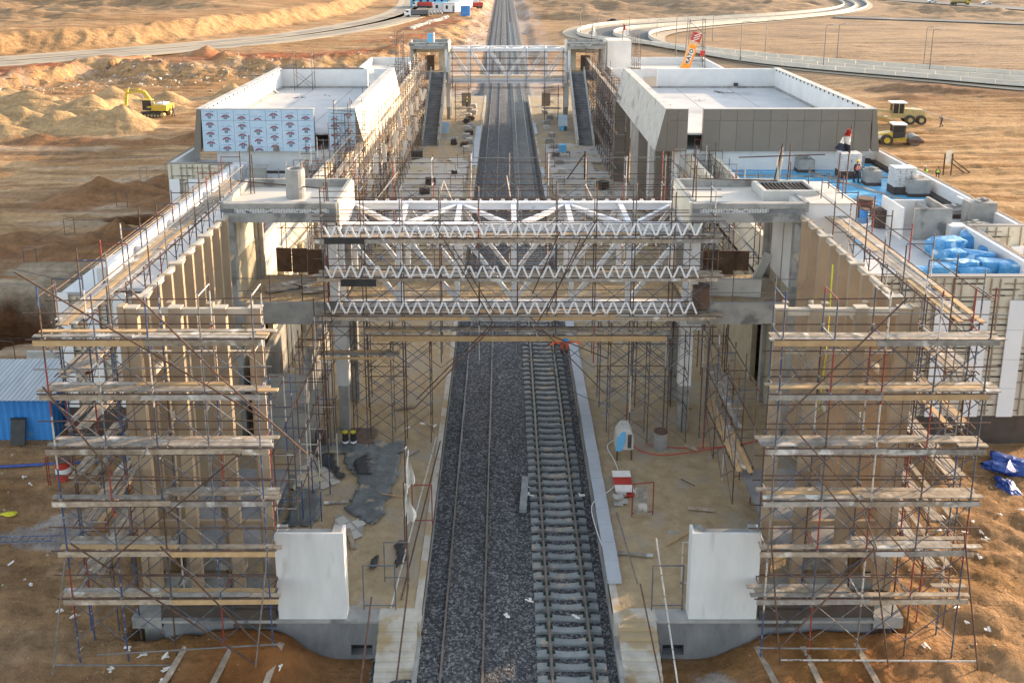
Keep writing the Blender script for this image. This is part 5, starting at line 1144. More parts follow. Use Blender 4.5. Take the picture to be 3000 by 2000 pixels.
# ---------------- people ----------------
import bmesh
def skinned(name, pts, edges, mt, par, root=0, sub=2):
    bm_ = bmesh.new(); ly = bm_.verts.layers.skin.verify(); vs = []
    for i, (p, r) in enumerate(pts):
        v = bm_.verts.new(p); v[ly].radius = r if isinstance(r, tuple) else (r, r); v[ly].use_root = (i == root); vs.append(v)
    for a, b in edges: bm_.edges.new((vs[a], vs[b]))
    me = bpy.data.meshes.new(name); bm_.to_mesh(me); bm_.free(); me.materials.append(mt)
    o = bpy.data.objects.new(name, me); COL.objects.link(o); o.parent = par
    m = o.modifiers.new('skin', 'SKIN'); m.use_smooth_shade = True; m = o.modifiers.new('sub', 'SUBSURF'); m.levels = sub; m.render_levels = sub
    return o
def person(loc, rz, lab, shirt, legs, vest=None, hat=None, step=.12, bend=0.0, armL=None, armR=None, group=None, crouch=False):
    t = T('person', loc, lab, 'person', group, rz)      # faces local -Y
    hz = .92 if not crouch else .45; b = bend
    def up(h, w_=0.): return Vector((w_, -math.sin(b) * h, hz + math.cos(b) * h))
    hip = Vector((0, 0, hz)); waist = up(.14); chest = up(.38); neck = up(.52); head0 = up(.60); head = up(.71); crown = up(.80)
    sL, sR = up(.47, .17), up(.47, -.17); hL, hR = Vector((.09, 0, hz - .04)), Vector((-.09, 0, hz - .04))
    if crouch: kL, kR = Vector((.13, -.34, .48)), Vector((-.13, -.34, .42)); aL, aR = Vector((.12, -.1, .09)), Vector((-.12, -.1, .09))
    else: kL, kR = Vector((.1, -step * .9, .49)), Vector((-.1, step * .3, .49)); aL, aR = Vector((.1, -step, .08)), Vector((-.1, step * 1.4, .09))
    tL, tR = aL + Vector((.01, -.16, -.05)), aR + Vector((-.01, -.16, -.05))
    eL = sL + Vector((.06, .02, -.28)) if armL is None else Vector(armL[0]); wL = eL + Vector((.0, -.1, -.23)) if armL is None else Vector(armL[1])
    eR = sR + Vector((-.06, .02, -.28)) if armR is None else Vector(armR[0]); wR = eR + Vector((.0, -.1, -.23)) if armR is None else Vector(armR[1])
    def hand(w_, e): d_ = (w_ - e).normalized(); return w_ + d_ * .09
    P_ = [(hip, (.14,.11)), (waist, (.125,.095)), (chest, (.15,.105)), (neck, .055), (head0, .06), (head, (.085,.1)), (crown, .06), (sL, .06), (eL, .042), (wL, .028), (hand(wL, eL), .036), (sR, .06), (eR, .042), (wR, .028), (hand(wR, eR), .036), (hL, .085), (kL, .06), (aL, .04), (tL, .035), (hR, .085), (kR, .06), (aR, .04), (tR, .035)]
    E_ = [(0,1),(1,2),(2,3),(3,4),(4,5),(5,6),(2,7),(7,8),(8,9),(9,10),(2,11),(11,12),(12,13),(13,14),(0,15),(15,16),(16,17),(17,18),(0,19),(19,20),(20,21),(21,22)]
    skinned('body', P_, E_, M['skin'], t)
    for (w_, e, s) in ((wL, eL, 1), (wR, eR, -1)):      # five fingers a hand
        d_ = (w_ - e).normalized(); sd = d_.cross(Vector((0, 0, 1))); sd = sd.normalized() if sd.length > .1 else Vector((0, 1, 0)); mb = MB(); h = w_ + d_ * .085
        for k in range(4): q = h + sd * (.018 * (k - 1.5)); l_ = (.062, .075, .07, .055)[k]; mb.tube(q, q + d_ * l_ * .6, .009, 5); mb.tube(q + d_ * l_ * .6, q + d_ * l_ + Vector((0, -.012, 0)), .008, 5)
        mb.tube(w_ + d_ * .03 + sd * .03 * s, w_ + d_ * .07 + sd * .06 * s, .01, 5); part('fingers', mb, M['skin'], t, True)
    g = .016
    skinned('trousers', [(hip, (.155,.125)), (hL, .1), (kL, .074), (aL + Vector((0, 0, .03)), .056), (hR, .1), (kR, .074), (aR + Vector((0, 0, .03)), .056), (waist, (.135,.11))], [(0,1),(1,2),(2,3),(0,4),(4,5),(5,6),(0,7)], legs, t)
    skinned('shirt', [(chest, (.17,.125)), (waist, (.145,.115)), (hip, (.15,.12)), (up(.49), .075), (sL, .078), (eL, .058), (wL, .045), (sR, .078), (eR, .058), (wR, .045)], [(0,1),(1,2),(0,3),(0,4),(4,5),(5,6),(0,7),(7,8),(8,9)], shirt, t)
    if vest is not None:
        o = skinned('vest', [(chest, (.185,.14)), (waist, (.16,.13)), (up(.02), (.16,.13)), (up(.47, .1), .085), (up(.47, -.1), .085)], [(0,1),(1,2),(0,3),(0,4)], vest, t)
        for dx in (-.09, .09): part('reflective_strip', MB().bar(up(.05, dx) + Vector((0, -.14, 0)), up(.42, dx) + Vector((0, -.15, 0)), .03, .01, (0, 1, 0)), M['whp'], t, True)
    mb = MB(); fc = Vector((0, -math.cos(b * .3), 0))
    mb.blob((head.x, head.y - .105, head.z - .0), (.018, .02, .025), 1, 0, 8, 5); part('nose', mb, M['skin'], t, True)
    part('eye', MB().blob((.035, head.y - .098, head.z + .025), (.012, .008, .009), 1, 0, 8, 5), M['black'], t, True); part('eye', MB().blob((-.035, head.y - .098, head.z + .025), (.012, .008, .009), 1, 0, 8, 5), M['black'], t, True)
    for k, (a_, f) in enumerate(((aL, tL), (aR, tR))): part('boot', MB().cbox(((a_ + f) / 2 + Vector((0, 0, -.01)))[:], (.1, .27, .09)).cbox((a_ + Vector((0, .01, .02)))[:], (.1, .12, .12)), M['black'], t, True)
    if hat is not None:
        mb = MB(); c_ = head + Vector((0, .0, .045))
        mb.lathe([(.135, 0), (.13, .03), (.115, .08), (.07, .12), (.01, .135)], (c_.x, c_.y, c_.z), 14); mb.cbox((c_.x, c_.y - .12, c_.z + .01), (.18, .12, .015)); part('helmet', mb, hat, t, True)
    else: part('hair', MB().blob((head.x, head.y + .015, head.z + .05), (.1, .11, .075), 3, .05, 12, 7), M['black'], t, True)
    return t
p = onG(508, 341); person((p.x, p.y, p.z), R(80), 'person in dark clothes standing behind the yellow excavator', M['navy'], M['navy'])
p = onG(2757, 372); pr_ = person((p.x, p.y, p.z), R(-70), 'person in dark work clothes walking with a long pale pole on the shoulder', M['grey'], M['navy'], None, None, .3, .1, None, ((-.22,-.2,1.25), (-.15,-.3,1.52)))
one('long_pole', MB().tube((p.x - 4.6, p.y + .3, p.z + 3.0), (p.x + 3.0, p.y - .5, p.z + .6), .035, 6), M['whp'], 'long pale pole carried by the walking person on the graded earth', 'pole')
person((26.9, 65.2, 7.95), R(10), 'worker in orange vest and yellow helmet on the blue insulated roof', M['navy'], M['navy'], M['hivis'], M['helm'], .12)
g1 = onG(2745, 517); person((g1.x - 1.2, g1.y, g1.z), R(200), 'crouching worker in green vest and white helmet beside the right parapet', M['grey'], M['navy'], M['hivg'], M['whp'], 0, .5, crouch=True)
person((g1.x - .1, g1.y - .3, g1.z), R(150), 'crouching bareheaded worker in green vest beside the wooden trestle board', M['grey'], M['navy'], M['hivg'], None, 0, .6, crouch=True)
person((-5.95, 139.5, PZ), 0, 'worker in green vest standing on the far left platform under the bridge', M['navy'], M['navy'], M['hivg'], M['helm'], .1)
person((2.95, 40.55, 5.8), R(5), 'worker in orange bending on the plank deck under the near footbridge, blue cap', M['hivis'], M['hivis'], None, M['shedb'], 0, 1.1, ((.5,-.55,.75), (.75,-.6,.62)), ((-.5,-.55,.75), (-.75,-.6,.62)), crouch=True)
# ---------------- machines ----------------
def cyl(mb, c, r, w_, n=20): return mb.wheel(c, r, w_, 'y', n)
# excavator; local x forward (towards its bucket)
p = onG(452, 340); ex = T('excavator', (p.x + .3, p.y, p.z), 'yellow excavator with raised elbow boom beside the sand heaps', 'excavator', None, R(172))
for s in (-1.15, 1.15):
    mb = MB(); prof = [(-1.9,.05),(1.9,.05),(2.25,.3),(2.3,.5),(2.1,.8),(1.9,.85),(-1.9,.85),(-2.1,.8),(-2.3,.5),(-2.2,.25)]
    mb.prism(prof, 'y', s - .3, s + .3)
    tr = part('track', mb, M['tyre'], ex, True)
    mb = MB()
    for k in range(26): mb.box(-1.9 + .15 * k, -1.84 + .15 * k, s - .3, s + .3, .86, .9).box(-1.9 + .15 * k, -1.84 + .15 * k, s - .3, s + .3, .02, .045)
    part('track_shoe', mb, M['tyre'], ex, True); mb = MB()
    for k in range(7): cyl(mb, (-1.8 + .6 * k, s, .3), .2, .64)
    cyl(mb, (-1.95, s, .48), .34, .66); cyl(mb, (1.95, s, .48), .34, .66); part('roller', mb, M['tanp'], ex, True)
part('turntable', MB().lathe([(.7,.85),(.7,1.1)], (0,0,0), 20).box(-1, 1, -.9, .9, .45, .85), M['tyre'], ex, True)
part('body', MB().prism([(-2.7,1.15),(-2.75,2.0),(-2.6,2.15),(-.1,2.2),(.0,2.1),(.0,1.1)], 'y', -1.35, 1.35).box(0, 1.3, -1.3, -.2, 1.1, 1.25).box(0, .9, .3, 1.3, 1.1, 1.9), M['yel'], ex, True)
part('engine_cover', MB().box(-2.1, -.7, -.9, .9, 2.16, 2.4), M['whp'], ex, True); part('exhaust', MB().tube((-1.6, .5, 2.4), (-1.6, .5, 2.9), .07, 8), M['black'], ex, True)
cb = part('cab_frame', MB().box(0.02, 1.6, .35, .42, 1.2, 1.7).box(.02, .1, .35, 1.33, 1.2, 3.0).box(1.5, 1.6, .35, .43, 1.7, 2.9).box(1.5, 1.6, 1.25, 1.33, 1.2, 2.9).box(.02, 1.6, 1.25, 1.33, 1.2, 1.6).box(.75, .82, 1.26, 1.335, 1.6, 2.9), M['black'], ex, True)
part('cab_glass', MB().box(.12, 1.5, .4, 1.26, 1.6, 2.85), M['glass'], ex, True); part('cab_roof', MB().box(0, 1.62, .33, 1.35, 2.9, 3.02), M['yel'], ex, True)
bmx = MB()
for a, b, h1 in (((.3, 1.9), (1.9, 4.1), .55), ((1.9, 4.1), (3.0, 4.25), .6), ((3.0, 4.25), (5.3, 3.75), .42)): bmx.bar((a[0], -.1, a[1]), (b[0], -.1, b[1]), .4, h1, (0, 0, 1))
part('boom', bmx, M['yel'], ex, True)
part('arm', MB().bar((5.0, -.1, 4.5), (5.45, -.1, 1.7), .3, .45, (1, 0, 0)), M['yel'], ex, True)
part('hydraulic_cylinder', MB().tube((1.1, .2, 1.9), (2.4, .2, 3.9), .07, 8), M['whp'], ex, True); part('hydraulic_cylinder', MB().tube((2.6, -.1, 4.7), (5.0, -.1, 4.55), .08, 8), M['yel'], ex, True)
ex.scale = (.92, .92, .92)
part('bucket', MB().prism([(5.1,1.6),(5.7,1.5),(5.75,.6),(5.3,.15),(4.6,.3),(4.5,.9),(4.9,1.0)], 'y', -.7, .5), M['tyre'], ex, True)
# roller; local x forward (drum)
p = G(2000 + 1480 / 2.351, 975 / 2.351, -.15); p.z = gz(p.x, p.y); ro = T('road_roller', (p.x, p.y, p.z), 'yellow single drum roller with dark cab beside the right block corner', 'road roller', None, R(-8))
cyls = MB()
for s in (-.95, .95):
    tw = part('wheel', cyl(MB(), (-1.7, s, .78), .78, .5, 24), M['tyre'], ro, True); part('rim', cyl(cyl(MB(), (-1.7, s, .78), .4, .54, 18), (-1.7, s, .78), .16, .6, 10), M['yel'], tw, True)
part('drum', cyl(MB(), (2.0, 0, .76), .76, 2.1, 28), M['galv'], ro, True)
part('drum_frame', MB().box(1.0, 3.0, -1.3, -1.12, .55, .95).box(1.0, 3.0, 1.12, 1.3, .55, .95).box(2.85, 3.05, -1.12, 1.12, .6, .95).box(1.0, 1.2, -1.12, 1.12, .6, 1.0), M['rust'], ro, True)
part('hood', MB().prism([(-3.0,.75),(-3.0,1.5),(-1.0,1.85),(-.6,1.85),(-.6,.75)], 'y', -.75, .75), M['yel'], ro, True); part('number_plate', MB().box(-2.9, -2.3, -.79, -.76, 1.0, 1.4), M['whp'], ro, True)
part('chassis', MB().box(-.6, 1.0, -.55, .55, .6, 1.15), M['yel'], ro, True); part('cab_base', MB().prism([(-.9,1.0),(-.9,1.9),(.7,1.9),(.7,1.2)], 'y', -.8, .8), M['black'], ro, True)
part('cab_glass', MB().box(-.8, .6, -.74, .74, 1.9, 2.85), M['glass'], ro, True); mb = MB()
for a in (-.88, -.1, .62): mb.box(a, a + .08, -.82, -.74, 1.9, 2.85).box(a, a + .08, .74, .82, 1.9, 2.85)
part('cab_post', mb, M['black'], ro, True); part('cab_roof', MB().box(-1.05, .85, -.95, .95, 2.852, 3.0), M['carw'], ro, True)
# grader
p = G(2000 + 1500 / 2.351, 845 / 2.351, -.15); p.z = gz(p.x, p.y); gr = T('motor_grader', (p.x, p.y, p.z), 'sand yellow motor grader with pale cab roof behind the roller', 'grader', None, R(172))
for x_ in (-1.0, -2.6):
    for s in (-1.1, 1.1): tw = part('wheel', cyl(MB(), (x_, s, .72), .72, .42, 22), M['tyre'], gr, True); part('rim', cyl(MB(), (x_, s, .72), .34, .46, 14), M['tanp'], tw, True)
for s in (-1.0, 1.0): tw = part('wheel', cyl(MB(), (5.0, s, .7), .7, .4, 22), M['tyre'], gr, True); part('rim', cyl(MB(), (5.0, s, .7), .3, .44, 14), M['tanp'], tw, True)
part('engine_hood', MB().prism([(-3.2,1.0),(-3.2,2.0),(-2.9,2.2),(-.2,2.35),(-.2,1.0)], 'y', -.75, .75), M['tanp'], gr, True)
part('frame', MB().bar((.8, 0, 1.7), (4.6, 0, 2.0), .35, .4).bar((4.6, 0, 2.0), (5.2, 0, 1.2), .35, .4).box(-.2, 1.4, -.7, .7, .9, 1.3), M['tanp'], gr, True)
part('cab_glass', MB().box(-.1, 1.4, -.72, .72, 1.4, 3.1), M['glass'], gr, True); mb = MB()
for a in (-.2, .55, 1.4):
    for s in (-.8, .72): mb.box(a, a + .1, s, s + .08, 1.3, 3.15)
mb.box(-.2, 1.5, -.8, .8, 1.3, 1.6); part('cab_frame', mb, M['tanp'], gr, True); part('cab_roof', MB().box(-.5, 1.8, -1.0, 1.0, 3.152, 3.28), M['carw'], gr, True)
part('blade', MB().cbox((2.4, 0, .45), (.12, 3.6, .6), R(25), 0, R(15)), M['tanp'], gr, True); part('circle', MB().lathe([(.7,.85),(.7,1.0)], (2.4,0,0), 18).bar((2.4,0,1.0),(4.6,0,1.3),.2,.2), M['tanp'], gr, True)
mb = MB()
for s in (-.6, 0, .6): mb.bar((-3.2, s, 1.2), (-4.0, s, 1.1), .1, .1).bar((-4.0, s, 1.1), (-4.1, s, .5), .08, .08)
part('ripper', mb, M['tanp'], gr, True)
# mobile crane beyond the rear wing
CXR, CYR = 21.5, 108.0
cr_ = T('mobile_crane', (CXR, CYR, 0), 'orange telescopic crane boom rising behind the right block roof', 'crane', None, 0)
part('carrier', MB().box(-3, 3, -1.3, 1.3, .9, 1.8).box(-1.6, 1.6, -1.2, 1.2, 1.8, 2.6), M['orng'], cr_, True)
for x_ in (-2.3, -1.0, 1.2, 2.4):
    for s in (-1.1, 1.1): part('wheel', cyl(MB(), (x_, s, .6), .6, .4, 18), M['tyre'], cr_, True)
part('cab', MB().box(1.2, 2.9, -1.25, .1, 1.81, 3.2), M['orng'], cr_, True)
bt = UY(2044, 96, CYR); bb = UY(1998, 215, CYR); rel = lambda v: Vector((v.x - CXR, v.y - CYR, v.z)); up_ = (rel(bt) - rel(bb)).normalized(); base_ = rel(bb) - up_ * (rel(bb).z - 2.2) / up_.z
part('boom', MB().bar(base_, rel(bt) - up_ * 1.5, .8, .9, (0, 1, 0)).bar(base_ + Vector((.7, 0, 0)), rel(bt) - up_ * 2.2 + Vector((.55, 0, 0)), .22, .4, (0, 1, 0)), M['orng'], cr_, True)
hd = part('boom_head', MB().bar(rel(bt) - up_ * 1.1, rel(bt), 1.1, .95, (0, 1, 0)), M['redp'], cr_, True)
for k in range(3): c_ = rel(bt) - up_ * (.9 - .32 * k); part('white_stripe', MB().bar(c_ + Vector((-.42, -.57, -.1)), c_ + Vector((.42, -.57, .2)), .1, .03, (0, 1, 0)), M['whp'], hd, True)
mb = MB()
for dx in (.6, .8): mb.tube(rel(bt) + Vector((dx, 0, -.4)), rel(bt) + Vector((dx, 0, -2.2)), .025, 5)
part('hoist_rope', mb, M['bitum'], cr_, True); hk = part('hook_block', MB().box(rel(bt).x + .45, rel(bt).x + .95, -.2, .2, rel(bt).z - 2.9, rel(bt).z - 2.2), M['redp'], cr_, True)
part('hook', MB().path([rel(bt) + Vector((.7, 0, -2.9)), rel(bt) + Vector((.7, 0, -3.2)), rel(bt) + Vector((.88, 0, -3.4)), rel(bt) + Vector((.7, 0, -3.55)), rel(bt) + Vector((.54, 0, -3.4))], .06), M['black'], hk, True)
def text(body, size, mt, par, mw, nm='lettering', ext=.01, bold=.0, res=2):
    cu = bpy.data.curves.new(nm, 'FONT'); cu.body = body; cu.size = size; cu.extrude = ext; cu.align_x = 'CENTER'; cu.align_y = 'CENTER'; cu.offset = bold; cu.resolution_u = res
    tmp = bpy.data.objects.new(nm, cu); COL.objects.link(tmp); dg = bpy.context.evaluated_depsgraph_get(); me = bpy.data.meshes.new_from_object(tmp.evaluated_get(dg)); bpy.data.objects.remove(tmp)
    me.materials.clear(); me.materials.append(mt); me.transform(mw); o = bpy.data.objects.new(nm, me); COL.objects.link(o); o.parent = par; return o
ang = math.atan2(up_.z, up_.x); pc = rel(bt) - up_ * 3.0
Mx = Matrix.Translation(pc + Vector((0, -.48, 0))) @ Matrix.Rotation(-(ang), 4, 'Y') @ Matrix.Rotation(R(90), 4, 'X')
part('name_plate', MB().bar(pc - up_ * .95 + Vector((0, -.47, 0)), pc + up_ * .95 + Vector((0, -.47, 0)), .62, .02, (0, 1, 0)), M['whp'], cr_, True)
text('KATO', .68, M['black'], cr_, Matrix.Translation((0, -.03, 0)) @ Mx, bold=.02)
# small vehicles far away
def car(c, rz, lab, body, nm='parked_car', L_=4.4, cat='car'):
    t = T(nm, c, lab, cat, None, rz); part('body', MB().prism([(-L_/2,.35),(-L_/2,.85),(-1.5,.95),(-1.0,1.45),(.6,1.45),(1.2,.95),(L_/2,.8),(L_/2,.35)], 'y', -.85, .85), body, t, True)
    part('window', MB().box(-.95, .55, -.87, .87, 1.0, 1.36), M['glass'], t, True)
    for x_ in (-1.35, 1.35):
        for s in (-.8, .8): part('wheel', cyl(MB(), (x_, s, .33), .33, .2, 14), M['tyre'], t, True)
    return t
def truck(c, rz, lab, cabm, bodm, nm='truck', tank=False):
    t = T(nm, c, lab, 'truck', None, rz); part('cab', MB().prism([(2.4,.7),(2.4,2.7),(3.9,2.7),(4.3,1.6),(4.3,.7)], 'y', -1.2, 1.2), cabm, t, True); part('windscreen', MB().box(3.2, 4.12, -1.22, 1.22, 1.8, 2.45), M['glass'], t, True)
    if tank: part('tank', MB().tube((-4.2, 0, 1.9), (2.2, 0, 1.9), 1.15, 16), bodm, t, True)
    else: part('cargo_bed', MB().box(-4.2, 2.2, -1.25, 1.25, 1.1, 2.6), bodm, t, True)
    part('chassis', MB().box(-4.2, 2.4, -.6, .6, .6, .95), M['black'], t, True)
    for x_ in (-3.4, -2.2, 3.3):
        for s in (-1.05, 1.05): part('wheel', cyl(MB(), (x_, s, .5), .5, .35, 14), M['tyre'], t, True)
    return t
g_ = G(2731, 8, 1.15); car((g_.x, g_.y, 1.12), R(-8), 'white car leading on the distant highway at the top right', M['carw'], 'moving_car')
g_ = G(2890, 13, 1.15); car((g_.x, g_.y, 1.12), R(-8), 'white car behind the tanker on the distant highway', M['carw'], 'moving_car')
g_ = G(2812, 14, 1.15); truck((g_.x, g_.y, 1.12), R(-8), 'yellow tanker truck between two white cars on the distant highway', M['yel'], M['tanp'], 'tanker_truck', True)
g_ = G(1797, 68, ZR); car((g_.x, g_.y, ZR + .02), R(-10), 'dark car parked in the gap of the outer ramp barrier', M['navy'])
g_ = G(1220, 47, 2.6); truck((g_.x, g_.y, gz(g_.x, g_.y)), R(200), 'grey flatbed truck at the left end of the site yard', M['whp'], M['grey'])
g_ = G(1240, 22, 2.6); truck((g_.x, g_.y, gz(g_.x, g_.y)), R(170), 'red cargo truck with white cab beside the site office', M['carw'], M['redp'])
g_ = G(1385, 22, 2.6); truck((g_.x, g_.y, gz(g_.x, g_.y)), R(190), 'yellow and red truck beside the yellow topped hut', M['yel'], M['redp'])
# ---------------- lamps, flags, poles ----------------
def lamp(b, h, lab, side=1):
    t = T('street_lamp', b, lab, 'street lamp', 'tall lamp posts by the ramp'); part('pole', MB().tube((0, 0, 0), (0, 0, h), .13, 7, .07), M['galv'], t, True)
    a = part('arm', MB().path([(0, 0, h), (side * .5, 0, h + .25), (side * 1.5, 0, h + .3)], .05), M['galv'], t, True); part('lamp_head', MB().cbox((side * 1.9, 0, h + .28), (.9, .35, .16)), M['concl'], a, True)
LP = [((2168,187),(2176,66),'tall lamp post left of the pair, just behind the lattice frame'), ((2241,164),(2243,61),'tall lamp post right of the steel lattice frame'), ((2411,210),(2415,76),'lamp post before the ramp barrier, left one of the middle pair'), ((2451,183),(2459,73),'lamp post on the inner side, right one of the middle pair'), ((2705,200),(2716,81),'lamp post on the inner side of the right hand pair'), ((2722,218),(2738,88),'lamp post before the barrier in the right hand pair'),
      ((1978,185),(1985,50),'lamp post rising left of the crane boom'), ((2087,120),(2085,48),'far lamp post above the crane boom tip'), ((1700,105),(1702,25),'lamp post on the outside of the ramp bend'), ((1752,95),(1752,37),'second lamp post outside the ramp bend'), ((1843,112),(1843,42),'lamp post between the ramp lanes'), ((1924,110),(1924,60),'lamp post at the inner ramp bend')]
for (b, tp, lab) in LP:
    g_ = G(b[0], b[1], .3); hh = UY(tp[0], tp[1], g_.y).z - .3; lamp((g_.x, g_.y, .2), hh, lab, 1)
def flag(p, q, lab, cols, seed=0, drop=True, w_=.7, h=1.9, nm='flag_on_pole'):
    t = T(nm, p, lab, 'flag'); p = Vector(p); q = Vector(q); part('pole', MB().tube(p, q, .035, 6), M['rust'], t); rg = random.Random(seed); mb = MB(); vs = []; NU, NV = 8, 12; s = -1 if w_ < 0 else 1
    for j in range(NV + 1):
        for i in range(NU + 1):
            u, v = i / NU, j / NV; x_ = abs(w_) * u * (.35 + .65 * v) * s; vs.append((q.x + x_ + .05 * math.sin(7 * v + 3 * u), q.y + .14 * math.sin(9 * u + 5 * v + seed), q.z - .1 - h * v * (1 - .25 * u) - .35 * u * h * .3))
    for j in range(NV):
        for i in range(NU): mb.m = min(len(cols) - 1, int(j / NV * len(cols))); mb.add([vs[j * (NU + 1) + i], vs[j * (NU + 1) + i + 1], vs[(j + 1) * (NU + 1) + i + 1], vs[(j + 1) * (NU + 1) + i]], [(0, 1, 2, 3)])
    part('cloth', mb, [M[c_] for c_ in cols], t); return t
flag((18.0, 45, 8.6), (18.1, 45, 16.3), 'torn red, white and black flag on a leaning pole above the near right tower', ['redp', 'cloth', 'navy'], 1, w_=-.75, h=1.35)
flag((14.1, 44.8, 12.9), (14.5, 44.8, 15.4), 'tattered faded cloth on a tall pole on the near right tower roof', ['clothp', 'cloth'], 2, w_=-.35, h=2.3)
flag((12.9, 130, 12.4), (12.9, 130, 15.0), 'torn white flag on the far right tower roof', ['cloth'], 3, w_=.7, h=1.8); flag((17.4, 130, 12.5), (17.5, 130, 15.0), 'red and white flag on the far white block roof', ['redp', 'whp'], 4, w_=.9, h=1.8)
for (x_, y_, z0_, z1_, lab) in ((14.85, 44.8, 12.9, 15.4, 'rusty pole standing beside the tattered cloth'), (16.95, 43.5, 8.6, 15.2, 'rusty pole by the roof hatch of the near right tower'), (-13.1, 44.0, 12.9, 16.0, 'upright tube on the left side of the near left tower roof'), (-8.9, 42.2, 8.0, 15.0, 'upright double tube on the right side of the near left tower roof'), (9.4, 42.4, 12.9, 15.8, 'upright tube at the left corner of the near right tower roof')):
    one('scaffold_tube', MB().tube((x_, y_, z0_), (x_ + .08, y_, z1_), .035, 6).tube((x_ + .18, y_, z0_), (x_ + .14, y_, z1_ - 1), .03, 6), M['rust'], lab, 'tube')
for (a, b, lab) in (((-13.6, 43.4, 13.75), (-9.0, 43.0, 13.45), 'level tube tied across the near left tower roof'), ((9.6, 43.4, 13.9), (13.9, 43.4, 13.75), 'level tube tied across the near right tower roof'), ((12.2, 44.6, 14.7), (16.6, 44.4, 14.9), 'upper level tube beside the roof hatch')): one('scaffold_tube', MB().tube(a, b, .035, 6), M['rust'], lab, 'tube')
# banners, poles and frames at the platform ends
flag((-3.78, 30.2, PZ), UY(1185, 1300, 32.5), 'drooping white banner on a rusty pole at the left platform edge', ['cloth'], 5, w_=.42, h=1.9, nm='banner_pole')
o = flag((-3.9, 30.6, PZ + 1.4), UY(1182, 1412, 31.4), 'second white banner with dark brush marks below the first', ['cloth', 'cloth'], 6, w_=.5, h=1.8, nm='banner_pole')
def frame(p0, w_, h, lab, mt, rz=0, lean=0, nm='tube_stand', mesh_=None, mid=True, group=None):
    t = T(nm, p0, lab, 'frame', group, rz); mb = MB(); l_ = lean
    mb.tube((-w_/2, 0, 0), (-w_/2, l_, h), .026, 6).tube((w_/2, 0, 0), (w_/2, l_, h), .026, 6).tube((-w_/2, l_, h), (w_/2, l_, h), .026, 6)
    if mid: mb.tube((-w_/2, l_*.1, h*.1), (w_/2, l_*.1, h*.1), .022, 6)
    part('tube_frame', mb, mt, t, True)
    if mesh_: part('plank', MB().cbox((-.1, l_ * .5 - .05, h * .5), (w_ * .62, .05, h * .78), 0, R(0)), mesh_, t, True)
    return t
frame((-3.55, 34.0, PZ + .05), .85, 1.9, 'red tube frame standing on the left platform edge', M['redt'], R(0)); frame((6.1, 34.6, PZ + .05), .95, 1.6, 'red tube frame with a grey plank inside, right platform', M['redt'], R(8), 0, mesh_=M['woodg'])
frame((-4.25, 30.5, PZ), .95, 1.75, 'grey tube frame behind the left end stair', M['galv']); frame((-4.7, 28.9, PZ + .05), 1.2, 1.9, 'dark tube frame at the head of the left end stair', M['steelb']); frame((6.15, 28.9, PZ + .05), 1.15, 1.9, 'blue grey tube frame at the head of the right end stair', M['steelb'])
frame((7.6, 30.1, PZ + .05), 1.35, 2.0, 'white tube rail frame right of the right end stair', M['whit'])
for (a, b, m_, lab) in ((((-4.95, 28.6, 1.6)), (-5.0, 26.0, .2), 'rust', 'rusty handrail tube on the left side of the left end stair'), ((-3.6, 28.9, 1.9), (-3.75, 25.9, .3), 'rust', 'rusty handrail tube on the right side of the left end stair'), ((5.1, 28.8, 2.0), (5.45, 25.8, .3), 'rust', 'rusty double handrail tube of the right end stair'), ((5.9, 30.2, 2.9), (6.05, 25.9, .1), 'whit', 'white painted tube leaning beside the right end stair'), ((5.0, 34.8, .8), (5.0, 28.8, 2.0), 'galv', 'long grey tube leaning from the grey plank frame'), ((-4.3, 28.9, .85), (-3.4, 40.4, 1.3), 'whit', 'long pale tube lying along the left platform edge'), ((-3.95, 29.4, .85), (-3.2, 40.0, 1.2), 'rust', 'long rusty tube lying along the left platform edge')):
    one('scaffold_tube', MB().tube(a, b, .033, 6), M[m_], lab, 'tube')
# ---------------- things on the right platform ----------------
t = T('control_cabinet', (5.9, 39.2, PZ), 'blue and grey machine cabinet under a sheet on the right platform', 'cabinet')
part('housing', MB().prism([(5.45,1.4),(5.52,2.1),(5.75,2.45),(6.15,2.45),(6.3,2.1),(6.3,1.4)], 'y', 38.9, 39.8), M['concl'], t); part('blue_cover', MB().prism([(5.43,1.35),(5.5,2.05),(5.72,2.35),(5.9,2.35),(5.9,1.9),(5.75,1.35)], 'y', 38.85, 38.899), M['lblue'], t)
part('leg', MB().box(5.5, 5.58, 39, 39.08, PZ, 1.4), M['rust'], t); part('leg', MB().box(6.2, 6.28, 39, 39.08, PZ, 1.4), M['rust'], t)
part('vent', MB().box(6.02, 6.2, 38.86, 38.899, 1.5, 2.2), M['bitum'], t)
def drum(c, r, h, lab, mt, band=None, nm='oil_drum', rim=None):
    t = T(nm, c, lab, 'drum'); part('shell', MB().lathe([(r,0),(r,.04),(r*.97,.06),(r*.97,h*.33),(r*1.02,h*.35),(r*.97,h*.37),(r*.97,h*.64),(r*1.02,h*.66),(r*.97,h*.68),(r*.97,h-.03),(r,h),(r*.9,h),(r*.9,h-.12)], (0,0,0), 20), mt, t, True)
    if band: part('white_band', MB().lathe([(r*1.025,h*.36),(r*1.025,h*.64)], (0,0,0), 20), band, t, True)
    part('rim', MB().lathe([(r*1.03,h-.03),(r*1.03,h+.01),(r*.9,h+.01)], (0,0,0), 20), rim or M['rust'], t, True); return t
drum((7.85, 40.1, PZ), .34, .95, 'cement stained grey drum on the right platform beside the near right pier', M['conc'])
drum((9.7, 40.9, 8.0), .42, 1.1, 'rusty empty drum behind the blue drum on the near right tower floor', M['woodd']); drum((9.65, 40.4 + .75, 8.0), .36, .9, 'blue drum on the near right tower floor', M['shedb'])
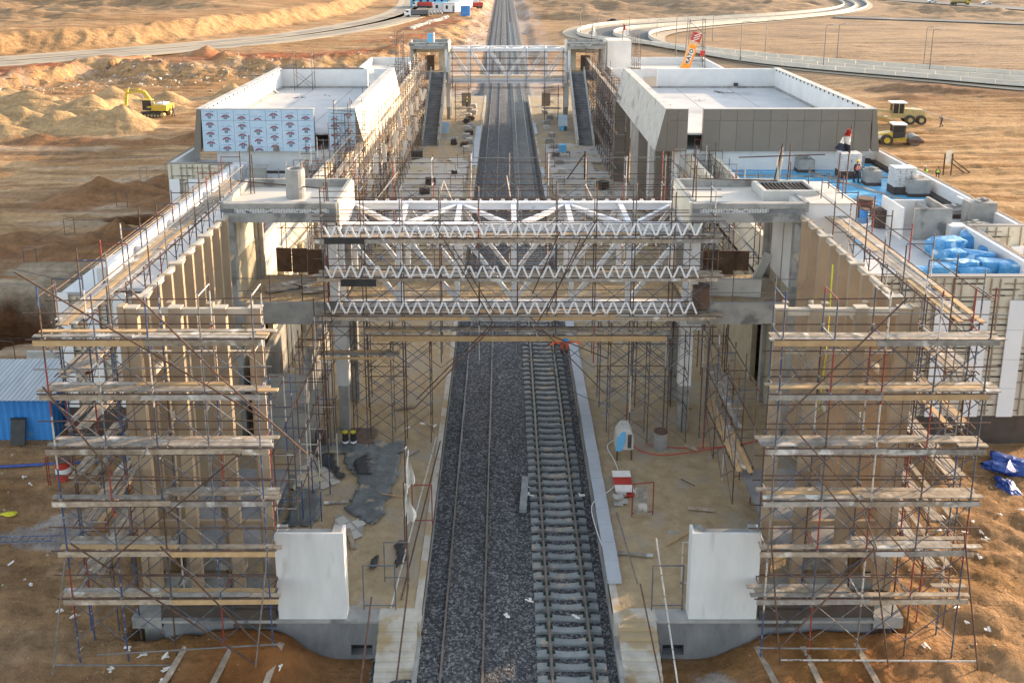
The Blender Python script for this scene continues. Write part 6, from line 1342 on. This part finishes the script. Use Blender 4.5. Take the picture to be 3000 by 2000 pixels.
drum((24.0, 56.4, 7.9), .55, 1.3, 'large rusty drum on the right wing roof', M['rust']); drum((24.1, 54.2, 7.9), .5, 1.2, 'mottled dark drum in front of the large rusty drum', M['bitum']); drum((23.5, 55.2, 7.9), .3, .9, 'small blue barrel between the roof drums', M['shedb'])
p = onG(189, 1400); drum((p.x, p.y, p.z), .36, 1.0, 'red and white striped drum on the earth at lower left', M['redp'], M['whp'])
for k, (x_, z_) in enumerate(((-8.02, PZ), (-7.62, PZ))):
    t = T('paint_can', (x_, 40.4, z_ + .03), ('left' if k == 0 else 'right') + ' one of two stacked black and white paint cans on the left platform', 'paint can', 'paint cans')
    part('lower_can', MB().lathe([(.16,0),(.16,.36)], (0,0,0), 16), M['navy'], t, True); part('label_band', MB().lathe([(.163,.12),(.163,.24)], (0,0,0), 16), M['whp'], t, True); part('upper_can', MB().lathe([(.15,.37),(.15,.66)], (0,0,0), 16), M['black'], t, True); part('lid', MB().lathe([(.13,.66),(.13,.72)], (0,0,0), 16), M['net'], t, True)
t = T('planter_box', (-9.3, 40.4, PZ), 'dark square bin at the foot of the left lift wall', 'bin'); part('box', MB().box(-9.5, -9.05, 40.2, 40.65, PZ, 1.55), M['bitum'], t); part('inside', MB().box(-9.44, -9.11, 40.26, 40.59, 1.551, 1.56), M['black'], t)
one('plank_board', MB().cbox((5.55, 36.8, PZ + .12), (.85, 1.7, .05), 0, R(4)), [M['redp']], 'red and white barrier board lying on the right platform', 'board'); one('barrier_stripe', MB().cbox((5.55, 36.4, PZ + .19), (.86, .5, .02), 0, R(4)).cbox((5.55, 37.5, PZ + .24), (.86, .45, .02), 0, R(4)), M['cloth'], 'pale bands on the red barrier board', 'board')
mb = MB()
for k in range(7): mb.cbox((5.15 + .2 * (k % 2), 35.4 + .2 * (k % 3), PZ + .1 + .11 * (k // 2)), (.4, .2, .1), rnd(-.3, .3))
one('block_heap', mb, M['block'], 'small heap of grey blocks beside the red frame with the plank', 'blocks')
def hose(pts, lab, mt, r=.025, nm='hose'): 
    pts = [Vector(q) for q in pts]
    for _ in range(2):
        q_ = [pts[0]]
        for a, b in zip(pts[:-1], pts[1:]): q_ += [a * .75 + b * .25, a * .25 + b * .75]
        pts = q_ + [pts[-1]]
    return one(nm, MB().path(pts, r, 5), mt, lab, 'hose')
PH = lambda L_, z=PZ + .06: [tuple(G(x, y, z)) for x, y in L_]
hose(PH([(1835,1285),(1790,1290),(1775,1310),(1800,1345),(1815,1390),(1815,1410)]) + PH([(1770,1450),(1735,1470),(1732,1500),(1750,1560),(1765,1600)], .9), 'grey white cable looping over the right kerb slabs', M['whp'], .02)
hose(PH([(1850,1300),(1880,1325),(1950,1335),(2050,1320),(2150,1305),(2230,1290)]), 'red hose lying across the right platform', M['copper'], .022); hose(PH([(1890,1300),(1950,1310),(2050,1312),(2180,1305),(2240,1275)]), 'second thin red hose beside the first on the right platform', M['copper'], .018)
hose(PH([(1240,465),(1250,480),(1275,490),(1288,502),(1283,515),(1300,520),(1340,513),(1380,527)]), 'dark cable winding over the left tile paving', M['bitum'], .035)
hose([tuple(UY(1560, 950, 39)), tuple(UY(1600, 1050, 38)), tuple(UY(1640, 1120, 38.5)), tuple(G(1700, 1160, .85)), tuple(G(1790, 1190, .85))], 'thin cable drooping over the right track', M['galv'], .018)
one('safety_rope', MB().path([UY(2440, 775, 33), UY(2432, 900, 32), UY(2418, 1050, 30.5), UY(2398, 1200, 30)], .03, 5), M['net'], 'yellow rope hanging down the right fin screen', 'rope')
one('concrete_slab_piece', MB().cbox((.95, 37.4, -.02), (.32, 2.6, .2), R(-4)), M['sleeper'], 'loose pale concrete piece lying between the two tracks', 'concrete piece')
one('hanging_tube', MB().tube(UY(2318, 1075, 29.0), UY(2345, 1110, 29.0), .06, 8), M['galv'], 'grey pipe end hanging on the right fin screen', 'pipe')
one('raw_board', MB().cbox((11.5, 42.2, 8.5), (3.0, .12, .95), R(-6)), M['concl'], 'pale raw board leaning on the near right tower floor', 'board'); one('raw_board', MB().cbox((13.4, 43.6, 8.9), (.5, .12, 1.9), R(20), 0, R(28)), M['concl'], 'pale slab leaning against the wall of the near right tower floor', 'board')
for (side, lab) in ((-1, 'dark formwork boards standing on the near left tower floor'), (1, 'dark formwork boards standing on the near right tower floor')):
    mb = MB(); c_ = CX + side * 11.2
    for k in range(4): mb.cbox((c_ - 1.3 + .85 * k, 45.6 + rnd(-.1, .1), 8.65 + rnd(-.1, .1)), (.82, .08, 1.25 + rnd(-.2, .2)), rnd(-.08, .08))
    one('formwork_boards', mb, M['woodd'], lab, 'formwork')
one('plywood_sheets', MB().cbox((-11.6, 43.3, 8.1), (1.6, 1.1, .05), R(24)).cbox((-10.6, 43.8, 8.16), (1.4, .9, .04), R(-30)).cbox((-9.8, 42.9, 8.1), (1.2, .8, .04), R(10)), M['woodg'], 'loose plywood sheets on the near left tower floor', 'boards')
t = T('guard_rail', (-11, 41.2, 8.2), 'tube guard rail along the open floor edge of the near left tower', 'guard rail')
for x_ in (-13.2, -11.6, -10.0, -8.7): part('post', MB().tube((x_, 41.1, 8.2), (x_, 41.1, 9.6), .026, 6), M['rust'], t)
for z_ in (8.75, 9.4): part('rail', MB().tube((-13.5, 41.05, z_), (-8.5, 41.05, z_ + .03), .024, 6), M['galv'], t)
t = T('guard_rail', (12, 41.2, 8.2), 'tube guard rail along the open floor edge of the near right tower', 'guard rail')
for x_ in (9.6, 11.3, 13.6): part('post', MB().tube((x_, 41.0, 8.2), (x_, 41.0, 9.7 + (3 if x_ == 13.6 else 0)), .026, 6), M['galv'], t)
for z_ in (8.7, 9.4): part('rail', MB().tube((9.2, 40.95, z_), (14.6, 40.95, z_), .024, 6), M['galv'], t)
# ---------------- right wing roof ----------------
def pallet(c, lab, w_=1.6, h=1.5, seed=0):
    t = T('block_pallet', c, lab, 'pallet', 'pallets of white blocks'); rg = random.Random(seed); part('base_box', MB().box(-w_/2, w_/2, -.6, .6, 0, .6), M['bitum'], t, True)
    mb = MB()
    for k in range(int(h / .13)):
        for j in range(4): mb.cbox((-w_/2 + w_ * (j + .5) / 4 + rg.uniform(-.03, .03), rg.uniform(-.03, .03), .62 + .13 * k + .055), (w_ / 4 - .02, 1.1, .1), rg.uniform(-.03, .03))
    part('stacked_blocks', mb, M['bags'], t, True)
pallet((26.9, 66.9, 7.9), 'pallet of white blocks behind the worker in orange vest'); pallet((29.0, 62.2, 7.9), 'pallet of white blocks alone in the middle of the blue roof', seed=2)
def rbox(c, d_, lab, seed=0, nm='roof_box', open_=False, sk=True):
    t = T(nm, c, lab, 'roof box'); a, b, h = d_; 
    if sk: part('skirting', MB().box(-a/2 - .02, a/2 + .02, -b/2 - .02, b/2 + .02, 0, .3), M['bitum'], t, True)
    part('body', MB().box(-a/2, a/2, -b/2, b/2, .3 if sk else 0, h), M['conc'], t, True); rg = random.Random(seed); mb = MB()
    for k in range(5): mb.cbox((rg.uniform(-a/3, a/3), rg.uniform(-b/4, b/4), h + .05 + .03 * k), (.4, .2, .1), rg.uniform(0, 3))
    part('mortar_lump', mb, M['conc'], t, True)
rbox((24.1, 68.7, 7.9), (1.3, 1.0, 1.1), 'grey concrete box at the back left of the blue roof', 1); rbox((27.8, 64.6, 7.9), (1.1, 1.0, 1.2), 'grey concrete box right of the worker in orange vest', 2); rbox((28.6, 69.5, 7.9), (.9, .9, 1.2), 'grey concrete box behind the pallet of white blocks', 3); rbox((31.0 - 1.2, 60.6 + 1, 7.9), (1.5, 1.2, 1.3), 'notched concrete box against the right parapet', 4)
rbox((30.0, 56.6, 7.9), (1.9, 1.4, .6), 'low dark skirted slab near the right parapet', 5); rbox((30.4, 54.2, 7.9), (1.7, 1.0, 1.7), 'tall grey concrete box against the right parapet', 6, sk=False); rbox((29.3, 52.2, 7.9), (1.7, 1.0, .8), 'grey box with loose planks on its top, behind the roof corner', 7, sk=False)
t = T('roof_housing', (25.6, 52.6, 7.9), 'open topped white and grey lift housing on the right wing roof', 'roof housing')
part('wall', MB().box(24.3, 24.42, 51.6, 54.6, 7.9, 9.9).box(24.42, 27.0, 54.48, 54.6, 7.9, 9.6), M['white'], t); part('front_wall', MB().box(25.0, 27.3, 51.5, 51.62, 7.9, 9.9), M['conc'], t); part('cross_bar', MB().box(26.4, 26.6, 51.62, 54.48, 9.3, 9.5).box(27.1, 27.3, 51.62, 54.6, 7.9, 9.8), M['conc'], t)
one('gas_bottle', MB().lathe([(.14,0),(.16,.05),(.16,.7),(.08,.82),(.06,.95)], (28.6, 54.9, 7.9), 14), M['bitum'], 'dark gas bottle standing on the right wing roof', 'gas bottle')
one('blue_sheet', MB().blob((27.0, 58.8, 8.0), (1.6, .5, .3), 4, .25, 20, 8, -.1), M['tarpb'], 'long crumpled blue sheet on the right wing roof', 'plastic sheet'); one('blue_sheet', MB().blob((25.3, 56.4, 8.1), (.75, .6, .4), 9, .3, 16, 8, -.1), M['tarpb'], 'crumpled blue sheet beside the large rusty drum', 'plastic sheet')
BAGS = [(2770,735,1.5,.9,.75,0), (2850,712,1.1,.8,.6,1), (2800,790,.8,.6,.5,2), (2860,765,1.3,.8,.55,3), (2900,740,1.0,.7,.5,4), (2790,762,.9,.5,.5,5), (2830,790,.7,.5,.45,6), (2900,790,.95,.6,.45,7), (2955,795,1.0,.6,.45,8), (2760,800,1.0,.5,.4,9), (2850,805,1.1,.35,.25,10), (2710,800,1.0,.4,.2,11)]
BL_ = ['large blue wrapped bundle at the back left of the blue pile', 'rounded blue bundle at the very back of the blue pile', 'upright pale blue bundle in the middle of the pile', 'broad blue wrapped bundle behind the middle of the pile', 'blue bundle on the right rear of the pile', 'small blue bundle leaning behind the upright one', 'square blue bundle right of the upright one', 'striped blue bundle at the right of the pile', 'blue box shaped bundle nearest the right parapet', 'low blue bundle at the front left of the pile', 'long flat blue bundle along the front roof edge', 'loose blue film trailing at the left of the pile']
for (x, y, a, b, c_, k) in BAGS:
    g_ = G(x, y + 8, 8.0); g_.y = max(g_.y, 43.3); rg = random.Random(k); t = MB(); a *= .78; b *= .9
    ex_ = .3 if k in (2, 6, 7, 8, 10) else .42; hb = bmesh.new(); rot = rg.uniform(-.5, .5)
    for _ in range(34):
        v = Vector((rg.gauss(0, 1), rg.gauss(0, 1), rg.gauss(0, 1))).normalized(); v = Vector([math.copysign(abs(c_2) ** ex_, c_2) for c_2 in v]) * rg.uniform(.9, 1.06)
        hb.verts.new((g_.x + v.x * a * math.cos(rot) - v.y * b * math.sin(rot), g_.y + v.x * a * math.sin(rot) * .6 + v.y * b * math.cos(rot), max(7.92, 8.3 + v.z * c_)))
    bmesh.ops.convex_hull(hb, input=hb.verts); hb.verts.index_update(); lone = [v for v in hb.verts if not v.link_faces]
    for v in lone: hb.verts.remove(v)
    hb.verts.index_update(); t.add([v.co[:] for v in hb.verts], [tuple(v.index for v in f.verts) for f in hb.faces]); hb.free()
    o = one('wrapped_bundle', t, M['tarpb'], BL_[k], 'wrapped bundle', 'blue wrapped bundles on the roof')
for (c_, a, b, h, k, lab) in (((25.4, 39.9, 0), 1.3, .9, .35, 1, 'dark blue tarpaulin heaped on the earth at the right edge'), ((24.4, 38.3, 0), .45, .8, .2, 2, 'narrow tail of dark blue tarpaulin on the earth')):
    z_ = gz(c_[0], c_[1]); one('tarpaulin', MB().blob((c_[0], c_[1], z_ + .05), (a, b, h), k, .35, 24, 9, -.05), M['tarpd'], lab, 'tarpaulin')
# ---------------- things beyond the near footbridge ----------------
for k, (x_, y_, s, lab) in enumerate(((-5.6, 96, .5, 'dark box with a tilted lid left of the far platform sand'), (-7.9, 91.5, .8, 'dark crate with a leaning white board on the left tile paving'), (-8.2, 87.6, .7, 'dark box right behind the near footbridge rail, left side'), (-10.6, 104.0, .9, 'dark cabinet at the foot of the dense left scaffold'), (10.3, 89.6, .9, 'black stack of boxes on the right tile paving'), (8.3, 121.5, .7, 'blue box on the right platform under the far bridge'), (-5.0, 118, .6, 'dark box beside the far left pier'), (-6.5, 112, .7, 'open dark crate right of the far left stair'))):
    t = T('site_box', (x_, y_, PZ), lab, 'box'); m_ = M['lblue'] if 'blue box' in lab else M['bitum']; part('body', MB().cbox((0, 0, s * .5), (s * 1.3, s, s), .2 * k), m_, t, True)
    part('lid', MB().cbox((.5 * s, .1, s * .9), (s * .9, .06, s * 1.1) if k % 2 else (s * 1.3, s * .9, .06), .2 * k + .3, 0, R(12)), M['whp'] if k in (0, 1, 7) else M['concd'], t, True)
for k in range(13):
    y_ = 108 + 2.6 * k + rnd(-.5, .5); x_ = -4.7 - .6 * (k % 2) + rnd(-.2, .2); t = MB()
    for j in range(3): t.cbox((x_ + rnd(-.15, .15), y_, PZ + .12 + .22 * j), (.9, .7, .2), rnd(-.2, .2))
    one('paver_stack', t, random.choice([M['block'], M['concl'], M['woodd'], M['bitum']]), 'kerb stone stack on the left platform edge, ' + ORD[k] + ' from the near end', 'stone stack', 'stone stacks on the left platform')
for k in range(12):
    y_ = 88 + 4.2 * k + rnd(-.5, .5); x_ = 5.2 + rnd(-.3, .9) + (.8 if y_ > 90 else 0); t = MB()
    for j in range(3): t.cbox((x_ + rnd(-.15, .15), y_, PZ + .12 + .2 * j), (.85, .7, .18), rnd(-.2, .2))
    one('paver_stack', t, random.choice([M['block'], M['concl'], M['conc'], M['woodg']]), 'paver stack on the right platform edge, ' + ORD[k] + ' from the near end', 'stone stack', 'stone stacks on the right platform')
for k, (x_, y_, w_, h, lab) in enumerate(((-4.9, 88.5, 1.3, 1.8, 'nearest upright tube frame on the left tile paving'), (-4.7, 93.5, 1.3, 1.8, 'second upright tube frame on the left tile paving'), (-4.7, 98.5, 1.3, 1.8, 'third upright tube frame on the left tile paving'), (-4.3, 104, 1.2, 1.8, 'red tube frame at the edge of the tile paving'), (5.6, 88, 1.3, 1.8, 'tube frame near the kerb on the right tile paving'), (5.3, 99, 1.2, 1.8, 'tube frame beside the pavers on the right platform'), (5.6, 106, 1.2, 1.8, 'tube frame beside the far part of the right platform'), (-6.6, 96, .3, 2.6, 'narrow white gate post on the left tile paving'))): frame((x_, y_, PZ), w_, h, lab, M['rust'] if k < 7 else M['whit'], R(5 * k))
t = T('trestle', (7.9, 94, PZ), 'triangular wooden trestle on the right tile paving', 'trestle'); part('post', MB().bar((8.8, 93.5, PZ), (8.8, 93.5, 4.0), .14, .14), M['rust'], t); part('strut', MB().bar((6.8, 93.5, PZ), (8.7, 93.5, 3.6), .12, .12), M['rust'], t); part('sill', MB().bar((6.4, 93.5, PZ + .1), (9.0, 93.5, PZ + .1), .12, .12), M['rust'], t)
t = T('site_desk', (6.8, 104, PZ), 'cluttered bench with a blue box on the right platform', 'bench'); part('table', MB().box(5.8, 8.0, 103.5, 104.5, 1.5, 1.6), M['woodg'], t); part('blue_box', MB().box(6.6, 7.5, 103.6, 104.4, 1.6, 2.5), M['lblue'], t)
for x_ in (5.9, 7.9): part('leg', MB().box(x_ - .04, x_ + .04, 103.6, 103.7, PZ, 1.5), M['rust'], t)
one('white_board', MB().cbox((-8.2, 119, 1.6), (1.3, .06, 1.6), 0, R(-10)), M['lite'], 'pale blue panel leaning at the far left pier', 'panel'); one('white_board', MB().cbox((8.2, 121, 2.2), (1.3, .06, 1.6), 0, R(-5)), M['lite'], 'pale blue panel leaning at the far right pier', 'panel')
one('blue_tank', MB().box(-11.2, -10.5, 129, 129.6, 12.0, 13.6), M['lblue'], 'small blue cabinet standing on the far left tower roof', 'cabinet'); one('white_post', MB().box(-10.4, -10.2, 129, 129.6, 12.0, 13.7), M['whp'], 'white post beside the blue cabinet on the far left tower roof', 'post')
for k in range(16):
    y_ = 60 + 4 * k + rnd(-1, 1); z_ = rnd(3.0, 9); one('hanging_board', MB().cbox((-10.75 + rnd(-.1, .1), y_, z_), (.4, .04, 1.7), rnd(-.3, .3), rnd(-.15, .15), rnd(-.3, .3)), M['cloth'], 'white board hanging on the dense left scaffold, ' + ORD[k] + ' from the near end', 'board', 'white boards on the left scaffold')
t = T('plywood_hoarding', (-6.3, 142, PZ), 'brown plywood hoarding across the far left platform', 'hoarding'); part('board', MB().box(-6.9, -5.4, 141.5, 141.6, PZ, 2.9), M['clad'], t)
t = T('plywood_hoarding', (7.6, 142, PZ), 'brown plywood hoarding across the far right platform', 'hoarding'); part('board', MB().box(6.1, 7.5, 141.5, 141.6, PZ, 2.9), M['clad'], t)
# board on trestle legs, right ground
p = onG(2775, 515); t = T('sign_board', (p.x, p.y, p.z), 'pale green notice board on braced timber legs on the graded earth', 'notice board')
part('board', MB().cbox((0, 0, 2.2), (1.1, .06, 1.6), R(25)), M['hivg'] if 0 else M['cream'], t, True)
for x_ in (-.45, .45): part('leg', MB().bar((x_, .1, 0), (x_, .1, 2.6), .12, .12), M['woodd'], t, True)
for x_ in (-.2, .5): part('brace', MB().bar((x_, .2, 1.9), (x_ + 2.6, .6, .05), .12, .12), M['woodd'], t, True)
# ---------------- left ground ----------------
def tripod(px, py, w_, h, lab, rz=0, m_='steelb'):
    g_ = onG(px, py); return frame((g_.x, g_.y, g_.z - .1), w_, h, lab, M[m_], rz, nm='fence_frame')
f1 = tripod(89, 765, 1.2, 1.5, 'blue grey tube frame left of the pale crust', R(-10)); tripod(205, 685, .9, 1.6, 'tube frame on the dark mound slope', R(50)); tripod(358, 605, 1.1, 1.7, 'dark tube frame before the left wing corner'); tripod(425, 565, .7, 1.8, 'tube frame beside the left wing corner box', R(40), 'galv'); tripod(25, 855, 1.0, 1.5, 'rusty tube frame at the left edge above the pit', 0, 'rust'); tripod(180, 880, 1.0, 1.4, 'dark tube frame behind the left scaffold'); tripod(20, 1055, 1.2, 1.4, 'dull tube frame down in the pit', R(-8), 'rust')
for a, b, lab in (((110, 740), (200, 690), 'sagging wire between the two left tube frames'), ((215, 665), (400, 672), 'straight wire from the mound frame to the scaffold'), ((375, 575), (490, 576), 'wire from the dark tube frame to the wing wall'), ((45, 820), (215, 815), 'rail from the rusty frame across the crust'), ((0, 1030), (170, 940), 'long rusty tube lying on the pit bank')):
    p = onG(*a); q = onG(*b); one('wire', MB().tube(p + Vector((0, 0, .9)), q + Vector((0, 0, .9)), .022, 5), M['bitum'], lab, 'wire')
p, q = onG(0, 1372), onG(290, 1358); one('blue_pipe', MB().path([p + Vector((0, 0, .1)), (p + q) / 2 + Vector((0, 0, .12)), q + Vector((0, 0, .15))], .07, 8), M['tarpd'], 'long dark blue pipe lying on the earth below the shed', 'pipe')
p, q = onG(-30, 1592), onG(170, 1587); ladder(p + Vector((0, .1, .12)), q + Vector((0, .1, .12)), 'blue lattice ladder lying on the earth at the lower left', M['blutube'], .36, side=(0, 1, 0))
p = onG(145, 1420); frame((p.x, p.y, p.z), .1, 1.5, 'red and white striped post beside the striped drum', M['redt'])
one('concrete_barrier', MB().prism([(-.3,0),(.3,0),(.1,.45),(.1,.85),(-.1,.85),(-.1,.45)], 'x', -1.1, 1.1), M['concl'], 'pale concrete road barrier behind the left scaffold', 'barrier').location = (onG(135, 1065) + Vector((0, 0, 0)))
def litter(px, py, k, par=None):
    p = onG(px, py); rg = random.Random(k); mb = MB(); a = rg.uniform(0, 3.1)
    for j in range(3): mb.cbox((p.x + rg.uniform(-.08, .08), p.y + rg.uniform(-.08, .08), p.z + .05 + .02 * j), (rg.uniform(.08, .28), rg.uniform(.04, .1), .02), a + rg.uniform(-.5, .5), rg.uniform(-.3, .3), rg.uniform(-.3, .3))
    return mb
LIT = [(375,1905),(420,1920),(320,1965),(488,1925),(482,1965),(472,2000),(90,1715),(35,1655),(175,1790),(825,1960),(2930,1510),(2875,1635),(2870,1560),(2750,1555),(2770,1585),(2830,1565),(2890,1845),(2710,1895),(2800,1780),(2830,1825),(2990,1495),(2850,1530),(2885,1580),(70,1400),(90,1420),(215,1810),(2950,1410),(2760,1515)]
for k, (x, y) in enumerate(LIT): one('litter_scrap', litter(x, y, k), M['cloth'], 'white packing scrap on the earth beside the scaffolds, ' + ORD[sorted(LIT).index((x, y))] + ' from the left', 'litter', 'white scraps on the earth')
for k, (x, y, z_) in enumerate(((1220,1432,-.1),(1545,1430,-.1),(1550,1450,-.1),(1705,1455,-.05),(1548,1760,-.1),(1688,1810,-.1),(1480,1808,-.1),(1240,1245,.8),(1195,1255,.8),(1270,1250,.8))):
    g_ = G(x, y, z_); mb = MB(); rg = random.Random(50 + k)
    for j in range(3): mb.cbox((g_.x + rg.uniform(-.1, .1), g_.y + rg.uniform(-.1, .1), z_ + .06), (rg.uniform(.1, .35), rg.uniform(.05, .1), .03), rg.uniform(0, 3), .3)
    one('litter_scrap', mb, M['cloth'], 'white plastic scrap ' + ('on the left platform' if k > 6 else 'on the ballast') + ', ' + ORD[k - 7 if k > 6 else k] + (' from the piers' if k > 6 else ' of the seven between the tracks'), 'litter', 'white scraps between the platforms')
t = T('yellow_bag', onG(27, 1508), 'limp yellow green bag on the earth at the left edge', 'bag'); part('bag', MB().blob((0, 0, .05), (.35, .15, .1), 3, .35, 14, 6), M['net'], t, True)
# rocks along the bank and loose stones on the ground: one scatter
rg = random.Random(11); mb = MB()
def rock(x, y, z_, s):
    q = [(x + rg.uniform(-s, s), y + rg.uniform(-s, s), z_ + rg.uniform(-s * .2, s)) for _ in range(4)]
    mb.m = rg.choice((0, 0, 1)) if s > .1 else rg.choice((0, 2, 2, 2)); mb.add(q, [(0, 1, 2), (0, 2, 3), (0, 3, 1), (1, 3, 2)])
PR = []
for k in range(1500):
    f = rg.random(); i = int(f * (len(EDGE1) - 4)) + 1; a, b = EDGE1[i], EDGE1[i + 1]; u = rg.random(); x = a[0] * (1 - u) + b[0] * u + rg.gauss(2, 5); y = a[1] * (1 - u) + b[1] * u + rg.gauss(-3, 4); PR.append((x, y, rg.uniform(.1, .55)))
for k in range(900): PR.append((rg.uniform(-24, -14) if k % 2 else rg.uniform(16, 30), rg.uniform(26, 42), rg.uniform(.02, .06)))
for k in range(500): PR.append((rg.uniform(-15, 15), rg.uniform(25.5, 28.2), rg.uniform(.02, .05)))
for k in range(2600): PR.append(((rg.uniform(-30, -14) if k % 2 else rg.uniform(15, 30)), rg.uniform(25.5, 43), rg.uniform(.02, .09)))
PR = [p_ for p_ in PR if abs(p_[0] - .5) > 5.5]
xs_ = np.array([p_[0] for p_ in PR])[None]; ys__ = np.array([p_[1] for p_ in PR])[None]; zz_ = terrain(xs_, ys__)[0][0]
for (x, y, s), z_ in zip(PR, zz_): rock(x, y, float(z_), s)
struct('rocks', mb, [M['creamd'], M['concl'], M['soilr']], kind='stuff')
# loose ballast stones lying proud of the bed, near part only
mb = MB()
M['st1'] = mat('stone_dark', (.06,.063,.068), (.12,.125,.13), 9); M['st2'] = mat('stone_pale', (.2,.205,.21), (.34,.34,.34), 9)
N_ = 15000; sx = np.array([rg.uniform(-3.0, 4.0) for _ in range(N_)]); sy = np.array([25.5 + 26 * rg.random() ** 1.6 for _ in range(N_)]); sz = bal_z(sx, sy)
for x, y, z_ in zip(sx, sy, sz):
    s = rg.uniform(.018, .038); q = [(x + rg.uniform(-s, s), y + rg.uniform(-s, s), float(z_) + rg.uniform(-.01, s * 1.3)) for _ in range(4)]
    mb.m = rg.choice((0, 0, 0, 1)); mb.add(q, [(0, 1, 2), (0, 2, 3), (0, 3, 1), (1, 3, 2)])
struct('ballast_stones', mb, [M['st1'], M['st2']], kind='stuff')
# loose timber and scrap on the platforms
rg = random.Random(5); W_ = ['short weathered board', 'thin new batten', 'grey offcut', 'rusty tube piece']
SPOT = [('left', -6.5, 33.0), ('left', -5.0, 36.0), ('left', -7.6, 35.5), ('left', -9.0, 38.2), ('left', -5.4, 44.0), ('left', -6.5, 47.0), ('left', -4.6, 39.5), ('right', 8.6, 37.0), ('right', 9.4, 40.0), ('right', 7.2, 42.6), ('right', 6.0, 46.0), ('right', 9.8, 44.0), ('right', 8.8, 35.0), ('right', 7.4, 33.0), ('right', 5.4, 32.0)]
for k, (sd_, x, y) in enumerate(SPOT):
    kk = k % 4; a = rg.uniform(0, 3.1); l_ = rg.uniform(.6, 1.6); mb = MB()
    if kk == 3: mb.tube((x - l_ / 2 * math.cos(a), y - l_ / 2 * math.sin(a), PZ + .1), (x + l_ / 2 * math.cos(a), y + l_ / 2 * math.sin(a), PZ + .12), .025, 6)
    else: mb.cbox((x, y, PZ + .1), (l_, (.2, .06, .16)[kk], .04), a, rg.uniform(-.05, .05))
    lst = [s_[2] for s_ in SPOT if s_[0] == sd_]; one('timber_offcut', mb, [M['wood'], M['woodn'], M['woodg'], M['rust']][kk], W_[kk] + ' lying on the ' + sd_ + ' platform sand, ' + ORD[sorted(lst).index(y)] + ' from the platform end', 'offcut', 'offcuts on the platforms')
